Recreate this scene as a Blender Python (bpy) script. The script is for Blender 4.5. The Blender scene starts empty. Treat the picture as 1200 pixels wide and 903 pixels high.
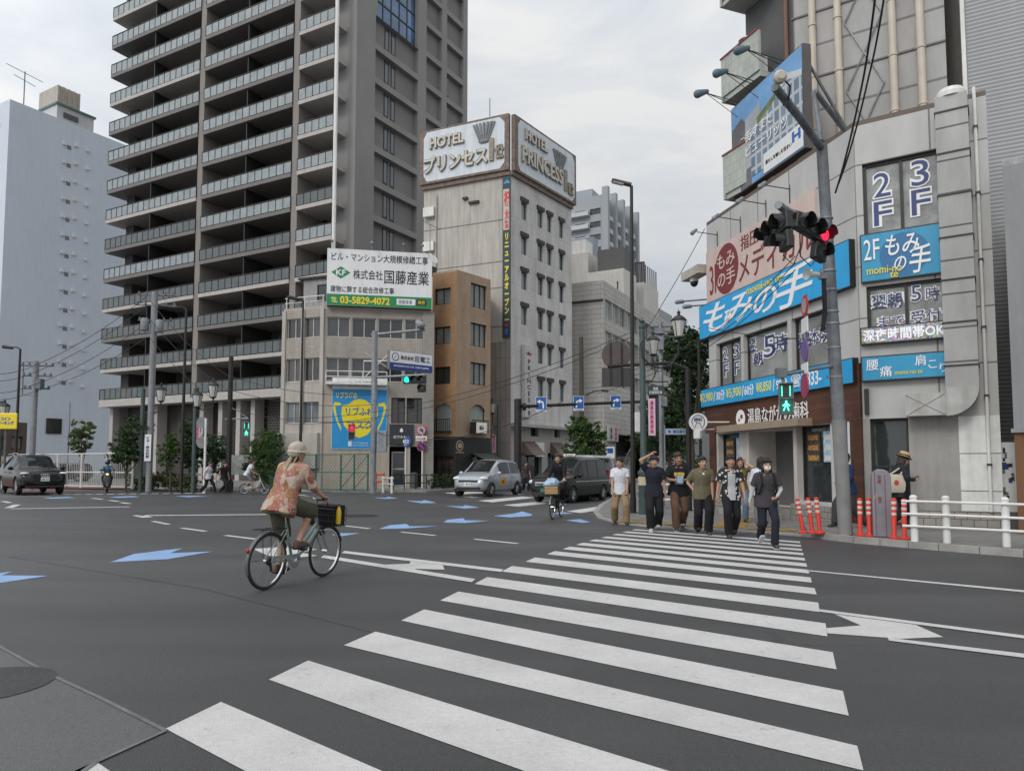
import bpy,math,random
from mathutils import Vector,Matrix,noise
sc=bpy.context.scene
COL=sc.collection
R=math.radians
random.seed(7)
# ---------------------------------------------------------------- camera, sky, sun, exposure
F,HZ,H,CY=840.0,544.0,1.52,490.0
TH=math.atan((HZ-CY)/F)
cd=bpy.data.cameras.new('camera');cam=bpy.data.objects.new('camera',cd);COL.objects.link(cam)
cd.sensor_fit='HORIZONTAL';cd.sensor_width=36;cd.lens=36*F/1200;cd.shift_y=(CY-451.5)/1200;cd.clip_start=.05;cd.clip_end=3000
cam.location=(0,0,H);cam.rotation_euler=(R(90)+TH,0,0);sc.camera=cam
SUN_EL,SUN_AZ=R(36),R(212)
w=bpy.data.worlds.new('World');sc.world=w;w.use_nodes=True
nt=w.node_tree;N=nt.nodes;N.clear()
out=N.new('ShaderNodeOutputWorld');bg=N.new('ShaderNodeBackground')
sky=N.new('ShaderNodeTexSky');sky.sky_type='NISHITA';sky.sun_disc=False
sky.sun_elevation=SUN_EL;sky.sun_rotation=SUN_AZ
tc=N.new('ShaderNodeTexCoord')
mp=N.new('ShaderNodeMapping');mp.inputs['Scale'].default_value=(1.5,1.5,4.2);mp.inputs['Location'].default_value=(.35,.2,.1)
n1=N.new('ShaderNodeTexNoise');n1.inputs['Scale'].default_value=1.6;n1.inputs['Detail'].default_value=6;n1.inputs['Roughness'].default_value=.55;n1.inputs['Distortion'].default_value=.6
cr=N.new('ShaderNodeValToRGB')
cr.color_ramp.elements[0].position=.32;cr.color_ramp.elements[0].color=(.62,.655,.70,1)
cr.color_ramp.elements[1].position=.60;cr.color_ramp.elements[1].color=(.86,.86,.855,1)
e=cr.color_ramp.elements.new(.47);e.color=(.72,.76,.80,1)
sc7=N.new('ShaderNodeVectorMath');sc7.operation='SCALE';sc7.inputs['Scale'].default_value=8.6
mx=N.new('ShaderNodeMixRGB');mx.inputs[0].default_value=.93
bg.inputs['Strength'].default_value=.1
L=nt.links.new
L(tc.outputs['Generated'],mp.inputs[0]);L(mp.outputs[0],n1.inputs['Vector']);L(n1.outputs['Fac'],cr.inputs[0])
# an overcast sky is about twice as bright overhead as near the horizon
sxyz=N.new('ShaderNodeSeparateXYZ');L(tc.outputs['Generated'],sxyz.inputs[0])
mrz=N.new('ShaderNodeMapRange');mrz.inputs[1].default_value=.1;mrz.inputs[2].default_value=1.0;mrz.inputs[3].default_value=8.1;mrz.inputs[4].default_value=15.5
L(sxyz.outputs['Z'],mrz.inputs[0])
# the thin cloud is brighter round the hidden sun, behind and to the left of the camera
dt=N.new('ShaderNodeVectorMath');dt.operation='DOT_PRODUCT';dt.inputs[1].default_value=(-.70,-.48,.53);L(tc.outputs['Generated'],dt.inputs[0])
mrd=N.new('ShaderNodeMapRange');mrd.inputs[1].default_value=-.1;mrd.inputs[2].default_value=1.0;mrd.inputs[3].default_value=1.0;mrd.inputs[4].default_value=1.75;L(dt.outputs['Value'],mrd.inputs[0])
ml=N.new('ShaderNodeMath');ml.operation='MULTIPLY';L(mrz.outputs[0],ml.inputs[0]);L(mrd.outputs[0],ml.inputs[1]);L(ml.outputs[0],sc7.inputs['Scale'])
L(cr.outputs[0],sc7.inputs[0]);L(sky.outputs[0],mx.inputs[1]);L(sc7.outputs[0],mx.inputs[2]);L(mx.outputs[0],bg.inputs[0]);L(bg.outputs[0],out.inputs[0])
sd=bpy.data.lights.new('sun','SUN');sd.energy=1.1;sd.angle=R(16);sd.color=(1,.96,.9)
so=bpy.data.objects.new('sun',sd);COL.objects.link(so)
so.rotation_euler=Vector((-math.sin(SUN_AZ)*math.cos(SUN_EL),-math.cos(SUN_AZ)*math.cos(SUN_EL),-math.sin(SUN_EL))).to_track_quat('-Z','Y').to_euler()
vs=sc.view_settings;vs.view_transform='Standard';vs.look='None';vs.exposure=-0.15;vs.gamma=1;vs.use_curve_mapping=False
sc.cycles.max_bounces=6;sc.cycles.diffuse_bounces=3;sc.cycles.transparent_max_bounces=16;sc.cycles.use_denoising=True

# ---------------------------------------------------------------- pixel -> world
def ray(px,py):
 x=(px-600)/F;y=(CY-py)/F
 return Vector((x,math.cos(TH)-y*math.sin(TH),math.sin(TH)+y*math.cos(TH)))
def P(px,py,z=0.0):
 d=ray(px,py);return d*((z-H)/d.z)+Vector((0,0,H))
def PY(px,py,Y):
 d=ray(px,py);return d*(Y/d.y)+Vector((0,0,H))
def zat(px,py,Y):return PY(px,py,Y).z

# ---------------------------------------------------------------- materials
MATS={}
def mat(name,col,rough=.7,metal=0,var=.12,scale=3.,bump=0.,bscale=40.,spec=.5,emit=0,coat=0,stain=0.,objvar=0.):
 if name in MATS:return MATS[name]
 m=bpy.data.materials.new(name);m.use_nodes=True;MATS[name]=m
 t=m.node_tree;b=t.nodes['Principled BSDF'];l=t.links.new
 c=(*col,1)
 b.inputs['Base Color'].default_value=c;b.inputs['Roughness'].default_value=rough;b.inputs['Metallic'].default_value=metal
 b.inputs['Specular IOR Level'].default_value=spec;b.inputs['Coat Weight'].default_value=coat
 tcn=t.nodes.new('ShaderNodeTexCoord')
 src=None
 if var or stain:
  n=t.nodes.new('ShaderNodeTexNoise');n.inputs['Scale'].default_value=scale;n.inputs['Detail'].default_value=5;n.inputs['Roughness'].default_value=.6
  l(tcn.outputs['Object'],n.inputs['Vector'])
  r=t.nodes.new('ShaderNodeValToRGB')
  r.color_ramp.elements[0].position=.3;r.color_ramp.elements[1].position=.7
  r.color_ramp.elements[0].color=tuple(min(1,x*(1-var))for x in col)+(1,)
  r.color_ramp.elements[1].color=tuple(min(1,x*(1+var))for x in col)+(1,)
  l(n.outputs['Fac'],r.inputs[0]);src=r.outputs[0]
  if stain:
   mpn=t.nodes.new('ShaderNodeMapping');mpn.inputs['Scale'].default_value=(2.6,2.6,.22)
   n2=t.nodes.new('ShaderNodeTexNoise');n2.inputs['Scale'].default_value=1.5;n2.inputs['Detail'].default_value=6;n2.inputs['Roughness'].default_value=.7
   r2=t.nodes.new('ShaderNodeValToRGB');r2.color_ramp.elements[0].position=.42;r2.color_ramp.elements[1].position=.66
   r2.color_ramp.elements[0].color=(1,1,1,1);k=1-stain;r2.color_ramp.elements[1].color=(k,k*.98,k*.95,1)
   m2=t.nodes.new('ShaderNodeMixRGB');m2.blend_type='MULTIPLY';m2.inputs[0].default_value=1
   l(tcn.outputs['Object'],mpn.inputs[0]);l(mpn.outputs[0],n2.inputs['Vector']);l(n2.outputs['Fac'],r2.inputs[0])
   l(src,m2.inputs[1]);l(r2.outputs[0],m2.inputs[2]);src=m2.outputs[0]
 if objvar:
  oi=t.nodes.new('ShaderNodeObjectInfo');hv=t.nodes.new('ShaderNodeHueSaturation')
  mr=t.nodes.new('ShaderNodeMapRange');mr.inputs[3].default_value=1-objvar;mr.inputs[4].default_value=1+objvar
  l(oi.outputs['Random'],mr.inputs[0]);l(mr.outputs[0],hv.inputs['Value'])
  if src:l(src,hv.inputs['Color'])
  else:hv.inputs['Color'].default_value=c
  src=hv.outputs[0]
 if src:l(src,b.inputs['Base Color'])
 if emit:
  b.inputs['Emission Color'].default_value=c;b.inputs['Emission Strength'].default_value=emit
 if bump:
  n=t.nodes.new('ShaderNodeTexNoise');n.inputs['Scale'].default_value=bscale;n.inputs['Detail'].default_value=4
  bp=t.nodes.new('ShaderNodeBump');bp.inputs['Strength'].default_value=bump;bp.inputs['Distance'].default_value=.02
  l(tcn.outputs['Object'],n.inputs['Vector']);l(n.outputs['Fac'],bp.inputs['Height']);l(bp.outputs[0],b.inputs['Normal'])
 return m

def tilemat(name,c1,c2,mortar,bw,bh,ms=.02,rough=.7,off=.5,var=.15,stain=0,bump=.4,axes='xz'):
 """tiles, bricks or panels of bw x bh metres laid in the object's own x-z plane (a wall built in its facade's frame)"""
 if name in MATS:return MATS[name]
 m=mat(name,c1,rough,var=0,spec=.3);t=m.node_tree;b=t.nodes['Principled BSDF'];l=t.links.new
 tcn=t.nodes.new('ShaderNodeTexCoord');sx=t.nodes.new('ShaderNodeSeparateXYZ');cx=t.nodes.new('ShaderNodeCombineXYZ')
 l(tcn.outputs['Object'],sx.inputs[0])
 l(sx.outputs['X'],cx.inputs['X']);l(sx.outputs['Z' if axes=='xz' else 'Y'],cx.inputs['Y'])
 br=t.nodes.new('ShaderNodeTexBrick');br.offset=off;br.inputs['Scale'].default_value=1
 br.inputs['Color1'].default_value=(*c1,1);br.inputs['Color2'].default_value=(*c2,1);br.inputs['Mortar'].default_value=(*mortar,1)
 br.inputs['Brick Width'].default_value=bw;br.inputs['Row Height'].default_value=bh;br.inputs['Mortar Size'].default_value=ms*min(bw,bh);br.inputs['Mortar Smooth'].default_value=.1
 l(cx.outputs[0],br.inputs['Vector'])
 n=t.nodes.new('ShaderNodeTexNoise');n.inputs['Scale'].default_value=.8;n.inputs['Detail'].default_value=6;n.inputs['Roughness'].default_value=.65
 mpn=t.nodes.new('ShaderNodeMapping');mpn.inputs['Scale'].default_value=(1.5,1.5,.5)
 r=t.nodes.new('ShaderNodeValToRGB');r.color_ramp.elements[0].position=.3;r.color_ramp.elements[1].position=.72
 r.color_ramp.elements[0].color=(1-var-stain,)*3+(1,);r.color_ramp.elements[1].color=(1+var*.6,)*3+(1,)
 mm=t.nodes.new('ShaderNodeMixRGB');mm.blend_type='MULTIPLY';mm.inputs[0].default_value=1
 l(tcn.outputs['Object'],mpn.inputs[0]);l(mpn.outputs[0],n.inputs['Vector']);l(n.outputs['Fac'],r.inputs[0])
 l(br.outputs['Color'],mm.inputs[1]);l(r.outputs[0],mm.inputs[2]);l(mm.outputs[0],b.inputs['Base Color'])
 if bump:
  bp=t.nodes.new('ShaderNodeBump');bp.inputs['Strength'].default_value=bump;bp.inputs['Distance'].default_value=.01;bp.invert=True
  l(br.outputs['Fac'],bp.inputs['Height']);l(bp.outputs[0],b.inputs['Normal'])
 return m

def glassmat(name,dark,light,thr=.6,rough=.06):
 """window glass over a dim room; some panes have a pale blind behind them (random per pane object)"""
 m=mat(name,dark,rough,var=0,spec=.8);t=m.node_tree;b=t.nodes['Principled BSDF'];l=t.links.new
 oi=t.nodes.new('ShaderNodeObjectInfo');r=t.nodes.new('ShaderNodeValToRGB');r.color_ramp.interpolation='CONSTANT'
 r.color_ramp.elements[0].color=(*dark,1);r.color_ramp.elements[1].position=thr;r.color_ramp.elements[1].color=(*light,1)
 e=r.color_ramp.elements.new(thr*.5);e.color=tuple(x*1.6 for x in dark)+(1,)
 tcn=t.nodes.new('ShaderNodeTexCoord');n=t.nodes.new('ShaderNodeTexNoise');n.inputs['Scale'].default_value=1.4;n.inputs['Detail'].default_value=3
 l(tcn.outputs['Object'],n.inputs['Vector'])
 mm=t.nodes.new('ShaderNodeMixRGB');mm.blend_type='MULTIPLY';mm.inputs[0].default_value=.7
 l(oi.outputs['Random'],r.inputs[0]);l(r.outputs[0],mm.inputs[1]);l(n.outputs['Fac'],mm.inputs[2]);l(mm.outputs[0],b.inputs['Base Color'])
 bp=t.nodes.new('ShaderNodeBump');bp.inputs['Strength'].default_value=.12;bp.inputs['Distance'].default_value=.05
 l(n.outputs['Fac'],bp.inputs['Height']);l(bp.outputs[0],b.inputs['Normal'])
 return m

# ---------------------------------------------------------------- mesh builder
WM={};CH={}
def ortho(d):
 d=d.normalized();u=d.cross(Vector((0,0,1)))
 if u.length<1e-3:u=Vector((1,0,0))
 u.normalize();return u,d.cross(u)
class MB:
 def __init__(s):s.v=[];s.f=[];s.m=[]
 def add(s,vs,fs,m=0):
  o=len(s.v);s.v+=[Vector(v)for v in vs];s.f+=[tuple(i+o for i in f)for f in fs];s.m+=[m]*len(fs);return s
 def quad(s,a,b,c,d,m=0):return s.add([a,b,c,d],[(0,1,2,3)],m)
 def box(s,x0,x1,y0,y1,z0,z1,m=0,M=None):
  vs=[Vector(p)for p in ((x0,y0,z0),(x1,y0,z0),(x1,y1,z0),(x0,y1,z0),(x0,y0,z1),(x1,y0,z1),(x1,y1,z1),(x0,y1,z1))]
  if M:vs=[M @ v for v in vs]
  return s.add(vs,[(0,3,2,1),(4,5,6,7),(0,1,5,4),(1,2,6,5),(2,3,7,6),(3,0,4,7)],m)
 def cbox(s,c,sx,sy,sz,m=0,M=None):
  c=Vector(c);return s.box(c.x-sx/2,c.x+sx/2,c.y-sy/2,c.y+sy/2,c.z-sz/2,c.z+sz/2,m,M)
 def prism(s,pts,z0,z1,m=0,top=None):
  a=sum(pts[i][0]*pts[(i+1)%len(pts)][1]-pts[(i+1)%len(pts)][0]*pts[i][1]for i in range(len(pts)))
  if a<0:pts=pts[::-1]
  n=len(pts);vs=[(p[0],p[1],z0)for p in pts]+[(p[0],p[1],z1)for p in pts]
  s.add(vs,[(i,(i+1)%n,n+(i+1)%n,n+i)for i in range(n)]+[tuple(range(n-1,-1,-1))],m)
  return s.add([(p[0],p[1],z1)for p in pts],[tuple(range(n))],m if top is None else top)
 def loft(s,rings,m=0,cap=True):
  n=len(rings[0]);k=len(rings)
  vs=[p for r in rings for p in r]
  fs=[(j*n+i,j*n+(i+1)%n,(j+1)*n+(i+1)%n,(j+1)*n+i)for j in range(k-1)for i in range(n)]
  if cap:fs+=[tuple(range(n-1,-1,-1)),tuple((k-1)*n+i for i in range(n))]
  return s.add(vs,fs,m)
 def tube(s,pts,r,seg=8,m=0,r2=None,cap=True):
  pts=[Vector(p)for p in pts];n=len(pts);rings=[]
  u=None
  for i,p in enumerate(pts):
   d=(pts[min(i+1,n-1)]-pts[max(i-1,0)]).normalized()
   if u is None:u,v=ortho(d)
   else:
    u=(u-d*u.dot(d)).normalized();v=d.cross(u)
   rr=r if r2 is None else r+(r2-r)*i/max(1,n-1)
   rings.append([p+(u*math.cos(a)+v*math.sin(a))*rr for a in [2*math.pi*q/seg for q in range(seg)]])
  return s.loft(rings,m,cap)
 def ell(s,c,rx,ry,rz,m=0,M=None,seg=12,rng=8):
  c=Vector(c);rings=[]
  vs=[];fs=[]
  for j in range(1,rng):
   t=math.pi*j/rng
   for i in range(seg):
    a=2*math.pi*i/seg
    vs.append(Vector((rx*math.sin(t)*math.cos(a),ry*math.sin(t)*math.sin(a),rz*math.cos(t))))
  vs+=[Vector((0,0,rz)),Vector((0,0,-rz))]
  for j in range(rng-2):
   for i in range(seg):fs.append((j*seg+i,(j+1)*seg+i,(j+1)*seg+(i+1)%seg,j*seg+(i+1)%seg))
  T=len(vs)-2
  for i in range(seg):
   fs.append((T,i,(i+1)%seg));fs.append((T+1,(rng-2)*seg+(i+1)%seg,(rng-2)*seg+i))
  if M:vs=[M @ v for v in vs]
  return s.add([v+c for v in vs],fs,m)
 def cap(s,p,q,r1,r2,m=0,seg=12,round=True):
  p=Vector(p);q=Vector(q);s.tube([p,q],r1,seg,m,r2)
  if round:s.ell(p,r1,r1,r1,m,None,seg,8);s.ell(q,r2,r2,r2,m,None,seg,8)
  return s
 def lathe(s,prof,c=(0,0,0),seg=16,m=0,M=None,cap=True):
  c=Vector(c);rings=[[(M or Matrix())@ Vector((max(r,1e-4)*math.cos(2*math.pi*i/seg),max(r,1e-4)*math.sin(2*math.pi*i/seg),z))+c for i in range(seg)]for r,z in prof]
  return s.loft(rings,m,cap)
 def mesh(s,name,mats,smooth=False,ang=35):
  me=bpy.data.meshes.new(name);me.from_pydata(s.v,[],s.f)
  for x in mats:me.materials.append(x)
  if len(mats)>1:me.polygons.foreach_set('material_index',s.m)
  if smooth:me.shade_smooth();me.set_sharp_from_angle(angle=R(ang))
  me.update();return me
 def build(s,name,mats,parent=None,M=None,smooth=False,bev=0,ang=35):
  if not isinstance(mats,(list,tuple)):mats=[mats]
  return link(name,s.mesh(name,mats,smooth,ang),parent,M,bev)
def link(name,me,parent=None,M=None,bev=0):
 o=bpy.data.objects.new(name,me);COL.objects.link(o)
 if M is None:M=WM[parent]if parent else Matrix()
 WM[o]=M.copy()
 if parent:o.parent=parent;CH.setdefault(parent,[]).append(o);o.matrix_basis=WM[parent].inverted()@ M
 else:o.matrix_basis=M
 if bev:
  b=o.modifiers.new('edge','BEVEL');b.width=bev;b.segments=2;b.limit_method='ANGLE';b.angle_limit=R(40)
 return o
def tag(o,label=None,cat=None,group=None,kind=None):
 if label:o['label']=label
 if cat:o['category']=cat
 if group:o['group']=group
 if kind:o['kind']=kind
 return o
def thing(name,label,cat,loc=(0,0,0),rz=0,group=None):
 o=bpy.data.objects.new(name,None);COL.objects.link(o);o.empty_display_size=.2
 M=Matrix.Translation(Vector(loc))@ Matrix.Rotation(rz,4,'Z');o.matrix_basis=M;WM[o]=M
 return tag(o,label,cat,group)
def copy_tree(o,M=None,parent=None,label=None,group=None):
 c=o.copy();COL.objects.link(c)
 if parent:c.parent=parent;CH.setdefault(parent,[]).append(c);WM[c]=WM[parent]@ o.matrix_basis
 else:c.matrix_basis=M;WM[c]=M.copy()
 if label:c['label']=label
 if group:c['group']=group
 for ch in list(CH.get(o,[])):copy_tree(ch,None,c)
 return c
def at(loc,rz=0,s=1):return Matrix.Translation(Vector(loc))@ Matrix.Rotation(rz,4,'Z')@ Matrix.Diagonal((s,s,s,1))
def heading(az):return-az
def face(A,B,z=0):
 """facade frame: x from A to B as read from outside, y into the wall, z up"""
 A=Vector((A[0],A[1],z));B=Vector((B[0],B[1],z));x=(B-A).normalized();y=Vector((0,0,1)).cross(x)
 return Matrix(((x.x,y.x,0,A.x),(x.y,y.y,0,A.y),(0,0,1,z),(0,0,0,1))),(B-A).length
def fx(Fm,px):
 """facade x of the vertical plane point seen at photo column px"""
 d=ray(px,HZ);A=Fm.translation;u=Fm.col[0].xyz
 # A + t u = k d  (xy)
 det=u.x*-d.y+d.x*u.y
 return (-A.x*-d.y+-d.x*A.y)/det if abs(det)>1e-9 else 0
def fz(Fm,px,py):
 """facade (x, z) of the point of the facade plane seen at a photo pixel"""
 d=ray(px,py);A=Fm.translation;n=Fm.col[1].xyz;o=Vector((0,0,H))
 k=(A-o).dot(n)/d.dot(n);q=o+d*k
 return (q-A).dot(Fm.col[0].xyz),q.z
TXT={}
def text(body,matl,parent,Fm,x,z,w=None,h=None,y=-.02,off=0.,ext=.006,shear=0,name='lettering',vert=False,line=1.05):
 """raised lettering fitted to w x h metres, centred at (x, z) of a facade frame"""
 if vert:body='\n'.join(body)
 key=(body,off,ext,shear,line)
 if key not in TXT:
  c=bpy.data.curves.new('t','FONT');c.body=body;c.size=1;c.offset=off;c.extrude=.5;c.shear=shear;c.align_x='CENTER';c.space_line=line;c.resolution_u=3
  o=bpy.data.objects.new('t',c);COL.objects.link(o);bpy.context.view_layer.update()
  me=bpy.data.meshes.new_from_object(o.evaluated_get(bpy.context.evaluated_depsgraph_get()))
  vv=[v.co.copy()for v in me.vertices];ff=[tuple(p.vertices)for p in me.polygons]
  bpy.data.objects.remove(o);bpy.data.curves.remove(c);bpy.data.meshes.remove(me);TXT[key]=(vv,ff)
 vv,ff=TXT[key]
 x0=min(v.x for v in vv);x1=max(v.x for v in vv);y0=min(v.y for v in vv);y1=max(v.y for v in vv)
 sx=w/(x1-x0)if w else None;sy=h/(y1-y0)if h else None
 sx=sx or sy;sy=sy or sx
 b=MB();b.add([((v.x-(x0+x1)/2)*sx,-v.z*ext*2,(v.y-(y0+y1)/2)*sy)for v in vv],ff)
 return b.build(name,matl,parent,Fm @ Matrix.Translation((x,y,z)))
def wall(b,W,z0,z1,ops,depth=.15,m=0,x0=0):
 """wall sheet in the facade plane with rectangular openings (x0,x1,z0,z1) and their reveals"""
 xs=sorted({x0,W,*[o[0]for o in ops],*[o[1]for o in ops]});zs=sorted({z0,z1,*[o[2]for o in ops],*[o[3]for o in ops]})
 xs=[x for x in xs if x0-1e-6<=x<=W+1e-6];zs=[z for z in zs if z0-1e-6<=z<=z1+1e-6]
 for i in range(len(xs)-1):
  for j in range(len(zs)-1):
   cx=(xs[i]+xs[i+1])/2;cz=(zs[j]+zs[j+1])/2
   if any(o[0]<cx<o[1]and o[2]<cz<o[3]for o in ops):continue
   b.quad((xs[i],0,zs[j]),(xs[i+1],0,zs[j]),(xs[i+1],0,zs[j+1]),(xs[i],0,zs[j+1]),m)
 for a,c,d,e in ops:
  b.quad((a,0,d),(c,0,d),(c,depth,d),(a,depth,d),m);b.quad((a,0,e),(a,depth,e),(c,depth,e),(c,0,e),m)
  b.quad((a,0,d),(a,depth,d),(a,depth,e),(a,0,e),m);b.quad((c,0,d),(c,0,e),(c,depth,e),(c,depth,d),m)
 return b
WIN={}
def window(parent,Fm,o,glass,frame,depth=.15,mull=1,trans=0,fw=.05,hood=None,sill=None,name='window'):
 """a window in a wall opening: glass pane at the back of the reveal, frame bars standing on it"""
 x0,x1,z0,z1=o;Wd=round(x1-x0,3);Ht=round(z1-z0,3);key=(Wd,Ht,glass.name,frame.name,mull,trans,fw)
 if key not in WIN:
  b=MB();b.quad((0,0,0),(Wd,0,0),(Wd,0,Ht),(0,0,Ht));g=b.mesh(name,[glass])
  b=MB()
  b.box(0,fw,-.05,.01,0,Ht);b.box(Wd-fw,Wd,-.05,.01,0,Ht);b.box(fw,Wd-fw,-.05,.01,0,fw);b.box(fw,Wd-fw,-.05,.01,Ht-fw,Ht)
  for i in range(1,mull+1):
   x=Wd*i/(mull+1);b.box(x-fw/2,x+fw/2,-.045,.008,fw,Ht-fw)
  for i in range(1,trans+1):
   z=Ht*i/(trans+1);b.box(fw,Wd-fw,-.04,.006,z-fw/2,z+fw/2)
  WIN[key]=(g,b.mesh('window_frame',[frame]))
 g,f=WIN[key]
 M=Fm @ Matrix.Translation((x0,depth-.012,z0))
 p=link(name,g,parent,M);link('window_frame',f,p,M)
 if hood:
  b=MB();b.box(-.12,Wd+.12,-depth-.1,-depth+.01,Ht,Ht+.28);b.build('shutter_box',hood,p,M)
 if sill:
  b=MB();b.box(-.06,Wd+.06,-depth-.06,-depth+.08,-.07,0);b.build('sill',sill,p,M)
 return p
# ================================================================ materials in use
asphalt=mat('asphalt',(.052,.052,.054),.48,var=.2,scale=.35,bump=.55,bscale=130,spec=.7)
def speckle(m,sc_,amt):
 t=m.node_tree;b=t.nodes['Principled BSDF'];l=t.links.new;src=b.inputs['Base Color'].links[0].from_socket
 tcn=t.nodes.new('ShaderNodeTexCoord');n=t.nodes.new('ShaderNodeTexNoise');n.inputs['Scale'].default_value=sc_;n.inputs['Detail'].default_value=3;n.inputs['Roughness'].default_value=.8
 r=t.nodes.new('ShaderNodeValToRGB');r.color_ramp.elements[0].position=.3;r.color_ramp.elements[1].position=.75
 r.color_ramp.elements[0].color=(1-amt,)*3+(1,);r.color_ramp.elements[1].color=(1+amt,)*3+(1,)
 mm=t.nodes.new('ShaderNodeMixRGB');mm.blend_type='MULTIPLY';mm.inputs[0].default_value=1
 l(tcn.outputs['Object'],n.inputs['Vector']);l(n.outputs['Fac'],r.inputs[0]);l(src,mm.inputs[1]);l(r.outputs[0],mm.inputs[2]);l(mm.outputs[0],b.inputs['Base Color'])
speckle(asphalt,45,.45)
def cracks(m):
 """fine dark cracks along cell borders, only where a coarse noise lets them, and pale tyre polished bands"""
 t=m.node_tree;b=t.nodes['Principled BSDF'];l=t.links.new;src=b.inputs['Base Color'].links[0].from_socket;nn=t.nodes.new
 tcn=nn('ShaderNodeTexCoord');n0=nn('ShaderNodeTexNoise');n0.inputs['Scale'].default_value=1.1;n0.inputs['Detail'].default_value=5
 av=nn('ShaderNodeVectorMath');av.operation='MULTIPLY_ADD';av.inputs[1].default_value=(.8,.8,.8);l(n0.outputs['Color'],av.inputs[0]);l(tcn.outputs['Object'],n0.inputs['Vector']);l(tcn.outputs['Object'],av.inputs[2])
 v=nn('ShaderNodeTexVoronoi');v.feature='DISTANCE_TO_EDGE';v.inputs['Scale'].default_value=.42;l(av.outputs[0],v.inputs['Vector'])
 r=nn('ShaderNodeValToRGB');r.color_ramp.elements[0].position=.002;r.color_ramp.elements[1].position=.009;r.color_ramp.elements[0].color=(.5,.5,.5,1);l(v.outputs['Distance'],r.inputs[0])
 n1_=nn('ShaderNodeTexNoise');n1_.inputs['Scale'].default_value=.17;l(tcn.outputs['Object'],n1_.inputs['Vector']);r1=nn('ShaderNodeValToRGB');r1.color_ramp.elements[0].position=.52;r1.color_ramp.elements[1].position=.60;l(n1_.outputs['Fac'],r1.inputs[0])
 m1=nn('ShaderNodeMixRGB');m1.blend_type='MULTIPLY';l(r1.outputs[0],m1.inputs[0]);l(src,m1.inputs[1]);l(r.outputs[0],m1.inputs[2])
 mpn=nn('ShaderNodeMapping');mpn.inputs['Rotation'].default_value=(0,0,R(38));mpn.inputs['Scale'].default_value=(.09,.75,1);l(tcn.outputs['Object'],mpn.inputs[0])
 n2=nn('ShaderNodeTexNoise');n2.inputs['Scale'].default_value=1;n2.inputs['Detail'].default_value=5;l(mpn.outputs[0],n2.inputs['Vector']);r2=nn('ShaderNodeValToRGB');r2.color_ramp.elements[0].position=.34;r2.color_ramp.elements[1].position=.68;r2.color_ramp.elements[0].color=(.72,.72,.72,1);r2.color_ramp.elements[1].color=(1.3,1.29,1.28,1);l(n2.outputs['Fac'],r2.inputs[0])
 m2=nn('ShaderNodeMixRGB');m2.blend_type='MULTIPLY';m2.inputs[0].default_value=1;l(m1.outputs[0],m2.inputs[1]);l(r2.outputs[0],m2.inputs[2])
 n3=nn('ShaderNodeTexNoise');n3.inputs['Scale'].default_value=.9;n3.inputs['Detail'].default_value=2;l(tcn.outputs['Object'],n3.inputs['Vector']);r3=nn('ShaderNodeValToRGB');r3.color_ramp.elements[0].position=.72;r3.color_ramp.elements[1].position=.80;r3.color_ramp.elements[0].color=(1,1,1,1);r3.color_ramp.elements[1].color=(.62,.61,.6,1);l(n3.outputs['Fac'],r3.inputs[0])
 m3=nn('ShaderNodeMixRGB');m3.blend_type='MULTIPLY';m3.inputs[0].default_value=1;l(m2.outputs[0],m3.inputs[1]);l(r3.outputs[0],m3.inputs[2]);l(m3.outputs[0],b.inputs['Base Color'])
cracks(asphalt)
patch=mat('patch_concrete',(.088,.088,.088),.5,var=.12,scale=.8,bump=.4,bscale=120,spec=.7);speckle(patch,30,.25)
patch_edge=mat('patch_edge',(.13,.13,.128),.6,var=.3,scale=6);
paint=mat('road_paint',(.53,.52,.505),.75,var=.1,scale=1.5,bump=.5,bscale=150);speckle(paint,25,.10)
def worn(m,thr):
 t=m.node_tree;b=t.nodes['Principled BSDF'];l=t.links.new;src=b.inputs['Base Color'].links[0].from_socket
 tcn=t.nodes.new('ShaderNodeTexCoord');n=t.nodes.new('ShaderNodeTexNoise');n.inputs['Scale'].default_value=5;n.inputs['Detail'].default_value=9;n.inputs['Roughness'].default_value=.75
 r=t.nodes.new('ShaderNodeValToRGB');r.color_ramp.elements[0].position=thr-.04;r.color_ramp.elements[1].position=thr+.05
 mm=t.nodes.new('ShaderNodeMixRGB');mm.inputs[2].default_value=(.16,.16,.16,1)
 l(tcn.outputs['Object'],n.inputs['Vector']);l(n.outputs['Fac'],r.inputs[0]);l(r.outputs[0],mm.inputs[0]);l(src,mm.inputs[1]);l(mm.outputs[0],b.inputs['Base Color'])
worn(paint,.65)
paint_blue=mat('road_paint_blue',(.23,.36,.60),.75,var=.12,scale=2,bump=.4,bscale=150);worn(paint_blue,.62)
red_pave=mat('red_pavement',(.20,.085,.075),.85,var=.2,scale=1.2,bump=.4,bscale=80)
walkway=tilemat('walkway_slabs',(.23,.22,.21),(.19,.185,.18),(.10,.10,.10),.6,.3,.03,.85,var=.2,axes='xy')
kerbm=mat('kerb_concrete',(.30,.29,.275),.85,var=.25,scale=2.5,bump=.5,bscale=60)
tactile=tilemat('tactile_yellow',(.36,.235,.08),(.32,.205,.07),(.2,.13,.05),.3,.3,.12,.8,axes='xy',off=0)
dark_metal=mat('dark_brown_metal',(.022,.019,.018),.5,var=.2,scale=4,metal=.2)
black_paint=mat('black_paint',(.014,.014,.015),.4,var=.15,scale=6)
galv=mat('galvanised_steel',(.27,.29,.31),.5,metal=.35,var=.22,scale=5,bump=.15,bscale=20,stain=.3)
galv_dark=mat('weathered_steel',(.17,.185,.20),.6,metal=.3,var=.3,scale=4,stain=.35,bump=.2,bscale=30)
conc_pole=mat('concrete_pole',(.24,.25,.26),.8,var=.15,scale=4,stain=.25)
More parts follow.
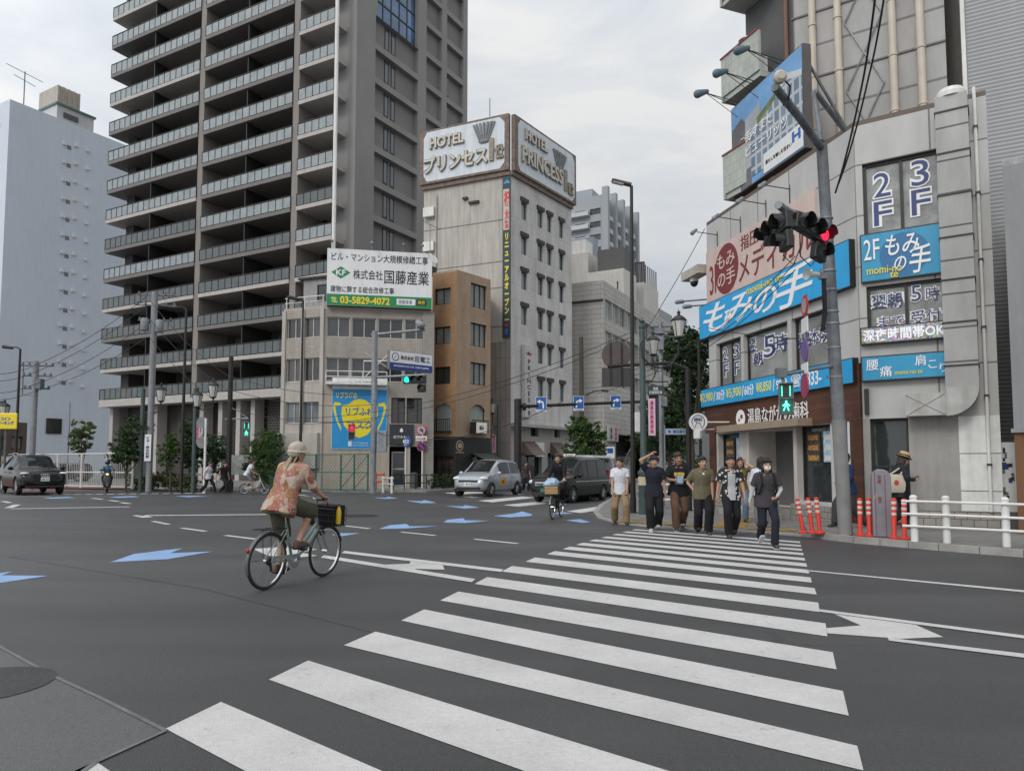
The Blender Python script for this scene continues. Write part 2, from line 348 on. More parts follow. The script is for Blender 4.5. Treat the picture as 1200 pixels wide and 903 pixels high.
green_pole_m=mat('green_post_paint',(.05,.075,.07),.5,var=.2,scale=5)
white_metal=mat('white_painted_metal',(.72,.72,.70),.5,var=.08,scale=5,stain=.18)
green_metal=mat('green_painted_metal',(.025,.12,.085),.5,var=.15,scale=5)
wire_m=mat('cable_rubber',(.015,.015,.016),.6,var=0)
rubber=mat('tyre_rubber',(.018,.018,.018),.75,var=.2,scale=20)
chrome=mat('chrome',(.62,.62,.62),.22,metal=1,var=0)
white_plastic=mat('white_sign_face',(.75,.76,.77),.45,var=.05,scale=3,stain=.06)
sign_back=mat('sign_back_grey',(.19,.19,.2),.5,metal=.3,var=.15)
white_ink=mat('white_lettering',(.82,.82,.82),.5,var=0)
black_ink=mat('black_lettering',(.02,.02,.024),.5,var=0)
navy_ink=mat('navy_lettering',(.03,.05,.17),.5,var=0)
blue_ink=mat('blue_lettering',(.03,.12,.42),.5,var=0)
yellow_ink=mat('yellow_lettering',(.80,.62,.03),.5,var=0)
ltyellow_ink=mat('pale_yellow_lettering',(.74,.70,.22),.5,var=0)
red_ink=mat('red_lettering',(.62,.03,.04),.5,var=0)
maroon_ink=mat('maroon_lettering',(.19,.028,.035),.55,var=0)
green_ink=mat('green_sign_paint',(.012,.22,.075),.5,var=.05)
cyan_face=mat('cyan_sign_face',(.018,.36,.72),.4,var=.06,scale=2,stain=.08)
teal_face=mat('blue_sign_face',(.028,.30,.52),.4,var=.06,scale=2,stain=.12)
pink_face=mat('pale_pink_sign_face',(.62,.48,.44),.5,var=.05,scale=2,stain=.12)
glass=glassmat('window_glass',(.028,.032,.036),(.30,.31,.30),.62)
glass_pale=glassmat('curtained_glass',(.20,.23,.25),(.42,.43,.41),.5,.1)
glass_dark=glassmat('dark_glass',(.02,.024,.027),(.05,.06,.062),.7,.05)
alu_dark=mat('dark_window_frame',(.035,.033,.032),.5,metal=.3,var=.1)
alu_white=mat('pale_window_frame',(.48,.48,.47),.45,metal=.3,var=.1)

# ================================================================ ground
b=MB();b.box(-500,500,-60,900,-.5,0);tag(b.build('road',asphalt),kind='structure')
def sheet(name,pts,m,z,kind='structure',label=None,cat=None):
 pts=[(q.x,q.y)for q in pts];a=sum(pts[i][0]*pts[(i+1)%len(pts)][1]-pts[(i+1)%len(pts)][0]*pts[i][1]for i in range(len(pts)))
 if a<0:pts=pts[::-1]
 bb=MB();bb.add([(x,y,z)for x,y in pts],[tuple(range(len(pts)))])
 return tag(bb.build(name,m),kind=kind)
# near right pavement with its kerb
kr=[P(716,584),P(702,592),P(695,600),P(700,607),P(725,614),P(780,619),P(835,622),P(900,625),P(940,628.5),P(1000,636),P(1100,645),P(1200,653),P(1330,664)]
def pavement(name,edge,back,z=.12,kw=.17,mt=walkway):
 n=len(edge);inner=[]
 for i,p in enumerate(edge):
  d=(edge[min(i+1,n-1)]-edge[max(i-1,0)]);d.z=0;d.normalize();nrm=Vector((-d.y,d.x,0))*(1 if back[2]>0 else -1)
  inner.append(p+nrm*kw)
 bb=MB()
 for i in range(n-1):
  a,c=edge[i],edge[i+1];ia,ic=inner[i],inner[i+1]
  L_=(c-a).length;k=max(1,round(L_/.6))
  for j in range(k):
   t0=j/k;t1=(j+1)/k-.008/L_
   q=[a.lerp(c,t0),a.lerp(c,t1),ia.lerp(ic,t1),ia.lerp(ic,t0)]
   bb.prism([(v.x,v.y)for v in q],-.1,z)
 tag(bb.build('kerb',kerbm,bev=.012),kind='structure')
 bb=MB();bb.prism([(v.x,v.y)for v in inner]+[(v[0],v[1])for v in back[3:]],-.1,z-.006)
 o=bb.build(name,mt);return tag(o,kind='structure')
KZ=.035
ib=kr.index(P(940,628.5));vb=kr[ib]
pavement('pavement',kr[:ib+1],(0,0,1,(vb.x+.9,vb.y+2.2),(60,64),(60,70),(12,75)),KZ)
pavement('pavement',kr[ib:],(0,0,1,(60,4),(60,64),(vb.x+.9,vb.y+2.2)))
# far pavement across the junction, left of the side street
kl=[P(-300,568),P(150,571),P(232,574),P(320,575.5),P(440,577),P(500,576.5),P(545,573),P(585,566),P(600,560)]
pavement('pavement',kl,(0,0,1,(4,140),(-140,140),(-140,75)))
sheet('red_pavement',[P(-260,577),P(60,575),P(190,573),P(235,575),P(150,572),P(20,569),P(-260,568.5)],red_pave,.004)
# tactile paving at the crossing (laid on the pavement)
def at_z(pxs,z):return [P(x,y,z)for x,y in pxs]
sheet('tactile_path',at_z([(833,617.4),(872,618.6),(890,600),(862,599)],KZ),tactile,KZ+.001)
sheet('tactile_path',at_z([(724,609),(832,614.8),(833,617.6),(724,611.6)],KZ),tactile,KZ+.004)
sheet('tactile_path',at_z([(876,616.5),(934,619),(934,622.4),(876,619.6)],KZ),tactile,KZ+.004)
# repaired patch at the lower left
sheet('road_patch',[P(-60,715),P(0,757),P(60,790),P(120,818),P(194,855),P(112,892),P(60,930),P(-300,930)],patch,.004)
def strip(pts,wd):
 bb=MB()
 for a,c in zip(pts[:-1],pts[1:]):
  d=(c-a).normalized();nn=Vector((-d.y,d.x,0))*wd/2
  bb.quad(a-nn,c-nn,c+nn,a+nn)
 return bb
bb=strip([P(-60,715,.008),P(0,757,.008),P(60,790,.008),P(120,818,.008),P(194,855,.008)],.03);tag(bb.build('road_patch_edge',patch_edge),kind='structure')
bb=strip([P(194,855,.008),P(112,892,.008),P(60,930,.008)],.03);tag(bb.build('road_patch_edge',patch_edge),kind='structure')
c0=P(-22,803);bb=MB();bb.lathe([(.44,0),(.44,.009),(.0,.009)],(c0.x,c0.y,0),40);dkp=mat('patch_dark',(.044,.044,.045),.6,var=.2,scale=3,bump=.8,bscale=110,spec=.5);speckle(dkp,38,.5);tag(bb.build('road_patch',dkp),kind='structure')
for cx,cy,r in ((418,604,.42),(640,615,.3)):
 pass
mh=P(418,604);mhm=mat('manhole_iron',(.03,.03,.031),.6,metal=.5,var=.3,scale=9,bump=.6,bscale=18)
bb=MB();bb.lathe([(.62,0),(.62,.007),(.58,.009),(0,.009)],(mh.x,mh.y,0),36);tag(bb.build('manhole_cover',mhm),'dark round iron manhole cover in the middle of the junction','manhole cover')
# ---------------- zebra crossing
lb=[(194,854),(315,796.3),(403,756),(470,727),(516,703.5),(556,684),(588,669.5),(616,658),(641,649.3),(659,643.3),(675,638.3),(690,633.7),(704,630),(717,626.6),(729,623.7),(740,621)]
lt=[(259,822.5),(361,774),(440,740),(497,714),(537,693),(571,676),(600,663),(627,653),(650,645.6),(668,640.3),(683,635.8),(697.5,631.8),(711,628.4),(723,625.2),(735,622.4),(745,619.8)]
rb=[None,None,(1012,903),(994.7,838.7),(980.4,784.3),(969.6,745.6),(960.7,717),(957,696.5),(951.4,682.5),(948.5,671.8),(946,664),(943.7,656.8),(942,650.6),(940.3,645.3),(939,640.6),(938,636.2)]
rt=[None,None,(1004.7,874.1),(987.9,809.7),(976,764.3),(967.5,730.3),(958.9,706),(954.6,689),(950,676.5),(947,667.5),(944.7,660),(942.8,653.6),(941.2,647.8),(939.6,642.8),(938.4,638.4),(937.3,634.2)]
e0,e1=P(1012,903),P(994.7,838.7);ed=(e1-e0).normalized();sd_=(P(994.7,838.7)-P(470,727)).normalized()
def meet(p,d,q,e):
 det=d.x*-e.y+e.x*d.y;t=((q.x-p.x)*-e.y+e.x*(q.y-p.y))/det;return p+d*t
zebra=MB()
def stripe(pts):
 zebra.add([(p.x,p.y,.004)for p in pts],[(0,1,2,3)])
pw=P(112,892);pv=P(30,930)
stripe([pv,meet(pv,sd_,e0,ed),meet(pw,sd_,e0,ed),pw])
for i in range(16):
 A_,B_=P(*lb[i]),P(*lt[i])
 C_=P(*rb[i])if rb[i]else meet(A_,sd_,e0,ed);D_=P(*rt[i])if rt[i]else meet(B_,sd_,e0,ed)
 stripe([A_,C_,D_,B_])
tag(zebra.build('crossing_marking',paint),kind='structure')
# ---------------- other white markings
mk=MB()
def poly(*px,z=.004,bld=None):
 pts=[P(*q)for q in px];a=sum(pts[i].x*pts[(i+1)%len(pts)].y-pts[(i+1)%len(pts)].x*pts[i].y for i in range(len(pts)))
 if a<0:pts=pts[::-1]
 (bld or mk).add([(p.x,p.y,z)for p in pts],[tuple(range(len(pts)))])
def line(p,q,wd,z=.004):
 a,c=P(*p),P(*q);d=(c-a).normalized();n=Vector((-d.y,d.x,0))*wd/2
 mk.add([Vector((v.x,v.y,z))for v in (a-n,c-n,c+n,a+n)],[(0,1,2,3)])
poly((947,669),(1600,733),(1600,729),(946,667.8))
# lane lines and arrow to the right of the crossing
poly((960,714),(1600,796.3),(1600,801),(961,717),z=.007)
poly((1040,747.5),(1600,813.5),(1600,822),(1042,751),z=.007)
poly((968,736),(1009,732.8),(978,719.5),(1073,732),(1105.6,746.4),(1055.5,748.4),(969.6,742))
# lane lines and arrow left of the crossing
poly((404,645.5),(590,667.2),(587,670.2),(400,648),z=.007)
poly((380,650.5),(557,678.5),(553,682.3),(376,653.4),z=.007)
poly((448,661.5),(480,660.4),(482,656),(518,660),(521,667.3),(487,666.4),(484,670))
poly((296,643),(340,640),(372,643.5),(352,647),(372,651),(332,654.5),(312,650))
for p,q,wd in (((470,623.2),(510,627.2),.13),((556,631.5),(607,636.7),.13),((401,615.5),(433,619.2),.13),((264,627),(300,631.5),.13),((213,618.5),(241,622.3),.13),((179,610.5),(198,614.2),.13),
    ((163,603.8),(312,602.6),.3),((12,596),(152,593.6),.3),((161,603.5),(173,606),.3),((10,595),(20,591),.25),((108,583.5),(120,585),.2),((128,586),(139,587.4),.2),((142,588.5),(152,590),.2),((3,587),(12,589),.2)):
 line(p,q,wd)
# far crossings: left across the main road, and across the side street
for y in (576.6,578.6,580.8):line((-60,y+1.2),(60,y+.5),.2);
for i in range(14):line((60+i*13,579.3-i*.12),(69+i*13,579.2-i*.12),.55)
for k,(x0,y0,x1,y1)in enumerate(((536,581,600,578),(560,586.5,612,582),(590,591.5,650,586),(664,599,712,592),(520,577.2,560,576))):
 poly((x0,y0),(x0+17,y0+1.9),(x1+15,y1+.9),(x1,y1-.5))
tag(mk.build('lane_marking',paint),kind='structure')
mb_=MB()
for pts in (((129,658.7),(156.7,649),(196.7,644),(214,642.3),(199,648),(249.3,646),(196.7,655)),((-40,682),(-20,674),(15,669.3),(2,674),(57,674.5),(0,683)),
   ((444,619.6),(456,615.3),(476,613.6),(480,616.4),(513,616.3),(476,619)),((520,612),(524,608.7),(543,607),(545,609.5),(572,610),(545,612.6)),
   ((578,604.4),(602,601.6),(612,599),(624,602.5),(622,604.4),(598,606)),((522,592.6),(542,593.2),(545,591.7),(562,594.6),(544,595.6)),((475,586.2),(494,587),(497,585.6),(512,589),(494,589.4)),((436,582.7),(453,583),(454,581.9),(467,583.6),(452,584.3)),
   ((663,609.5),(680,608),(692,611.7),(682,612.3)),((645,601),(660,600),(672,601.4),(655,602)),((388,626.5),(400,624.5),(422,624.3),(402,628)),((50,583),(80,582),(88,583),(60,584)),((128,582),(156,581),(164,582),(138,583)),((205,581),(225,580.6),(243,581),(220,582.3))):
 poly(*pts,bld=mb_)
tag(mb_.build('cycle_arrow_marking',paint_blue),kind='structure')

# ================================================================ buildings
def sign(name,label,cat,Fm,x0,x1,z0,z1,facem,sidem=None,depth=.15,y=-.0,group=None,frame=.0):
 """a sign board: its panel stands off the wall by y and is depth thick; returns the thing and the y of its face"""
 base=Fm @ Vector(((x0+x1)/2,-y,z0));t=thing(name,label,cat,base,0,group)
 bb=MB();bb.box(x0,x1,-y-depth,-y,z0,z1);bb.build('housing',sidem or alu_dark,t,Fm)
 bb=MB();f=frame;bb.quad((x0+f,-y-depth-.004,z0+f),(x1-f,-y-depth-.004,z0+f),(x1-f,-y-depth-.004,z1-f),(x0+f,-y-depth-.004,z1-f));bb.build('sign_face',facem,t,Fm)
 return t,-y-depth-.012
def rc(Fm,xl,yt,xr,yb):
 x0,z1=fz(Fm,xl,yt);x1,z0=fz(Fm,xr,yb);return x0,x1,z0,z1
def disk(t,name,m,Fm,x,z,r,y,rx=None,seg=32):
 bb=MB();bb.add([((x+(rx or r)*math.cos(2*math.pi*i/seg)),y,z+r*math.sin(2*math.pi*i/seg))for i in range(seg)],[tuple(range(seg))]);return bb.build(name,m,t,Fm)
def flat(t,name,m,Fm,pts,y):
 bb=MB();bb.add([(x,y,z)for x,z in pts],[tuple(range(len(pts)))]);return bb.build(name,m,t,Fm)
def xy(v):return (v.x,v.y)

# ---------------------------------------------------------------- right corner building
CC=PY(1012,HZ,17.0);ZR=zat(1003,149,17.0)
LL=P(828,265,ZR);d2=Vector((.83,-.56));k=0
# right end of the front face: where it meets photo column 1172
dr=ray(1174,HZ);t_=(CC.x*dr.y-CC.y*dr.x)/(d2.y*dr.x-d2.x*dr.y);EE=Vector((CC.x+d2.x*t_,CC.y+d2.y*t_,0))
def along(Q,d,px):
 dr=ray(px,HZ);return Q+d*((Q.x*dr.y-Q.y*dr.x)/(d.y*dr.x-d.x*dr.y))
F1,W1=face(LL,CC);F2,W2=face(CC,EE)
cream=tilemat('cream_metal_panel',(.52,.515,.50),(.495,.49,.475),(.20,.19,.18),1.6,1.25,.016,.5,off=0,var=.08,stain=.12)
greypl=mat('grey_plaster',(.33,.32,.30),.8,var=.1,scale=1.5,stain=.2)
brownwood=tilemat('brown_wood_cladding',(.115,.05,.032),(.08,.034,.022),(.05,.022,.015),1.8,.14,.03,.55,var=.3)
basetile=tilemat('base_tiles',(.34,.32,.28),(.29,.27,.24),(.10,.09,.085),.24,.16,.05,.6,off=.5,var=.2)
t=thing('corner_building','three storey corner building of cream panels carrying blue massage signs and a dental clinic','building',(CC.x,CC.y,0))
RB=t
zb=.12
w1=rc(F1,839,404,869,449);w2=rc(F1,871,392,924,441);w3=rc(F1,927,374,978,431)
zt=(w1[3]+w2[3])/2;zl=(w1[2]+w3[2])/2
w1=(w1[0],w1[1],zl,zt);w2=(w2[0],w2[1],zl,zt);w3=(w3[0],w3[1],zl,zt)
zfas0=fz(F1,1010,492)[1];zfas1=fz(F1,900,447)[1]
g1=(fx(F1,842),fx(F1,867),.45,zfas0-.05);ent=(fx(F1,878),fx(F1,930),.30,zfas0-.05);g2=(fx(F1,934),fx(F1,974),.55,zfas0-.02)
bb=MB();wall(bb,W1,zfas0,ZR,[w1,w2,w3],.2);bb.build('wall',cream,t,F1)
bb=MB();wall(bb,W1,zb-.1,zfas0,[g1,ent,g2],.25);bb.build('shopfront_wall',mat('white_pilaster',(.56,.54,.51),.6,var=.06,stain=.12),t,F1)
for o_,mu in ((w1,1),(w2,0),(w3,0)):window(t,F1,o_,glassmat('office_glass',(.27,.28,.265),(.33,.335,.315),.5,.1),alu_dark,.2,mu,0,.07)
for o_ in (g1,g2):window(t,F1,o_,glass_dark,alu_dark,.25,0,0,.05,name='shop_window')
# entrance recess: side walls and the dark glass door
bb=MB();a,c,d,e=ent;bb.quad((a,1.2,d),(c,1.2,d),(c,1.2,e),(a,1.2,e));bb.quad((a,.25,d),(a,1.2,d),(a,1.2,e),(a,.25,e));bb.quad((c,.25,d),(c,.25,e),(c,1.2,e),(c,1.2,d));bb.quad((a,0,d),(c,0,d),(c,1.2,d),(a,1.2,d));bb.quad((a,.25,e),(a,1.2,e),(c,1.2,e),(c,.25,e))
bb.build('entrance_recess',mat('white_pilaster',(0,0,0)),t,F1)
da=fx(F1,895);dc=fx(F1,922)
bb=MB();bb.box(da,dc,1.1,1.17,d+.01,e-.15);dd_=bb.build('door',glass_dark,t,F1)
bb=MB();bb.box(dc-.22,dc-.18,1.03,1.09,.9,1.5);bb.build('handle',chrome,dd_,F1)
# fascia, awning beam, brown pilasters, step
bb=MB();bb.box(fx(F1,829),W1+.02,-.06,-.003,zfas0,zfas1);bb.build('fascia',brownwood,t,F1)
bb=MB();bb.box(fx(F1,857),fx(F1,956),-.5,-.062,zfas0-.04,zfas0+.16);bb.build('awning_beam',mat('beige_awning',(.30,.235,.17),.6),t,F1)
for a,c in ((.02,fx(F1,840)),(fx(F1,999),W1+.02)):bb=MB();bb.box(a,c,-.05,-.003,zb-.1,zfas0-.003);bb.build('brown_pilaster',brownwood,t,F1)
bb=MB();x0=fx(F1,991);x1=fx(F1,999);
for i,m_ in enumerate(((white_ink),(navy_ink),(white_ink))):
 pass
bb.box(x0,x1-.003,-.04,-.003,zb,zfas0-.003);sb=bb.build('striped_panel',white_metal,t,F1)
bb=MB();bb.box(x0+.25*(x1-x0),x0+.6*(x1-x0),-.05,-.041,zb+.01,zfas0-.01);bb.build('blue_stripe',navy_ink,sb,F1)
for a,c in ((930,999),(841,876)):bb=MB();bb.box(fx(F1,a),fx(F1,c),-.12,-.052,zb-.1,.46);bb.build('tiled_plinth',basetile,t,F1)
bb=MB();bb.box(fx(F1,877),fx(F1,929),-.5,.24,zb-.1,.295);bb.box(fx(F1,872),fx(F1,934),-.9,-.502,zb-.1,.2);bb.build('entrance_step',kerbm,t,F1)
# posters on the shop glass
poster_dark=mat('menu_poster',(.07,.05,.04),.4,var=.8,scale=9);poster_blue=mat('clinic_poster',(.42,.55,.66),.4,var=.35,scale=6)
def poster(x0,x1,z0,z1,m,lab):
 bb=MB();bb.box(x0,x1,.215,.222,z0,z1);o=bb.build('poster',m,None,F1);tag(o,lab,'poster','posters on the clinic glass');return o
def pz(px0,py0,px1,py1):return rc(F1,px0,py0,px1,py1)
for (q,m_,lab)in (((937,506,953,541),poster_dark,'dark food poster on the wide clinic window'),((956,505,972,541),poster_blue,'pale blue notice on the wide clinic window'),((843.5,514,854,543),poster_dark,'dark food poster on the narrow clinic window by the corner'),((855.5,513,866,543),poster_blue,'pale blue notice on the narrow clinic window by the corner')):
 x0,x1,z0,z1=pz(*q);o=poster(x0,x1,z0,z1,m_,lab)
 bb=MB()
 n_=3
 for i in range(n_):
  zz=z0+(z1-z0)*(i+.15)/n_;bb.quad((x0+.1*(x1-x0),.212,zz),(x1-.12*(x1-x0),.212,zz),(x1-.12*(x1-x0),.212,zz+(z1-z0)*.17),(x0+.1*(x1-x0),.212,zz+(z1-z0)*.17))
 bb.build('poster_picture',mat('poster_orange',(.42,.22,.06),.5,var=.7,scale=14)if m_ is poster_dark else mat('poster_white',(.66,.68,.70),.5,var=.2,scale=12),o,F1)
# front face
wa=rc(F2,1010,193,1105,265);wb=rc(F2,1015,336,1112,383);door2=(fx(F2,1021),fx(F2,1066),.35,fz(F2,1040,490)[1])
bb=MB();wall(bb,W2,2.6,ZR,[wa,wb],.15);bb.build('wall',cream,t,F2)
bb=MB();wall(bb,W2,zb-.1,2.6,[door2],.2);bb.build('lower_wall',greypl,t,F2)
gA=mat('curtain_glass',(.24,.245,.235),.15,var=.5,scale=2.2,spec=.8)
window(t,F2,wa,gA,alu_dark,.15,1,0,.07);window(t,F2,wb,gA,alu_dark,.15,1,0,.07);window(t,F2,door2,glass_dark,alu_dark,.2,0,1,.06,name='shop_window')
xq=fx(F2,1125)
for a,c in ((.95,1.75),(1.77,2.59),(.5,.93)):bb=MB();bb.box(xq,W2,-.03,-.002,a,c);bb.build('white_panel',white_metal,t,F2)
for a,c,y_ in ((fx(F2,1067),W2,-.032),(.03,fx(F2,1020),-.002)):bb=MB();bb.box(a,c,-.08,y_,zb-.1,.49);bb.build('tiled_plinth',basetile,t,F2)
bb=MB();bb.box(fx(F2,1016),fx(F2,1021),-.12,-.003,2.7,3.3);bb.build('vent_slot',alu_dark,t,F2)
# roof and hidden sides, parapet cap
bk=Vector((.5,.866));q1=Vector(xy(LL))+Vector((9,4));q2=Vector(xy(EE))+Vector((3.5,6))
bb=MB();A3=(LL.x,LL.y);B3=(EE.x,EE.y)
ins=lambda p:(p[0]+.35,p[1]+.35)
bb.prism([(LL.x,LL.y),(CC.x,CC.y),(EE.x,EE.y),(q2.x,q2.y),(q1.x,q1.y)],ZR,ZR+.12);bb.build('roof',mat('brown_coping',(.12,.085,.07),.6),t,Matrix())
for a_,c_ in ((EE,q2),(q2,q1),(q1,LL)):
 Fs,Ws=face(a_,c_);bb=MB();wall(bb,Ws,0,ZR,[]);bb.build('side_wall',greypl,t,Fs)
# silver duct running up the right edge and round the corner above the plinth
ductm=tilemat('duct_sheet',(.43,.425,.41),(.40,.395,.385),(.12,.12,.12),3,.75,.03,.55,off=0,var=.15,stain=.15)
td=thing('ventilation_duct','boxy grey ventilation duct climbing the front of the corner building','duct',F2 @ Vector((fx(F2,1128),-.3,2.6)))
dx0=fx(F2,1113);dx1=fx(F2,1152);zc=fz(F2,1130,455)[1];zt_=fz(F2,1130,118)[1]
bb=MB();bb.box(dx0,dx1,-.5,-.004,zc,zt_);bb.build('riser',ductm,td,F2)
bb=MB();z_=zc+.45
while z_<zt_:bb.box(dx0-.02,dx1+.02,-.52,-.006,z_,z_+.035);z_+=.95
bb.build('flange',alu_dark,td,F2)
bb=MB();rr=dx1-dx0;r0=[]
hx0=fx(F2,1066);zh0=zc-.62
arc=[(dx1-rr*0-(1-math.cos(a))*(rr*1.0),zc-math.sin(a)*(.62))for a in [R(x)for x in range(0,91,10)]]
pts=arc+[(dx0,zc)]
bb2=[(x,z)for x,z in arc];ring1=[(x,-.5,z)for x,z in bb2]+[(dx0,-.5,zc)];ring2=[(x,-.004,z)for x,z in bb2]+[(dx0,-.004,zc)]
bb.loft([ring1,ring2]);bb.build('elbow',mat('duct_steel',(.40,.395,.38),.5,metal=.2,var=.15,stain=.2),td,F2)
bb=MB();bb.box(hx0,dx0-.002,-.48,-.004,zh0+.02,zc-.1);bb.build('outlet_box',mat('duct_steel',(0,0,0)),td,F2)
bb=MB();bb.tube([(hx0+.02,-.487,zh0+.04),(dx0-.03,-.487,zc-.13)],.012,4);bb.tube([(hx0+.02,-.487,zc-.13),(dx0-.03,-.487,zh0+.04)],.012,4);bb.build('stiffener',mat('duct_steel',(0,0,0)),td,F2)
bb=MB();n_=8
bb.lathe([(.3,0),(.3,.1),(.24,.2),(0,.26)],F2 @ Vector(((dx0+dx1)/2,-.25,zt_)),16);bb.build('cowl',white_metal,td,Matrix())
# pipes beside the duct
tp=thing('drain_pipe','thin white drainpipe clipped beside the grey duct','pipe',F2 @ Vector((dx1+.12,-.1,.2)))
bb=MB();bb.tube([(dx1+.12,-.12,.5),(dx1+.12,-.12,zt_+.2)],.035,8);bb.build('pipe',white_metal,tp,F2)
bb=MB();[bb.box(dx1+.07,dx1+.17,-.17,-.002,z__,z__+.04)for z__ in (1.5,3,4.5,6,7.5,9)];bb.build('clip',alu_dark,tp,F2)

# ---- signs on the chamfered face
def sgn(F_,px,lab,facem,depth=.2,sidem=None,y=.0,name='shop_sign',frame=.03,zfix=None):
 x0,x1,z0,z1=px;return sign(name,lab,'sign',F_,x0,x1,z0,z1,facem,sidem,depth,y,'signs on the corner building',frame)
zA1=(fz(F1,822,362)[1]+fz(F1,997,281)[1])/2;zA0=(fz(F1,822,400)[1]+fz(F1,1003,336)[1])/2
xs0=-.35;xs1=W1-.06
zP1=(fz(F1,831,295)[1]+fz(F1,962,220)[1])/2
t,yf=sign('shop_sign','pale pink upper sign with maroon lettering above the long blue sign','sign',F1,.05,fx(F1,966),zA1+.03,zP1,pink_face,pink_face,.06,.003,'signs on the corner building')
wd=fx(F1,966);hh=zP1-zA1
text('3F',maroon_ink,t,F1,wd*.10,zA1+hh*.42,wd*.10,hh*.55,yf)
ox=fx(F1,858);disk(t,'emblem_disc',maroon_ink,F1,ox,zA1+hh*.50,hh*.46,yf,hh*.42)
text('もみ\nの手',pink_face,t,F1,ox,zA1+hh*.5,hh*.62,hh*.62,yf-.01,.01)
text('指圧',maroon_ink,t,F1,fx(F1,886),zA1+hh*.80,None,hh*.26,yf)
text('メディカル',maroon_ink,t,F1,(fx(F1,872)+wd)/2,zA1+hh*.36,wd-fx(F1,874),hh*.50,yf,.005)
t,yf=sign('shop_sign','long bright blue sign with big slanted white lettering across the angled corner','sign',F1,xs0,xs1,zA0,zA1,cyan_face,alu_dark,.15,.003,'signs on the corner building',.025)
hh=zA1-zA0;wd=xs1-xs0
for ch_,(pa,pb),hk in (('も',(832,866),.80),('み',(858,893),.72),('の',(893,921),.62),('手',(918,966),.95)):
 text(ch_,white_ink,t,F1,(fx(F1,pa)+fx(F1,pb))/2,zA0+hh*(.5 if ch_!='の' else .42),fx(F1,pb)-fx(F1,pa),hh*hk,yf,.012,shear=.25)
text('momi-no te',yellow_ink,t,F1,fx(F1,905),zA0+hh*.84,fx(F1,927)-fx(F1,885),hh*.2,yf,.006)
zB1=(fz(F1,824,458)[1]+fz(F1,1002,419)[1])/2;zB0=(fz(F1,824,479)[1]+fz(F1,1002,449)[1])/2
t,yf=sign('shop_sign','narrow blue price sign with yellow and white figures above the brown fascia','sign',F1,xs0,xs1,zB0,zB1,cyan_face,alu_dark,.15,.003,'signs on the corner building',.025)
hh=zB1-zB0;zc_=(zB0+zB1)/2
for s_,m_,a_,c_,k_ in (('¥2,980',ltyellow_ink,827,842,.55),('/',white_ink,843,845,.55),('30分',white_ink,846,856,.55),('¥5,900',ltyellow_ink,858,876,.55),('/',white_ink,877,879,.55),('60分',white_ink,880,891,.55),('¥8,850',ltyellow_ink,894,912,.55),('/',white_ink,914,916,.55),('90分',white_ink,918,931,.55),('☎',white_ink,936,947,.6),('3833-',white_ink,950,972,.62),('5',white_ink,987,995,.62)):
 text(s_,m_,t,F1,(fx(F1,a_)+fx(F1,c_))/2,zc_,fx(F1,c_)-fx(F1,a_),hh*k_,yf,.012)
# dental clinic name on the fascia
t=thing('shop_sign','white raised clinic lettering with a round white emblem on the brown fascia','sign',F1 @ Vector((fx(F1,910),-.07,zfas0)),0,'signs on the corner building')
zm=(fz(F1,871,489)[1]+fz(F1,950,480)[1])/2
text('湯島ながかみ歯科',white_ink,t,F1,(fx(F1,880)+fx(F1,952))/2,zm,fx(F1,952)-fx(F1,880),.50,-.075,.004)
disk(t,'emblem_disc',white_ink,F1,fx(F1,871.5),zm-.02,.27,-.075);disk(t,'emblem_mark',maroon_ink,F1,fx(F1,871.5)-.08,zm-.07,.05,-.08);disk(t,'emblem_mark',maroon_ink,F1,fx(F1,871.5)+.06,zm+.03,.07,-.08)
# window lettering
def wletter(F_,items,lab,depth=.15):
 t=thing('window_lettering',lab,'window lettering',F_ @ Vector((items[0][1],depth,items[0][3])),0,'lettering stuck on the windows')
 for s_,x_,z_,w_,h_ in [(i[0],i[1],i[3],i[2],i[4])for i in items]:
  text(s_,white_ink,t,F_,x_,z_,w_*1.18,h_*1.12,depth-.03,.06,.002);text(s_,navy_ink,t,F_,x_,z_,w_,h_,depth-.038,.0,.002)
hz_=zt-zl
wletter(F1,[('2',fx(F1,847),.30,zl+hz_*.76,hz_*.27),('F',fx(F1,848),.30,zl+hz_*.40,hz_*.27),('3',fx(F1,860),.32,zl+hz_*.76,hz_*.27),('F',fx(F1,860.5),.32,zl+hz_*.40,hz_*.27)],'navy and white floor numbers on the narrow first floor window',.2)
wletter(F1,[('翌',fx(F1,878),.5,zl+hz_*.78,hz_*.26),('朝',fx(F1,885),.5,zl+hz_*.48,hz_*.26),('5',fx(F1,899),.6,zl+hz_*.66,hz_*.42),('時',fx(F1,912),.7,zl+hz_*.66,hz_*.34)],'navy and white opening hours on the wide middle first floor window',.2)
wletter(F1,[('湯島',fx(F1,937),.8,zl+hz_*.60,hz_*.26),('本院',fx(F1,958),.8,zl+hz_*.60,hz_*.26)],'navy and white branch name on the window behind the signal pole',.2)
x0,x1,z0,z1=wa;hh=z1-z0;wd=x1-x0
wletter(F2,[('2',x0+wd*.25,wd*.22,z0+hh*.70,hh*.32),('F',x0+wd*.25,wd*.24,z0+hh*.32,hh*.32),('3',x0+wd*.74,wd*.22,z0+hh*.76,hh*.33),('F',x0+wd*.74,wd*.24,z0+hh*.38,hh*.33)],'large navy and white floor numbers on the curtained top window')
x0,x1,z0,z1=wb;hh=z1-z0;wd=x1-x0
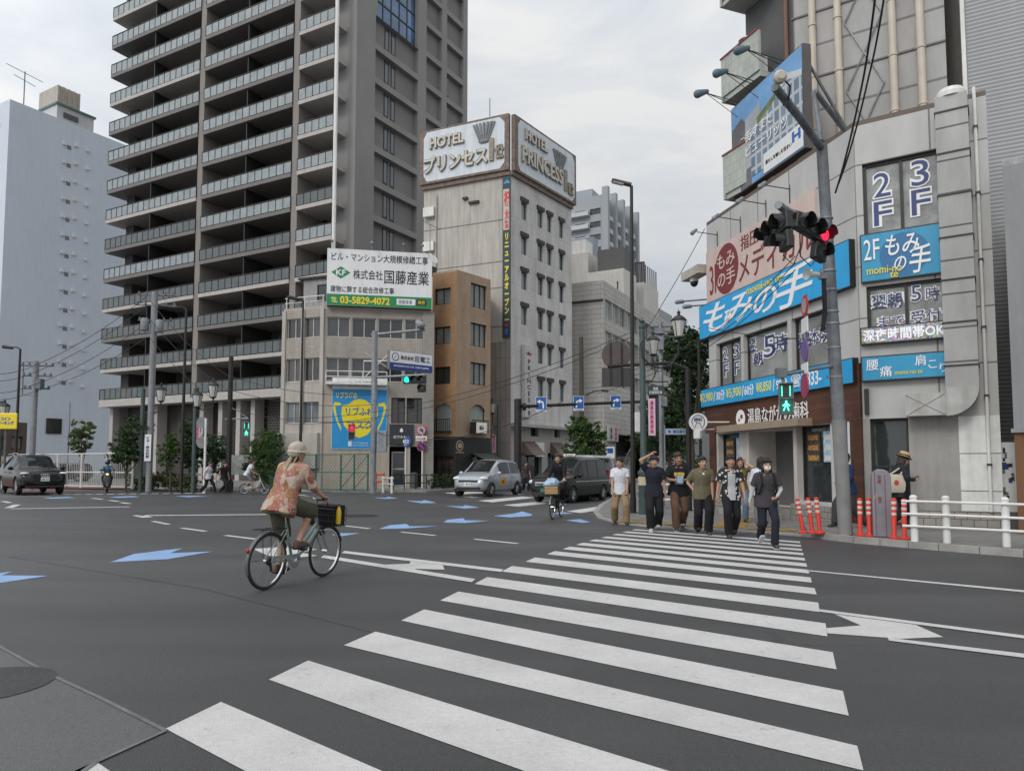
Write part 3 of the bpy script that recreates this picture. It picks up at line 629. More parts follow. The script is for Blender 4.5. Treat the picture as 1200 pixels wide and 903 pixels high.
wletter(F2,[('翌朝',x0+wd*.25,wd*.38,z0+hh*.68,hh*.30),('5',x0+wd*.62,wd*.12,z0+hh*.76,hh*.32),('時',x0+wd*.82,wd*.16,z0+hh*.72,hh*.28),('まで',x0+wd*.30,wd*.32,z0+hh*.24,hh*.24),('受付',x0+wd*.73,wd*.36,z0+hh*.27,hh*.28)],'navy and white closing time on the window below the square blue sign')
# ---- signs on the front face
s1=rc(F2,1008,274,1114,324);s1=(s1[0],fx(F2,1114),fz(F2,1009,333)[1],s1[3]-.06)
t,yf=sgn(F2,s1,'square blue sign with white lettering under the curtained top window',teal_face,.10)
x0,x1,z0,z1=s1;wd=x1-x0;hh=z1-z0
disk(t,'emblem_disc',mat('deep_blue_disc',(.018,.15,.33),.4,var=0),F2,x0+wd*.55,z0+hh*.48,hh*.44,yf+.004)
text('2F',white_ink,t,F2,x0+wd*.15,z0+hh*.66,wd*.20,hh*.42,yf-.01,.0)
text('もみ',white_ink,t,F2,x0+wd*.53,z0+hh*.68,wd*.42,hh*.42,yf-.01,.01,shear=.2);text('の',white_ink,t,F2,x0+wd*.5,z0+hh*.30,wd*.15,hh*.28,yf-.01,.01,shear=.2);text('手',white_ink,t,F2,x0+wd*.74,z0+hh*.34,wd*.26,hh*.55,yf-.01,.01,shear=.2)
text('momi-no',yellow_ink,t,F2,x0+wd*.30,z0+hh*.22,wd*.44,hh*.15,yf-.01,.01);text('te',yellow_ink,t,F2,x0+wd*.42,z0+hh*.09,wd*.1,hh*.12,yf-.01,.01)
s2=(fx(F2,1014),fx(F2,1118),fz(F2,1014,405)[1],fz(F2,1014,385)[1])
led=mat('led_panel',(.05,.05,.06),.5,var=0)
def ledmat():
 t_=led.node_tree;b_=t_.nodes['Principled BSDF'];tcn=t_.nodes.new('ShaderNodeTexCoord');n_=t_.nodes.new('ShaderNodeTexVoronoi');n_.inputs['Scale'].default_value=26
 h_=t_.nodes.new('ShaderNodeHueSaturation');h_.inputs['Saturation'].default_value=.8;h_.inputs['Value'].default_value=.55
 t_.links.new(tcn.outputs['Object'],n_.inputs['Vector']);t_.links.new(n_.outputs['Color'],h_.inputs['Color']);t_.links.new(h_.outputs[0],b_.inputs['Emission Color']);b_.inputs['Emission Strength'].default_value=.9
ledmat()
t,yf=sgn(F2,s2,'multicoloured light emitting display board with white text',led,.16,frame=.03)
text('深夜時間帯OK',mat('led_white',(.85,.85,.9),.5,emit=.22,var=0),t,F2,(s2[0]+s2[1])/2,(s2[2]+s2[3])/2,(s2[1]-s2[0])*.93,(s2[3]-s2[2])*.68,yf,.02)
s3=(fx(F2,1014),fx(F2,1122),fz(F2,1014,448)[1],fz(F2,1014,419)[1])
t,yf=sgn(F2,s3,'low blue sign naming aches in white lettering, under the display board',teal_face,.18)
x0,x1,z0,z1=s3;wd=x1-x0;hh=z1-z0
for s_,a_,c_,k_ in (('腰',.13,.64,.42),('痛',.28,.36,.42),('肩',.66,.70,.40),('こ',.79,.52,.30),('り',.90,.36,.34)):text(s_,white_ink,t,F2,x0+wd*a_,z0+hh*c_,None,hh*k_,yf,.005)
text('momi-no te',yellow_ink,t,F2,x0+wd*.53,z0+hh*.28,wd*.30,hh*.16,yf,.008)
# ---- floodlights over the pink sign and the cctv box at the corner
for i,px in enumerate((846,874,905,934)):
 x_=fx(F1,px);z_=ZR-.55
 t=thing('sign_floodlight',['small floodlight on a wall arm, nearest the roof corner over the pink sign','small floodlight on a wall arm over the round pink sign emblem','small floodlight on a wall arm, third along the pink sign','small floodlight on a wall arm beside the signal pole over the pink sign'][i],'floodlight',F1 @ Vector((x_,0,z_)),0,'floodlights over the pink sign')
 bb=MB();bb.tube([(x_,-.003,z_),(x_,-.75,z_+.05)],.014,6);bb.tube([(x_,-.02,z_+.12),(x_,-.02,z_-.5)],.012,6);bb.build('arm',alu_dark,t,F1)
 bb=MB();bb.cap((x_,-.78,z_+.12),(x_,-.92,z_),.05,.075,0,10);bb.build('lamp_head',galv,t,F1)
t=thing('camera_box','beige box with a hanging dome camera sticking out at the roof corner','security camera',F1 @ Vector((0,0,6)))
x_,z_=fz(F1,832,313)
bb=MB();bb.box(-1.3,-.02,-.35,.1,z_-.15,z_+.15);bb.build('housing',mat('beige_box',(.42,.38,.32),.6),t,F1)
bb=MB();bb.ell((-.75,-.12,z_-.3),.14,.14,.16);bb.build('dome',black_paint,t,F1,smooth=True)
bb=MB();bb.lathe([(.15,-.28),(.15,-.15)],F1 @ Vector((-.75,-.12,z_)));bb.build('dome_mount',white_metal,t,Matrix())
# ---- roof billboard with an architectural picture
TLz=(fz(F1,864,128)[1]);
Fb=F1 @ Matrix.Translation((0,.25,0))
x0,zt0=fz(Fb,865,128);x1,zt1=fz(Fb,950,54);_,zb0=fz(Fb,868,232);_,zb1=fz(Fb,955,173)
z1=(zt0+zt1)/2;z0=max((zb0+zb1)/2,ZR+.2)
t=thing('roof_billboard','billboard with a picture of a modern glass building on the roof edge','billboard',Fb @ Vector(((x0+x1)/2,0,ZR+.12)))
bb=MB();bb.box(x0,x1,-.25,.0,z0,z1);bb.build('panel',mat('billboard_edge',(.10,.085,.08),.6),t,Fb)
wd=x1-x0;hh=z1-z0;fl=lambda n_,m_,pts,y:flat(t,n_,m_,Fb,[(x0+wd*u,z0+hh*v)for u,v in pts],y)
fl('picture_sky',mat('picture_sky',(.16,.34,.60),.4,var=.35,scale=.5),[(.01,.01),(.99,.01),(.99,.99),(.01,.99)],-.254)
fl('picture_street',mat('picture_grey',(.13,.13,.14),.4,var=.3,scale=1),[(.01,.01),(.30,.01),(.30,.62),(.16,.80),(.01,.74)],-.258)
fl('picture_tower',mat('picture_pale',(.40,.42,.45),.4,var=.2,scale=1),[(.22,.2),(.44,.2),(.44,.80),(.22,.74)],-.262)
fl('picture_building',tilemat('picture_facade',(.13,.20,.28),(.2,.27,.34),(.5,.52,.54),.32,.42,.16,.3,off=0),[(.30,.08),(.99,.08),(.99,.72),(.80,.78),(.30,.50)],-.266)
fl('picture_roof',mat('picture_white',(.58,.6,.62),.4,var=.1),[(.30,.50),(.80,.78),(.99,.70),(.99,.76),(.80,.85),(.30,.56)],-.270)
fl('picture_green',mat('picture_green',(.13,.17,.06),.5,var=.4,scale=3),[(.40,.57),(.66,.70),(.66,.76),(.40,.66)],-.272)
fl('picture_caption',white_plastic,[(.48,.02),(.99,.02),(.99,.26),(.48,.22)],-.274)
text('街すまだ',white_ink,t,Fb,x0+wd*.42,z0+hh*.54,wd*.40,hh*.12,-.28,.01);text('ビューリッツ',white_ink,t,Fb,x0+wd*.52,z0+hh*.38,wd*.58,hh*.12,-.28,.01)
text('H',blue_ink,t,Fb,x0+wd*.91,z0+hh*.17,wd*.1,hh*.1,-.28,.03);text('暮らしを愉しむ住まい',black_ink,t,Fb,x0+wd*.68,z0+hh*.12,wd*.34,hh*.04,-.28)
bb=MB()
for u in (.05,.5,.95):bb.tube([(x0+wd*u,.08,ZR+.12),(x0+wd*u,.08,z1)],.05,6);bb.tube([(x0+wd*u,.1,z1-.5),(x0+wd*u,1.8,ZR+.13)],.04,6)
bb.build('support_frame',galv_dark,t,Fb)
for i,u in enumerate((.10,.42,.74)):
 tl=thing('billboard_lamp',['lamp on a wire arm over the far left end of the roof billboard','lamp on a wire arm over the middle of the roof billboard','lamp on a wire arm over the near end of the roof billboard'][i],'lamp',Fb @ Vector((x0+wd*u,-.1,z1)),0,'lamps over the roof billboard')
 bb=MB();xx=x0+wd*u;bb.tube([(xx-.1,-.12,z1-.02),(xx,-1.35,z1+.25)],.014,5);bb.tube([(xx+.1,-.12,z1-.02),(xx,-1.35,z1+.25)],.014,5);bb.tube([(xx,-.12,z1-.5),(xx,-1.35,z1+.25)],.01,5);bb.build('arm',alu_dark,tl,Fb)
 bb=MB();bb.cap((xx,-1.3,z1+.3),(xx,-1.62,z1+.18),.07,.13,0,10);bb.build('lamp_head',mat('lamp_blue_grey',(.10,.14,.17),.5),tl,Fb,smooth=True)

# ---------------------------------------------------------------- tall beige block rising behind the corner building
d2v=Vector((.83,-.56,0)).normalized()
TA=PY(943,HZ,21.0);dr=ray(1128,HZ);t_=(TA.x*dr.y-TA.y*dr.x)/(d2v.y*dr.x-d2v.x*dr.y);TB=TA+d2v*t_
FT,WT=face(TA,TB)
t=thing('panel_tower','tall grey panelled block with cream pipes rising behind the corner building','building',(TA.x,TA.y,0))
HT=42
panel_grey=tilemat('grey_wall_panel',(.42,.415,.40),(.395,.39,.38),(.2,.2,.195),2.6,2.0,.02,.6,off=0,var=.1,stain=.15)
bb=MB();wall(bb,WT,0,HT,[]);bb.build('wall',panel_grey,t,FT)
TC=along(TA,Vector((-.35,.94,0)),885);TD=TB+Vector((4,7,0))
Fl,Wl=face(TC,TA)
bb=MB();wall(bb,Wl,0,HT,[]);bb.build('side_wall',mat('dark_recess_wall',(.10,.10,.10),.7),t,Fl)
bb=MB();bb.prism([xy(TA),xy(TB),xy(TD),xy(TC)],HT,HT+.2);bb.build('roof',greypl,t,Matrix())
Fs,Ws=face(TB,TD);bb=MB();wall(bb,Ws,0,HT,[]);bb.build('side_wall',greypl,t,Fs)
creampipe=mat('cream_pipe',(.55,.49,.41),.5,var=.06,stain=.15)
for px in (961,992,1058,1092):
 x_=fx(FT,px+6);bb=MB();bb.tube([(x_,-.14,ZR-1),(x_,-.14,HT-1)],.105,12)
 z_=ZR
 while z_<30:bb.tube([(x_,-.14,z_),(x_,-.14,z_+.06)],.125,12);z_+=1.6
 bb.build('pipe',creampipe,t,FT,smooth=True)
bb=MB();xa=fx(FT,1006);xb_=fx(FT,1052);hs=(xb_-xa)*2.1
for i in range(6):
 z_=8.2+i*hs;bb.tube([(xa,-.05,z_),(xb_,-.05,z_+hs)],.02,5);bb.tube([(xb_,-.05,z_),(xa,-.05,z_+hs)],.02,5)
bb.build('cross_brace',galv,t,FT)
for i in range(12):bb=MB();bb.box(-.05,WT,-.04,-.004,9+2.*i,9.05+2.*i);bb.build('panel_joint',mat('joint_grey',(.15,.15,.145),.7),t,FT)
mint=tilemat('mint_tile_balcony',(.46,.48,.44),(.43,.45,.415),(.33,.34,.32),.3,.3,.03,.6,var=.15,stain=.1)
for i in range(9):
 z_=ZR+.35+i*3.25
 bb=MB();bb.box(.0,Wl-.45,-.9,-.003,z_,z_+.18);bb.box(.0,Wl-.45,-.95,-.85,z_+.18,z_+1.45);bb.box(-.1,.0,-.95,.3,z_,z_+1.45);bk_=bb.build('balcony',mint,t,Fl)
 bb=MB();bb.box(-.12,Wl-.45,-.98,-.82,z_+1.45,z_+1.5);bb.build('balcony_cap',mat('red_brown_cap',(.20,.04,.04),.5),bk_,Fl)
 bb=MB();bb.box(.5,1.3,-.7,-.25,z_+.19,z_+.95);bb.lathe([(.26,0),(.26,.03),(.05,.03)],(.9,-.7,z_+1.3+.3),14,0);bb.build('air_conditioner',white_metal,bk_,Fl)
bb=MB();bb.tube([(Wl-.2,-.1,7),(Wl-.2,-.1,HT)],.07,8);bb.build('drain_pipe',mat('brown_pipe',(.16,.08,.06),.5),t,Fl)
# white wall sliver and the corrugated block at the right edge
corr=tilemat('corrugated_grey',(.40,.41,.42),(.38,.39,.40),(.24,.245,.25),8,.11,.3,.5,off=0,var=.06)
corrv=tilemat('corrugated_vertical',(.27,.275,.28),(.25,.255,.26),(.15,.15,.155),.13,6,.004,.55,off=0,var=.12,stain=.12)
GA=PY(1152,HZ,19.0);GB=GA+Vector((7.5,-4.2,0));FG,WG=face(GA,GB)
t=thing('corrugated_building','tall building clad in pale horizontal corrugated sheet at the right edge','building',(GA.x,GA.y,0))
bb=MB();wall(bb,WG,0,40,[]);bb.build('wall',corr,t,FG)
bb=MB();bb.box(-.1,.0,-.1,.3,0,40);bb.build('corner_trim',white_metal,t,FG)
GC=GA+Vector((2.5,8,0));Fl2,Wl2=face(GC,GA);bb=MB();wall(bb,Wl2,0,40,[]);bb.build('side_wall',mat('white_render',(.48,.47,.45),.7,stain=.2),t,Fl2)
bb=MB();bb.prism([xy(GA),xy(GB),(GB.x+3,GB.y+8),xy(GC)],40,40.2);bb.build('roof',greypl,t,Matrix())
HA=PY(1190,HZ,14.6);HB=HA+Vector((6,-4.0,0));FH,WH=face(HA,HB);zk=zat(1182,195,14.6);zw=zat(1186,500,14.6)
t=thing('corrugated_house','low grey corrugated annexe with brown boarded ground floor at the right edge','building',(HA.x,HA.y,0))
zw2=zat(1185,505,14.6)
bb=MB();wall(bb,WH,zw2,zk,[]);bb.build('wall',corrv,t,FH)
bb=MB();wall(bb,WH,0,zw2,[]);bb.build('lower_wall',tilemat('brown_boards',(.19,.10,.05),(.15,.075,.04),(.07,.04,.025),.16,5,.01,.7,off=0,var=.3),t,FH)
bb=MB();bb.box(-.05,WH,-.08,-.003,zw2-.03,zw2+.05);bb.build('drip_edge',galv,t,FH)
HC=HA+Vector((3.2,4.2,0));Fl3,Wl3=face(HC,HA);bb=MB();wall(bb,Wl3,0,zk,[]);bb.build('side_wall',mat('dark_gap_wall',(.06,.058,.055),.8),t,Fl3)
bb=MB();bb.prism([xy(HA),xy(HB),(HB.x+3,HB.y+4),xy(HC)],zk,zk+.12);bb.build('roof',galv,t,Matrix())
# ---------------------------------------------------------------- dark apartment tower
TS=1.38
A=PY(138,HZ,52*TS);dA=Vector((.883,-.47,0)).normalized();dr=ray(412,HZ)
B=along(A,dA,411);dB=Vector((.5,.866,0));C_=along(B,dB,546)
FA,WA=face(A,B);FB,WB=face(B,C_)
tw_wall=mat('tower_grey_brown',(.235,.226,.222),.75,var=.08,scale=.3)
tw_pier=mat('tower_pier',(.225,.205,.19),.7,var=.06,scale=.4,stain=.08)
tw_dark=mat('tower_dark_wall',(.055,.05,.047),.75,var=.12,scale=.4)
tw_slab=mat('tower_slab',(.165,.156,.15),.7,var=.06,scale=.5,stain=.1)
tw_white=mat('tower_light_slab',(.42,.40,.38),.7,var=.06,scale=.5,stain=.12)
rail_glass=mat('balcony_glass_sky',(.215,.25,.265),.12,var=.25,scale=1.2,spec=.9)  # upper railings: sky reflection painted in as a paler base colour
rail_dark=mat('balcony_glass_dark',(.07,.084,.088),.12,var=.3,scale=1.2,spec=.7)  # darker copy of the same glass for lower floors, without the painted sky
t=thing('apartment_tower','tall dark grey apartment tower with long rows of glass fronted balconies','building',(B.x,B.y,0))
z0f=fz(FA,330,462)[1]
zref=fz(FA,250,94)[1]
xP=[0.9,fx(FA,241),fx(FA,354),fx(FA,403)]
# storey height from the slab spacing along the middle pier
FH_=(fz(FA,357,128)[1]-fz(FA,357,288)[1])/4
NF=24;HTW=z0f+NF*FH_+1
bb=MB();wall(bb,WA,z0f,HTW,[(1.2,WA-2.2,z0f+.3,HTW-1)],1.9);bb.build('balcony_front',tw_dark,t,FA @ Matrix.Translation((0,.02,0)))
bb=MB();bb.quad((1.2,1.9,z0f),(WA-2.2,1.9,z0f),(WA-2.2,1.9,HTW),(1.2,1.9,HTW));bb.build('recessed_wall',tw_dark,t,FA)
bb=MB();bb.box(WA-2.2,WA+.004,-.02,1.0,z0f,HTW);bb.build('corner_wall',tw_wall,t,FA)
bb=MB();[bb.box(x-.34,x+.34,-1.5,1.88,z0f-.3,HTW)for x in xP[1:3]];bb.build('pier',tw_pier,t,FA,bev=.03)
bb=MB();xm=fx(FA,403);bb.tube([(xm,-1.62,z0f+FH_*3),(xm,-1.62,HTW)],.16,10);bb.build('drain_pipe',white_metal,t,FA)
# balconies: three bays on every storey
bays=[(-.9,xP[1]-.35),(xP[1]+.35,xP[2]-.35),(xP[2]+.35,WA-1.0)]
bal={}
def balcony(i,x0,x1,light,dark):
 key=(i,light,dark)
 if key not in bal:
  wd=x1-x0;bb=MB();bb.box(0,wd,-1.6,1.88,0,.34)
  s_=bb.mesh('balcony',[tw_white if light else tw_slab])
  n=max(2,round(wd/.85));g=MB();fr=MB()
  g.box(.03,wd-.03,-1.56,-1.54,.42,1.32)
  for k in range(n+1):fr.box(wd*k/n-.025,wd*k/n+.025,-1.59,-1.53,.34,1.36)
  fr.box(0,wd,-1.60,-1.52,1.36,1.42)
  if i==0:
   for k in range(4):fr.box(-.02,.04,-1.55+.8*k,-1.5+.8*k,.34,1.36)
   fr.box(-.03,.05,-1.52,.9,1.36,1.42)
  w_=MB();m_=wd/2
  for xx in ((m_,)if i<2 else ()):w_.box(xx-.05,xx+.05,-1.45,1.86,.36,FH_-.02)
  if i==2:w_.box(.4,.5,1.2,1.86,.36,FH_-.02)
  wi=MB()
  for u0,u1 in ((.08,.40),(.58,.92)):wi.quad((wd*u0,1.86,.4),(wd*u1,1.86,.4),(wd*u1,1.86,FH_-.35),(wd*u0,1.86,FH_-.35))
  wf=MB()
  for u0,u1 in ((.08,.40),(.58,.92)):
   for q in (0,.5,1):xx=wd*(u0+(u1-u0)*q);wf.box(xx-.04,xx+.04,1.8,1.855,.4,FH_-.35)
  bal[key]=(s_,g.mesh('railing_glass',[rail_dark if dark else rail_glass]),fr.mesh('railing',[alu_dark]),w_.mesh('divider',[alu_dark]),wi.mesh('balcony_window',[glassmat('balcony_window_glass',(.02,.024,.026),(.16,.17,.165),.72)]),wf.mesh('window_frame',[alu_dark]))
 return bal[key]
acr=random.Random(11);_m={}
def side_glass(dk):
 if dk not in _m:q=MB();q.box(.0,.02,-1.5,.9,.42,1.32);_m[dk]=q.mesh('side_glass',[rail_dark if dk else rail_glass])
 return _m[dk]
def ac_mesh():
 if 'ac' not in _m:q=MB();q.box(-.4,.4,-.15,.15,0,.62);_m['ac']=q.mesh('air_conditioner',[white_metal])
 return _m['ac']
for f in range(NF):
 for i,(x0,x1)in enumerate(bays):
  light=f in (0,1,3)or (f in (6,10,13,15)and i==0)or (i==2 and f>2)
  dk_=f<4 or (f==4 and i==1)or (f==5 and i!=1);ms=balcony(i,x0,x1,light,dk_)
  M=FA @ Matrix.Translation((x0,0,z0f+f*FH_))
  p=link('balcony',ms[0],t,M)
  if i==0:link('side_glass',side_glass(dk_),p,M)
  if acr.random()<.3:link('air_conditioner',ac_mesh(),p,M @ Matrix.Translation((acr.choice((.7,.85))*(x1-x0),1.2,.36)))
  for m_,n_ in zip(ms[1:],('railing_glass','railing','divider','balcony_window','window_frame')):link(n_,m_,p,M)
# podium: pale columns with dark latticed panels between
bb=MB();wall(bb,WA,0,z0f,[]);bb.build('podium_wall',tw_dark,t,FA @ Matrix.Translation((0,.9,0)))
lattice=tilemat('lattice_screen',(.03,.028,.027),(.035,.032,.03),(.10,.095,.09),.34,.25,.22,.7,off=.5)
for a,c in ((148,172),(200,230),(250,268),(280,302),(306,330)):
 bb=MB();bb.box(fx(FA,a),fx(FA,c),.6,.88,0,z0f-.35);bb.build('lattice_panel',lattice,t,FA)
for a in (134,186,240,262,283,300):
 x_=fx(FA,a);bb=MB();bb.box(x_-.26,x_+.26,-.5,.55,0,z0f-.02);bb.build('column',tw_white,t,FA)
bb=MB();bb.box(-.9,WA+.1,-1.6,.02,z0f-.36,z0f-.003);bb.build('podium_beam',tw_white,t,FA)
# right side: pilasters, recessed panels with slit windows, stair window at the top
zs=lambda k:z0f+k*FH_
ops=[];xa,xb_,xc,xd,xe,xg=[fx(FB,q)for q in (428,436,485,494,521,540)]
colA=(fx(FB,434),fx(FB,486));colB=(fx(FB,496),fx(FB,515));colC=(fx(FB,521),fx(FB,541))
for f in range(NF-1):
 z_=zs(f)
 for a,c in (colA,colB,colC):ops.append((a,c,z_+.1,z_+FH_-.45))
zst=fz(FB,465,36)[1]
ops=[o for o in ops if not (o[0]==colA[0]and o[2]>zst-1.5)]+[(colA[0]+.2,colA[1]-.1,zst-.1,zst+10)]
bb=MB();wall(bb,WB,0,HTW,ops,.45);bb.build('side_wall',tw_wall,t,FB)
bb=MB();bb.quad((0,.45,0),(WB,.45,0),(WB,.45,HTW),(0,.45,HTW));bb.build('recessed_panel',mat('tower_panel',(.185,.178,.175),.75,var=.08,scale=.4),t,FB)
sg=mat('slit_glass',(.08,.10,.12),.08,var=.2,spec=.9)
for f in range(NF-1):
 z_=zs(f)
 if z_>zst-1.5:continue
 for px in (452,460):
  x_=fx(FB,px);Mw=FB @ Matrix.Translation((x_,.42,z_+.55));bb=MB();bb.box(-.22,.22,0,.028,0,FH_-1.1);p=bb.build('window',sg,t,Mw)
  bb=MB();bb.box(-.27,-.22,-.03,.028,-.3,FH_-1.05);bb.box(.22,.27,-.03,.028,-.3,FH_-1.05);bb.box(-.22,.22,-.02,.028,-.3,0);bb.build('window_frame',alu_dark,p,Mw)
 if f>3:
  x_=fx(FB,523.5);bb=MB();bb.box(x_-.35,x_+.35,.3,.449,z_+.5,z_+FH_-.6);bb.build('window',glass_dark,t,FB)
Mw=FB @ Matrix.Translation((0,.40,0));a,c=colA[0]+.2,colA[1]-.1
bb=MB();bb.box(a,c,0,.02,zst,zst+10);p=bb.build('stair_window',mat('stair_blue_glass',(.05,.12,.24),.05,var=.5,scale=.6,spec=1),t,Mw)
bb=MB();[bb.box(a+(c-a)*k/5-.05,a+(c-a)*k/5+.05,-.05,-.002,zst,zst+10)for k in range(6)];[bb.box(a,c,-.06,-.003,zst+1.6*k,zst+1.6*k+.1)for k in range(7)];bb.build('window_frame',alu_dark,p,Mw)
bk2=C_+(A-B);
bb=MB();bb.prism([xy(A+Vector((0,.1,0))),xy(B),xy(C_),xy(bk2)],HTW,HTW+.3);bb.build('roof',tw_wall,t,Matrix())
for a_,c_ in ((C_,bk2),(bk2,A)):
 Fs,Ws=face(a_,c_);bb=MB();wall(bb,Ws,0,HTW,[]);bb.build('back_wall',tw_wall,t,Fs)

# ---------------------------------------------------------------- commercial building with the roof billboard
B=PY(376,HZ,42);zt=zat(376,361,42);A=P(333,365,zt);C_=P(507,366,zt)
A.z=C_.z=0;B.z=0
FA,WA=face(A,B);FB,WB=face(B,C_)
ribbed=tilemat('beige_ribbed_tile',(.43,.39,.345),(.385,.345,.305),(.16,.14,.12),.30,.10,.06,.7,var=.18,stain=.08)
beige=mat('beige_render',(.43,.375,.315),.75,var=.1,scale=.7,stain=.15)
t=thing('office_building','beige ribbed office building at the far corner with bands of dark windows','building',(B.x,B.y,0));OB=t
r1=(fz(FB,440,373)[1],fz(FB,440,396)[1]);r2=(fz(FB,440,420)[1],fz(FB,440,447)[1]);r3=(fz(FB,480,466)[1],fz(FB,480,496)[1])
pan=[fx(FB,q)for q in (379,409,440,472,501)]
ops=[(pan[k]+.06,pan[k+1]-.06,r[1],r[0])for r in (r1,r2)for k in range(4)]
pan3=[fx(FB,q)for q in (457,475,502)]
ops3=[(pan3[k]+.04,pan3[k+1]-.04,r3[1],r3[0])for k in range(2)]
shop=(fx(FB,455),fx(FB,500),.2,fz(FB,480,523)[1])
zmid=r2[1]-.12;pxs_=fx(FB,453)
bb=MB();wall(bb,WB,zmid,zt,ops,.18);bb.build('wall',ribbed,t,FB)
bb=MB();wall(bb,pxs_,0,zmid,[]);bb.build('lower_wall',beige,t,FB)
bb=MB();wall(bb,WB,0,zmid,ops3+[shop],.2,x0=pxs_);bb.build('shop_wall',ribbed,t,FB)
og=glassmat('tinted_office_glass',(.05,.048,.045),(.10,.10,.095),.6,.07)
for o_ in ops:window(t,FB,o_,og,alu_white,.18,1,0,.05)
for o_ in ops3:window(t,FB,o_,og,alu_dark,.2,1,0,.06)
a,c,d,e=shop
bb=MB();bb.quad((a,1.4,d),(c,1.4,d),(c,1.4,e),(a,1.4,e));bb.build('shop_recess',mat('dark_interior',(.03,.028,.026),.8),t,FB)
window(t,FB,(a+.2,a+(c-a)*.45,d+.02,e-.3),glass_dark,alu_white,.5,0,1,.07,name='door')
bb=MB();[bb.box(x_-.15,x_+.15,-.05,.3,0,e)for x_ in (a-.1,a+(c-a)*.5,c+.15)];bb.build('pillar',beige,t,FB)
opsA=[(WA*u0,WA*u1,r[1],r[0])for r in (r1,r2)for u0,u1 in ((.08,.48),(.53,.93))]+[(WA*u0,WA*u1,fz(FA,350,496)[1],fz(FA,350,471)[1])for u0,u1 in ((.08,.48),(.52,.92))]
bb=MB();wall(bb,WA,zmid-.05,zt,opsA[:4],.18);bb.build('wall',ribbed,t,FA)
bb=MB();wall(bb,WA,0,zmid-.05,opsA[4:],.18);bb.build('lower_wall',mat('pale_render',(.44,.41,.37),.7,var=.08,scale=.8,stain=.18),t,FA)
for o_ in opsA[:4]:window(t,FA,o_,og,alu_white,.18,1,0,.05)
for o_ in opsA[4:]:window(t,FA,o_,glass_pale,alu_white,.18,1,0,.05)
zz=fz(FA,350,507)[1]
bb=MB();bb.box(-.05,WA-.05,-.35,-.004,zz-2.1,zz-.03);bb.build('projecting_bay',mat('pale_render',(0,0,0)),t,FA)
bb=MB();[bb.box(WA*u-.12,WA*u+.12,-.08,-.004,0,zt)for u in (.02,.5,.985)];bb.build('pilaster',mat('pale_render',(0,0,0)),t,FA)
bb=MB();bb.box(WB-.6,WB+.1,-.1,-.003,0,zt);bb.build('end_pilaster',tilemat('pale_brick',(.36,.34,.31),(.32,.30,.27),(.2,.19,.18),.3,.09,.08,.7),t,FB)
n_=Vector((FA.col[1].x+FB.col[1].x,FA.col[1].y+FB.col[1].y,0)).normalized()
q1=Vector((A.x+.5,A.y+8,0));q2=Vector((C_.x-1,C_.y+8,0))
bb=MB();bb.prism([xy(A),xy(B),xy(C_),xy(q2),xy(q1)],zt,zt+.15);bb.build('roof',beige,t,Matrix())
for a_,c_ in ((C_,q2),(q2,q1),(q1,A)):
 Fs,Ws=face(a_,c_);bb=MB();wall(bb,Ws,0,zt,[]);bb.build('side_wall',beige,t,Fs)
pa=fx(FA,345);bb=MB();bb.box(.2,WA+.6,1.6,4.5,zt+.15,zt+2.3);ph=bb.build('penthouse',mat('penthouse_grey',(.30,.30,.31),.7,stain=.2),t,FA)
bb=MB();bb.box(-.1,WA+.8,1.4,4.6,zt+2.3,zt+2.42);bb.build('penthouse_roof',alu_dark,ph,FA)
window(ph,FA,(WA*.45,WA*.95,zt+.9,zt+1.9),glass,alu_dark,1.58,1,0,.05)
bb=MB();bb.tube([(0,.1,zt+.8),(WA,.1,zt+.8)],.03,5);bb.tube([(0,.1,zt+.5),(WA,.1,zt+.5)],.02,5);[bb.tube([(x_,.1,zt+.15),(x_,.1,zt+.8)],.025,5)for x_ in (.1,WA/2,WA-.1)];bb.build('roof_railing',white_metal,t,FA)
# railing and small ledge over the poster
zr=fz(FB,415,442)[1];xr0=fx(FB,381);xr1=fx(FB,452)
bb=MB();bb.box(xr0,xr1,-.7,-.003,zmid-.15,zmid-.02);[bb.tube([(xr0,-.66,z_),(xr1,-.66,z_)],.03,5)for z_ in (zmid+.3,zmid+.62)];[bb.tube([(xr0+(xr1-xr0)*k/5,-.66,zmid-.02),(xr0+(xr1-xr0)*k/5,-.66,zmid+.62)],.025,5)for k in range(6)];bb.build('ledge_railing',white_metal,t,FB)
# roof billboard
x0=fx(FB,380);x1=fx(FB,504);z1=(fz(FB,380,292)[1]+fz(FB,504,300)[1])/2;z0=zt+.12
t,yf=sign('roof_billboard','white roof billboard with black lettering and a green telephone strip','billboard',FB,x0,x1,z0,z1,white_plastic,alu_dark,.35,.05,None,.0)
wd=x1-x0;hh=z1-z0;tx=lambda s_,m_,u,v,ww,vh,**k_:text(s_,m_,t,FB,x0+wd*u,z0+hh*v,wd*ww if ww else None,hh*vh if vh else None,yf,**k_)
flat(t,'green_strip',green_ink,FB,[(x0+.01,z0+.01),(x1-.01,z0+.01),(x1-.01,z0+hh*.20),(x0+.01,z0+hh*.20)],yf+.004)
tx('ビル・マンション大規模修繕工事',black_ink,.5,.86,.92,.14,off=.006);tx('株式会社',black_ink,.385,.56,.28,.17,off=.006);tx('国藤産業',black_ink,.755,.54,.43,.25,off=.008);tx('建物に関する総合改修工事',black_ink,.335,.29,.6,.115,off=.006)
tx('TEL',ltyellow_ink,.07,.095,.06,.09,off=.03);tx('03-5829-4072',yellow_ink,.36,.10,.47,.13,off=.03)
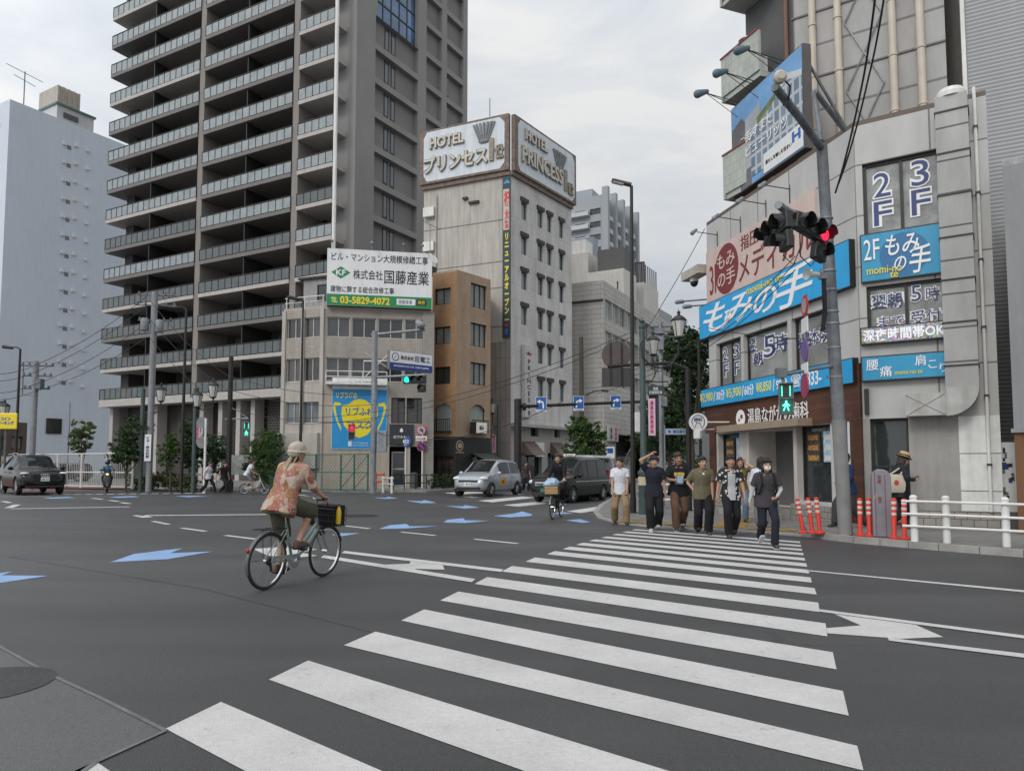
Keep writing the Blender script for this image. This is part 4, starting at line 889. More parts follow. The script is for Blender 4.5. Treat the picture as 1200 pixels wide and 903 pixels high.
flat(t,'logo',green_ink,FB,[(x0+wd*.04,z0+hh*.58),(x0+wd*.13,z0+hh*.47),(x0+wd*.22,z0+hh*.58),(x0+wd*.13,z0+hh*.69)],yf+.004);tx('KF',white_ink,.13,.58,.09,.1,off=.02)
flat(t,'search_box',white_plastic,FB,[(x0+wd*.66,z0+hh*.05),(x0+wd*.84,z0+hh*.05),(x0+wd*.84,z0+hh*.16),(x0+wd*.66,z0+hh*.16)],yf);tx('国藤産業',navy_ink,.745,.105,.13,.07);
flat(t,'search_button',black_ink,FB,[(x0+wd*.85,z0+hh*.05),(x0+wd*.95,z0+hh*.05),(x0+wd*.95,z0+hh*.16),(x0+wd*.85,z0+hh*.16)],yf);text('検索',yellow_ink,t,FB,x0+wd*.9,z0+hh*.105,wd*.07,hh*.07,yf-.01)
for k in range(4):
 tl=thing('billboard_lamp',['small lamp on top of the white roof billboard, first from its left end','small lamp on top of the white roof billboard, second from its left end','small lamp on top of the white roof billboard, third from its left end','small lamp on top of the white roof billboard, at its right end'][k],'lamp',FB @ Vector((x0+wd*(.05,.4,.63,.88)[k],-.4,z1)),0,'lamps on the white roof billboard')
 xx=x0+wd*(.05,.42,.72,.90)[k];bb=MB();bb.tube([(xx,-.2,z1),(xx,-.3,z1+.35),(xx,-.8,z1+.35)],.025,5);bb.build('arm',galv,tl,FB);bb=MB();bb.cap((xx,-.8,z1+.35),(xx,-1.0,z1+.28),.05,.09);bb.build('lamp_head',galv,tl,FB)
# blue poster
x0=fx(FB,388);x1=fx(FB,453);z0=fz(FB,420,526)[1];z1=fz(FB,420,443)[1]
poster_blue2=mat('poster_cyan',(.015,.27,.60),.5,var=.05);poster_yel=mat('poster_yellow',(.80,.66,.02),.5,var=.04)
t,yf=sign('wall_poster','large blue wall poster with a yellow face mask shape on the beige wall','poster',FB,x0,x1,z0,z1,white_plastic,white_metal,.06,.003)
wd=x1-x0;hh=z1-z0;U=lambda pts:[(x0+wd*u,z0+hh*v)for u,v in pts]
flat(t,'blue_field',poster_blue2,FB,U([(.005,.005),(.995,.005),(.995,.84),(.005,.84)]),yf+.006)
for sx_ in (-1,1):
 ring=[(.5+sx_*(.43+.0),0)]
 pts=[(.5+sx_*u,v)for u,v in ((.34,.64),(.45,.66),(.485,.60),(.46,.50),(.40,.36),(.33,.25),(.33,.31),(.39,.40),(.42,.50),(.44,.585),(.42,.605),(.34,.60))]
 bb=MB();k_=len(pts);vs_=[(x0+wd*u,yf,z0+hh*v)for u,v in pts]
 for i in range(5):bb.quad(vs_[i],vs_[i+1],vs_[k_-2-i],vs_[k_-1-i])
 bb.build('mask_loop',poster_yel,t,FB)
flat(t,'mask_shape',poster_yel,FB,U([(.36,.20),(.50,.155),(.64,.20),(.78,.33),(.83,.48),(.82,.61),(.70,.63),(.60,.69),(.50,.705),(.40,.69),(.30,.63),(.18,.61),(.17,.48),(.22,.33)]),yf+.002)
tx('リブラボの',ltyellow_ink,.26,.755,.38,.09,off=.04);tx('リブふわ',blue_ink,.50,.53,.50,.12,off=.02);tx('マスク',blue_ink,.50,.34,.46,.12,off=.02)
disk(t,'logo',mat('orange_logo',(.72,.16,.02),.5,var=0),FB,x0+wd*.31,z0+hh*.915,hh*.035,yf);tx('日本ヘルスケアラボ',black_ink,.62,.90,.46,.04,off=.02);tx('からだラボ会社',black_ink,.62,.945,.42,.025)
flat(t,'logo_square',white_plastic,FB,U([(.30,.04),(.36,.04),(.36,.11),(.30,.11)]),yf);tx('リブラボ株式会社',white_ink,.52,.085,.28,.022);tx('www.livlabo.jp',white_ink,.52,.05,.28,.022)
# dark shop sign under the office windows
t,yf=sign('shop_sign','dark square shop sign with small white lettering over the office doorway','sign',FB,fx(FB,456),fx(FB,484),fz(FB,470,521)[1],fz(FB,470,497)[1],mat('dark_sign_face',(.03,.035,.045),.5),alu_dark,.12,.002,None,.02)
xm_=fx(FB,470);zm_=fz(FB,470,512)[1];text('茶寮あおい',white_ink,t,FB,xm_,zm_,.95,.17,yf,.01);flat(t,'logo',white_ink,FB,[(xm_-.09,zm_+.3),(xm_+.09,zm_+.3),(xm_+.09,zm_+.45),(xm_,zm_+.55),(xm_-.09,zm_+.45)],yf)
# slanted projecting signboard in front of the office windows
SA=PY(452.5,HZ,39.6);SB=PY(503,HZ,41.4);FS,WS=face(SA,SB)
t,yf=sign('projecting_sign','white projecting signboard with blue lower band standing out over the shop','sign',FS,0,WS,(fz(FS,453,432)[1]+fz(FS,503,438)[1])/2,(fz(FS,453,409)[1]+fz(FS,503,418)[1])/2,white_plastic,sign_back,.25,0,None,.02)
z0=(fz(FS,453,432)[1]+fz(FS,503,438)[1])/2;z1=(fz(FS,453,409)[1]+fz(FS,503,418)[1])/2;hh=z1-z0
flat(t,'blue_band',mat('navy_band',(.02,.05,.25),.5,var=.05),FS,[(.02,z0+.02),(WS-.02,z0+.02),(WS-.02,z0+hh*.38),(.02,z0+hh*.38)],yf+.004)
text('株式会社',black_ink,t,FS,WS*.40,z0+hh*.68,WS*.3,hh*.22,yf,.012);text('荘電工',navy_ink,t,FS,WS*.76,z0+hh*.68,WS*.38,hh*.32,yf,.01);text('SHODENKO CO. LTD. TOKYO JAPAN',white_ink,t,FS,WS*.5,z0+hh*.2,WS*.82,hh*.11,yf,.015)
bb=MB();bb.lathe([(.17,0),(.17,.01),(.13,.01),(.13,0)],(0,0,0),24);
disk(t,'emblem_disc',navy_ink,FS,WS*.13,z0+hh*.68,hh*.22,yf);disk(t,'emblem_disc',white_plastic,FS,WS*.13,z0+hh*.68,hh*.17,yf-.003);flat(t,'emblem_mark',navy_ink,FS,[(WS*.13-.1,z0+hh*.62),(WS*.13-.05,z0+hh*.62),(WS*.13+.1,z0+hh*.76),(WS*.13+.05,z0+hh*.76)],yf-.006)
bb=MB();[bb.tube([(x_,.02,z0+hh*.5),(x_-1.2,1.2,z0+hh*.5)],.04,6)for x_ in (.4,WS-.3)];bb.tube([(-1.3,.1,z0-.5),(.3,.1,z0+hh)],.03,5);bb.tube([(-1.3,.1,z0+.8),(.1,.1,z0+.1)],.03,5);bb.build('bracket',white_metal,t,FS)

# ---------------------------------------------------------------- tan brick building
B=PY(534,HZ,44);zt=zat(534,318,44);A=P(507,322,zt);C_=P(575,330,zt);A.z=C_.z=B.z=0
FA,WA=face(A,B);FB,WB=face(B,C_)
tan=tilemat('tan_brick',(.46,.335,.24),(.41,.295,.20),(.28,.21,.155),.24,.08,.1,.75,var=.15,stain=.1)
tan2=tilemat('orange_tan_brick',(.40,.235,.125),(.35,.20,.105),(.2,.13,.08),.24,.08,.1,.75,var=.15,stain=.15)
t=thing('brick_building','narrow tan brick building with arched first floor windows beside the hotel','building',(B.x,B.y,0))
opsB=[(fx(FB,551),fx(FB,570),fz(FB,560,y1)[1],fz(FB,560,y0)[1])for y0,y1 in ((333,361),(379,406),(425,451))]
opsA=[(fx(FA,508),fx(FA,527),fz(FA,516,y1)[1],fz(FA,516,y0)[1])for y0,y1 in ((338,357),(383,403),(430,450))]
zsh=fz(FB,550,512)[1]
arcB=(fx(FB,550),fx(FB,569),zsh+.3,fz(FB,560,474)[1]);arcA=(fx(FA,509),fx(FA,529),zsh+.3,fz(FA,518,473)[1])
bb=MB();wall(bb,WB,zsh,zt,opsB+[arcB],.2);bb.build('wall',tan,t,FB)
bb=MB();wall(bb,WA,zsh,zt,opsA+[arcA],.2);bb.build('wall',tan2,t,FA)
bw=glassmat('brick_window_glass',(.035,.037,.036),(.28,.29,.28),.55)
for o_ in opsB:window(t,FB,o_,bw,alu_dark,.2,2,0,.06)
for o_ in opsA:window(t,FA,o_,bw,alu_dark,.2,1,0,.06)
for Fx,o_,mm in ((FB,arcB,tan),(FA,arcA,tan2)):
 window(t,Fx,o_,mat('curtain_green_grey',(.30,.33,.31),.3,var=.15,scale=3),alu_dark,.2,0,0,.03)
 a,c,d,e=o_;r_=(c-a)/2;cx_=(a+c)/2;bb=MB();n=10
 for s_ in (-1,1):
  for i in range(n):
   a0=math.pi/2*i/n;a1=math.pi/2*(i+1)/n;q0=(cx_+s_*r_*math.cos(a0),e-r_*.8+r_*.8*math.sin(a0));q1=(cx_+s_*r_*math.cos(a1),e-r_*.8+r_*.8*math.sin(a1))
   P4=[(q0[0],.004,q0[1]),(q1[0],.004,q1[1]),(q1[0],.004,e+.01),(q0[0],.004,e+.01)];bb.quad(*(P4 if s_<0 else P4[::-1]))
 bb.build('arch_spandrel',mm,t,Fx)
 bb=MB();bb.box(a,c,-.25,-.02,d,d+.05);bb.box(a,c,-.25,-.2,d+.75,d+.8);[bb.box(a+(c-a)*k/8-.012,a+(c-a)*k/8+.012,-.235,-.215,d+.05,d+.75)for k in range(9)];bb.build('balcony_rail',black_paint,t,Fx)
bshop=mat('black_shopfront',(.014,.013,.013),.5,var=.2)
bb=MB();wall(bb,WB,0,zsh,[(WB*.45,WB*.95,.2,zsh-1.1)],.5);bb.build('shopfront',bshop,t,FB)
bb=MB();wall(bb,WA,0,zsh,[(WA*.1,WA*.9,.6,zsh-1.2)],.3);bb.build('shopfront',bshop,t,FA)
shopg=mat('shop_interior_glass',(.06,.045,.035),.1,var=.9,scale=2.5,spec=.6)
window(t,FB,(WB*.45,WB*.95,.2,zsh-1.1),shopg,alu_dark,.5,2,0,.05,name='shop_window');window(t,FA,(WA*.1,WA*.9,.6,zsh-1.2),shopg,alu_dark,.3,2,0,.05,name='shop_window')
bb=MB();bb.quad((WB*.45,-.02,zsh-1.0),(WB*1.02,-.02,zsh-1.0),(WB*1.02,-1.2,zsh-1.45),(WB*.45,-1.2,zsh-1.45));bb.quad((WB*.45,-.02,zsh-1.05),(WB*.45,-1.2,zsh-1.5),(WB*1.02,-1.2,zsh-1.5),(WB*1.02,-.02,zsh-1.05));bb.build('awning',mat('dark_green_awning',(.035,.045,.04),.7),t,FB)
q1=Vector((A.x+1.5,A.y+6,0));q2=Vector((C_.x-.6,C_.y+6,0))
bb=MB();bb.prism([xy(A),xy(B),xy(C_),xy(q2),xy(q1)],zt,zt+.12);bb.build('roof',tan,t,Matrix())
for a_,c_ in ((C_,q2),(q2,q1),(q1,A)):
 Fs,Ws=face(a_,c_);bb=MB();wall(bb,Ws,0,zt,[]);bb.build('side_wall',tan,t,Fs)
TR=(FB,WB,zsh,zt,B)
t,yf=sign('lantern_sign','white square lantern sign with brushed black lettering over the black restaurant front','sign',FB,fx(FB,548),fx(FB,561),fz(FB,555,508)[1],fz(FB,555,495)[1],mat('lantern_white',(.72,.70,.64),.5,emit=.12,var=.05),black_paint,.5,.2,None,.02)
text('成み',black_ink,t,FB,fx(FB,554.5),fz(FB,554.5,501.5)[1],.42,.30,yf,.03)
t=thing('shop_emblem','round pale emblem with lettering on the black restaurant front','sign',FB @ Vector((fx(FB,538),-.02,zsh-1.2)))
disk(t,'emblem_ring',mat('gold_ring',(.45,.38,.27),.5,var=0),FB,fx(FB,538.5),fz(FB,538,522)[1],.33,-.01);disk(t,'emblem_field',bshop,FB,fx(FB,538.5),fz(FB,538,522)[1],.27,-.014);text('串',mat('gold_ring',(0,0,0)),t,FB,fx(FB,538.5),fz(FB,538,522)[1],.36,.36,-.02,.03);text('炭火串焼 酒場',mat('gold_ring',(0,0,0)),t,FB,fx(FB,538.5),fz(FB,538,530)[1],.75,.1,-.02)

# ---------------------------------------------------------------- hotel
B=PY(598.5,HZ,50);zt=zat(598.5,206,50);A=P(497,224,zt);C_=P(669.5,246,zt);A.z=C_.z=B.z=0
FA,WA=face(A,B);FB,WB=face(B,C_)
ht_l=mat('hotel_render',(.47,.445,.41),.8,var=.08,scale=.5,stain=.28)
ht_r=tilemat('hotel_panel',(.60,.585,.565),(.58,.565,.55),(.43,.42,.41),3.2,1.2,.012,.75,off=0,var=.12,stain=.2)
t=thing('hotel','pale grey hotel block with rows of small windows, seen from its corner','building',(B.x,B.y,0));HO=t
ops=[]
rows=[(234,258),(276,298),(318,340),(335,338)]
colpx=((611,618),(630.5,637),(642,647.5),(656.5,661.5))
ztop1=fz(FB,614.5,237)[1];ztop2=fz(FB,614.5,277.5)[1];fh=ztop1-ztop2;wh=fz(FB,614.5,237)[1]-fz(FB,614.5,258)[1]
for f in range(6):
 for k,(a,c)in enumerate(colpx):
  if k==0 and f==4:pass
  if k==0 and f>=4:continue
  ops.append((fx(FB,a),fx(FB,c),ztop1-f*fh-wh,ztop1-f*fh))
zlow=fz(FB,630,498)[1]
low=[(fx(FB,622),fx(FB,631),fz(FB,626,511)[1],zlow-.1),(fx(FB,650),fx(FB,656),fz(FB,626,511)[1],zlow-.1)]
ents=[(fx(FB,610),fx(FB,635),.15,fz(FB,622,530)[1]),(fx(FB,642),fx(FB,662),.15,fz(FB,622,530)[1])]
bb=MB();wall(bb,WB,zlow,zt,ops,.2);bb.build('wall',ht_r,t,FB)
bb=MB();wall(bb,WB,0,zlow,low+ents,.35);bb.build('lower_wall',mat('hotel_lower',(.38,.37,.355),.7,var=.08,stain=.2),t,FB)
hg=glassmat('hotel_window_glass_sky',(.20,.23,.26),(.34,.37,.39),.55)  # pale bluish pane colours stand in for the sky reflected in the glass
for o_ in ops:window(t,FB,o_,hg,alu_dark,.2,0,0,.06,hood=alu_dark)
for o_ in low:window(t,FB,o_,glass_dark,alu_dark,.35,1,0,.05)
for o_ in ents:window(t,FB,o_,glass_dark,alu_dark,.35,1,0,.06,name='shop_window')
bb=MB();bb.box(-.05,WB,-.8,-.003,zlow-.25,zlow-.05);bb.build('canopy_ledge',mat('hotel_lower',(0,0,0)),t,FB)
for a,c in ((612,627),(645,658)):
 x0,x1=fx(FB,a),fx(FB,c);z_=fz(FB,622,517)[1];bb=MB();bb.loft([[(x0,-.004,z_),(x0,-1.0,z_-1.0),(x0,-.004,z_-1.0)],[(x1,-.004,z_),(x1,-1.0,z_-1.0),(x1,-.004,z_-1.0)]]);bb.build('awning',mat('brown_awning',(.14,.105,.085),.7),t,FB)
 bb=MB();bb.box(fx(FB,a+14),fx(FB,a+24),-.15,-.004,z_-1.1,z_-.05);bb.build('canopy_board',white_metal,t,FB)
bb=MB();wall(bb,WA,0,zt,[]);bb.build('wall',ht_l,t,FA)
for pyj in (262,310,340,385):
 z_=fz(FA,560,pyj)[1];bb=MB();bb.box(0,WA-.3,-.02,-.003,z_,z_+.05);bb.build('joint_line',mat('joint_grey',(.15,.15,.145),.7),t,FA)
bb=MB();x_=fx(FA,510);bb.tube([(x_,-.12,8),(x_,-.12,zt-.5)],.06,6);bb.build('drain_pipe',ht_l,t,FA)
for i,py_ in enumerate((250,290)):
 x_=fx(FA,503);z_=fz(FA,503,py_)[1];bb=MB();bb.box(x_-.5,x_+.4,-.35,-.004,z_-.35,z_+.35);bb.build('air_conditioner',white_metal,t,FA)
bb=MB();[bb.box(x_-.2,x_+.2,-.2,-.004,z_-.08,z_+.08)for x_,z_ in (fz(FA,553,238),fz(FA,559,237),fz(FA,546,233))];bb.build('vent',alu_dark,t,FA)
bb=MB();x_=fx(FA,596);bb.box(WA-1.6,WA+.02,-.12,-.003,0,zat(598.5,400,50));bb.build('corner_panel',tilemat('hotel_ribbed',(.33,.31,.285),(.31,.29,.27),(.2,.19,.18),.4,3,.06,.75,off=0,stain=.15),t,FA)
q2=C_+(A-B)
bb=MB();bb.prism([xy(A),xy(B),xy(C_),xy(q2)],zt,zt+.2);bb.build('roof',ht_l,t,Matrix())
for a_,c_ in ((C_,q2),(q2,A)):
 Fs,Ws=face(a_,c_);bb=MB();wall(bb,Ws,0,zt,[]);bb.build('back_wall',ht_l,t,Fs)
# roof sign: two boards meeting at the corner
rust=mat('rusty_sign_frame',(.20,.155,.13),.8,var=.35,scale=3,stain=.2)
signw=mat('aged_white_board',(.60,.65,.70),.5,var=.06,scale=1.5,stain=.14)
letterm=mat('faded_bronze_letter',(.26,.225,.17),.6,var=.3,scale=4);letter_hl=mat('pale_letter_face',(.55,.53,.48),.5,var=.15)
zs0=zt+.35;zs1=zat(600,135,50)
t=thing('hotel_roof_sign','two sided white hotel sign with bronze letters and crowns along the roof corner','sign',(B.x,B.y,zt))
off_=.35
for Fx,Wx in ((FA,WA),(FB,WB)):
 z0,z1=zs0,zs1
 bb=MB();bb.box(-.2 if Fx is FA else .0,Wx+(.0 if Fx is FA else .2),-off_,-off_+.3,z0,z1);bb.build('board_frame',rust,t,Fx)
 bb=MB();c_=.45;e_=.16;y_=-off_-.012;x0,x1=(.0,Wx-.25)if Fx is FA else (.25,Wx)
 pts=[(x0+c_,z0+e_),(x1-c_,z0+e_),(x1-e_*.5,z0+e_+c_),(x1-e_*.5,z1-e_-c_),(x1-c_,z1-e_),(x0+c_,z1-e_),(x0+e_,z1-e_-c_),(x0+e_,z0+e_+c_)]
 bb.add([(x,y_,z)for x,z in pts],[tuple(range(8))]);bb.build('board',signw,t,Fx)
 bb=MB();bb.box(-.1,Wx,-.2,.0,zt+.02,zs0-.004);bb.build('support_beam',rust,t,Fx)
def crown(Fx,px,py,w_,h_,y):
 x,z=fz(Fx,px,py);bb=MB();n=7
 for i in range(n):
  a=-.9+1.8*i/(n-1);tip=(x+math.sin(a)*w_*.62,z+h_*.5*math.cos(a*.5));b0=x+(i-(n-1)/2)*w_*.075
  bb.prism([(b0-w_*.035,0),(b0+w_*.035,0),(tip[0]+w_*.05,1),(tip[0]-w_*.05,1)],0,0)if False else bb.loft([[(b0-w_*.03,y,z-h_*.35),(b0+w_*.03,y,z-h_*.35),(b0+w_*.03,y-.08,z-h_*.35),(b0-w_*.03,y-.08,z-h_*.35)],[(tip[0]-w_*.05,y,tip[1]),(tip[0]+w_*.05,y,tip[1]),(tip[0]+w_*.05,y-.08,tip[1]),(tip[0]-w_*.05,y-.08,tip[1])]])
 bb.ell((x,y-.03,z-h_*.42),w_*.27,.07,h_*.12,seg=10);bb.build('crown_emblem',mat('grey_crown',(.17,.18,.19),.6,var=.2),t,Fx)
yl=-off_-.03
def hsign(s_,Fx,pl,pr,dy,hgt,wgt=.02,slant=0):
 """letters stand 12 cm proud of the board: bronze sides, paler face"""
 x0,z0_=fz(Fx,*pl);x1,z1_=fz(Fx,*pr);z_=(z0_+z1_)/2
 text(s_,letterm,t,Fx,(x0+x1)/2,z_,x1-x0,hgt,yl-.06,wgt+.035,.06);text(s_,letter_hl,t,Fx,(x0+x1)/2,z_,(x1-x0)*.985,hgt*.93,yl-.13,wgt-.012,.006)
hs_=zs1-zs0
hsign('HOTEL',FA,(507,171),(547,164),0,hs_*.21,.03)
hsign('プリンセス',FA,(500,198),(575,183),0,hs_*.32,.03);x_,z_=fz(FA,579,178);text('I',letterm,t,FA,x_,z_,None,hs_*.40,yl-.06,.03,.06);x_,z_=fz(FA,588,180);text('世',letterm,t,FA,x_,z_,.72,hs_*.24,yl-.06,.05,.06)
crown(FA,570,158,1.7,hs_*.36,yl)
hsign('HOTEL',FB,(610,157),(636,177),0,hs_*.21,.03);hsign('PRINCESS',FB,(606,178),(654,213),0,hs_*.30,.02);x_,z_=fz(FB,657.5,213);text('I',letterm,t,FB,x_,z_,.35,hs_*.40,yl-.06,.03,.06);x_,z_=fz(FB,663,223);text('世',letterm,t,FB,x_,z_,.9,hs_*.22,yl-.06,.05,.06)
crown(FB,651,190,1.9,hs_*.34,yl)
bb=MB();bb.tube([(2.2,1,zt+.2),(2.2,1,zs1+2.2)],.04,5);bb.build('lightning_rod',galv,t,FA @ Matrix.Translation((fx(FA,566)-2.2,0,0)))
# vertical banner on the corner
bn_dark=mat('banner_dark',(.025,.05,.06),.6,var=.1)
x0=fx(FA,592);x1=WA+.05;z1=zat(598.5,206,50)-.1;z0=zat(598.5,396,50)
t,yf=sign('vertical_banner','tall dark banner with red and yellow vertical lettering down the hotel corner','banner',FA,x0-.1,x1,z0,z1,bn_dark,bn_dark,.12,.14,None,.0)
wd=x1-x0+.1;hh=z1-z0;xm_=x0-.05+wd/2
flat(t,'banner_panel',mat('banner_cream',(.50,.46,.40),.6),FA,[(x0-.05,z1-hh*.335),(x1-.05,z1-hh*.335),(x1-.05,z1-hh*.08),(x0-.05,z1-hh*.08)],yf+.004)
text('祝',red_ink,t,FA,xm_,z1-hh*.14,wd*.78,hh*.10,yf,.04)
text('全室',red_ink,t,FA,xm_,z1-hh*.265,wd*.6,hh*.12,yf,.04,vert=True)
text('リニューアルオープン',yellow_ink,t,FA,xm_,z1-hh*.605,wd*.62,hh*.50,yf,.045,vert=True)
flat(t,'banner_logo',blue_ink,FA,[(x0+.1,z0+hh*.02),(x1-.15,z0+hh*.02),(x1-.15,z0+hh*.055),(x0+.1,z0+hh*.055)],yf);flat(t,'banner_logo',red_ink,FA,[(x0+.1,z0+hh*.07),(x1-.15,z0+hh*.07),(x1-.15,z0+hh*.085),(x0+.1,z0+hh*.085)],yf);text('客室全面改装',ltyellow_ink,t,FA,xm_,z0+hh*.11,wd*.6,hh*.012,yf,.02)
flat(t,'banner_emblem',teal_face,FA,[(xm_-.3,z1-hh*.045),(xm_,z1-hh*.02),(xm_+.3,z1-hh*.045)],yf)
# vertical PRINCESS sign
x0=fx(FB,610.5);x1=fx(FB,620);z1=fz(FB,615,405)[1];z0=fz(FB,615,489)[1]
t,yf=sign('vertical_sign','pale vertical hotel sign with a small crown and dark letters down the right face','sign',FB,x0,x1,z0,z1,mat('pale_mauve_face',(.50,.47,.49),.5,stain=.1),alu_white,.3,.05,None,.06)
hh=z1-z0;text('PRINCESS',black_ink,t,FB,(x0+x1)/2,z0+hh*.46,(x1-x0)*.42,hh*.68,yf,.02,vert=True);text('I',black_ink,t,FB,(x0+x1)/2,z0+hh*.06,.2,hh*.06,yf,.03);flat(t,'crown_emblem',maroon_ink,FB,[((x0+x1)/2+u*.4,z0+hh*(.86+v*.05))for u,v in ((-.6,0),(.6,0),(.9,1),(.45,.5),(0,1.2),(-.45,.5),(-.9,1))],yf)
# rooftop aerial on the brick building against the hotel wall
FBt,WBt,zsh,ztan,Bt=TR
t=thing('rooftop_aerial','thin television aerial mast with a small white dish on the brick building roof','aerial',FBt @ Vector((-.5,2,ztan)))
bb=MB();Mx=FBt @ Matrix.Translation((fx(FBt,529)-0,2,0));bb.tube([(0,0,ztan+.12),(0,0,ztan+3.4)],.03,6);bb.build('mast',galv,t,Mx);bb=MB();bb.tube([(-.8,0,ztan+3.4),(.9,0,ztan+3.2)],.018,5);[bb.tube([(x_,-.25,ztan+3.33-x_*.1),(x_,.25,ztan+3.33-x_*.1)],.012,4)for x_ in (-.7,-.3,.1,.5,.8)];bb.build('antenna',galv,t,Mx)
bb=MB();bb.lathe([(0,0),(.2,.03),(.3,.1)],(0,0,0),16,0,Matrix.Translation((.1,-.2,ztan+1.0))@ Matrix.Rotation(R(70),4,'X'));bb.build('dish',white_metal,t,Mx)
for i,x_ in enumerate((-.6,.45)):
 bb=MB();bb.box(-.3,.3,-.15,.15,0,.6+.3*(1-i));o=bb.build('roof_unit',[galv_dark,black_paint][i],None,Mx @ Matrix.Translation((x_,.3,ztan+.122)),bev=.02);tag(o,['taller grey box unit left of the aerial on the brick roof','low black box unit right of the aerial on the brick roof'][i],'roof unit')

# ---------------------------------------------------------------- grey tiled building right of the hotel
B=PY(708.5,HZ,60);zt=zat(708.5,330,60);A=P(671,334,zt);C_=P(790,384,zt);A.z=C_.z=B.z=0
A=B+(A-B)*1.25
FA,WA=face(A,B);FB,WB=face(B,C_)
gt=tilemat('grey_banded_tile',(.50,.48,.45),(.47,.45,.425),(.30,.29,.27),1.6,.42,.06,.7,var=.1,stain=.12)
t=thing('tiled_building','grey banded office building with ribbon windows right of the hotel','building',(B.x,B.y,0))
rw=[]
for y0,y1 in ((356,378),(392,416),(434,452)):rw.append((fz(FB,720,y1)[1],fz(FB,720,y0)[1]))
ops=[]
nW=12;xs_=[.4+(WB-.8)*k/nW for k in range(nW+1)]
for z0,z1 in rw:ops+=[(xs_[k]+.05,xs_[k+1]-.05,z0,z1)for k in range(nW)]
ent=(fx(FB,722),fx(FB,760),.2,fz(FB,735,510)[1])
bb=MB();wall(bb,WB,0,zt,ops+[ent],.22);bb.build('wall',gt,t,FB)
for o_ in ops:window(t,FB,o_,glassmat('ribbon_glass',(.10,.11,.115),(.40,.41,.40),.35,.1),alu_white,.22,1,0,.06)
a,c,d,e=ent;bb=MB();bb.quad((a,2.5,d),(c,2.5,d),(c,2.5,e),(a,2.5,e));bb.build('entrance_recess',mat('dark_interior',(0,0,0)),t,FB)
bb=MB();[bb.box(a+.3+k*.35,a+.65+k*.35,-.2,2.4,0,.3+.22*k)for k in range(10)];bb.build('stair',kerbm,t,FB)
bb=MB();bb.tube([(a+.3,-.25,1.1),(a+3.8,-.25,3.3)],.05,6);bb.tube([(a+.3,-.25,.7),(a+3.8,-.25,2.9)],.04,6);bb.build('stair_rail',galv,t,FB)
bb=MB();wall(bb,WA,0,zt,[]);bb.build('wall',gt,t,FA)
bb=MB();z_=fz(FA,690,352)[1];bb.box(0,WA,-.12,-.003,z_-.15,z_);bb.build('shadow_band',alu_dark,t,FA)
q2=C_+(A-B);bb=MB();bb.prism([xy(A),xy(B),xy(C_),xy(q2)],zt,zt+.15);bb.build('roof',gt,t,Matrix())
for a_,c_ in ((C_,q2),(q2,A)):
 Fs,Ws=face(a_,c_);bb=MB();wall(bb,Ws,0,zt,[]);bb.build('back_wall',gt,t,Fs)
t,yf=sign('entrance_sign','pale sign board with red vertical lettering beside the grey building stairs','sign',FB,fx(FB,711),fx(FB,722.5),fz(FB,716,517)[1],fz(FB,716,499)[1],mat('pale_mauve_face',(0,0,0)),alu_white,.15,.05,None,.03)
text('高橋\n歯科\n医院',red_ink,t,FB,fx(FB,719.5),fz(FB,716,508)[1],.42,1.1,yf,.01);text('整骨\n内科',black_ink,t,FB,fx(FB,714),fz(FB,716,508)[1],.42,1.0,yf,.01)

# ---------------------------------------------------------------- buildings further back
def block(name,label,px0,pxc,px1,Y,py,m,depth0=None,wins=None,glassm=None,frm=None,col=None):
 """a far block seen from its corner at photo column pxc"""
 B=PY(pxc,HZ,Y);zt=zat(pxc,py,Y);B.z=0
 A=along(B,Vector((-.883,.47,0)).normalized(),px0);C_=along(B,Vector((.5,.866,0)),px1)
 FA,WA=face(A,B);FB,WB=face(B,C_);t=thing(name,label,'building',(B.x,B.y,0))
 for Fx,Wx,k in ((FA,WA,0),(FB,WB,1)):
  ops=[]
  if wins and wins[k]:
   nx,nz,ww,wh,ztop,dz=wins[k]
   for i in range(nx):
    for j in range(nz):
     cx=Wx*(i+.5)/nx;z1=zt-ztop-j*dz
     if z1-wh>0:ops.append((cx-Wx*ww/nx/2,cx+Wx*ww/nx/2,z1-wh,z1))
  bb=MB();wall(bb,Wx,0,zt,ops,.3);bb.build('wall',m if k==0 or not col else col,t,Fx)
  for o_ in ops:window(t,Fx,o_,glassm or glass,frm or alu_dark,.3,1,0,.08)
 q2=C_+(A-B);bb=MB();bb.prism([xy(A),xy(B),xy(C_),xy(q2)],zt,zt+.3);bb.build('roof',m,t,Matrix())
 for a_,c_ in ((C_,q2),(q2,A)):
  Fs,Ws=face(a_,c_);bb=MB();wall(bb,Ws,0,zt,[]);bb.build('back_wall',m,t,Fs)
 return t,FA,WA,FB,WB,zt
whitew=mat('white_rendered_wall',(.60,.58,.54),.75,var=.08,scale=.2,stain=.2)
bluegrey=mat('blue_grey_wall',(.30,.34,.39),.7,var=.06,scale=.2,stain=.1)
lightblue=mat('pale_blue_grey_wall',(.59,.65,.73),.75,var=.04,scale=.15,stain=.05)
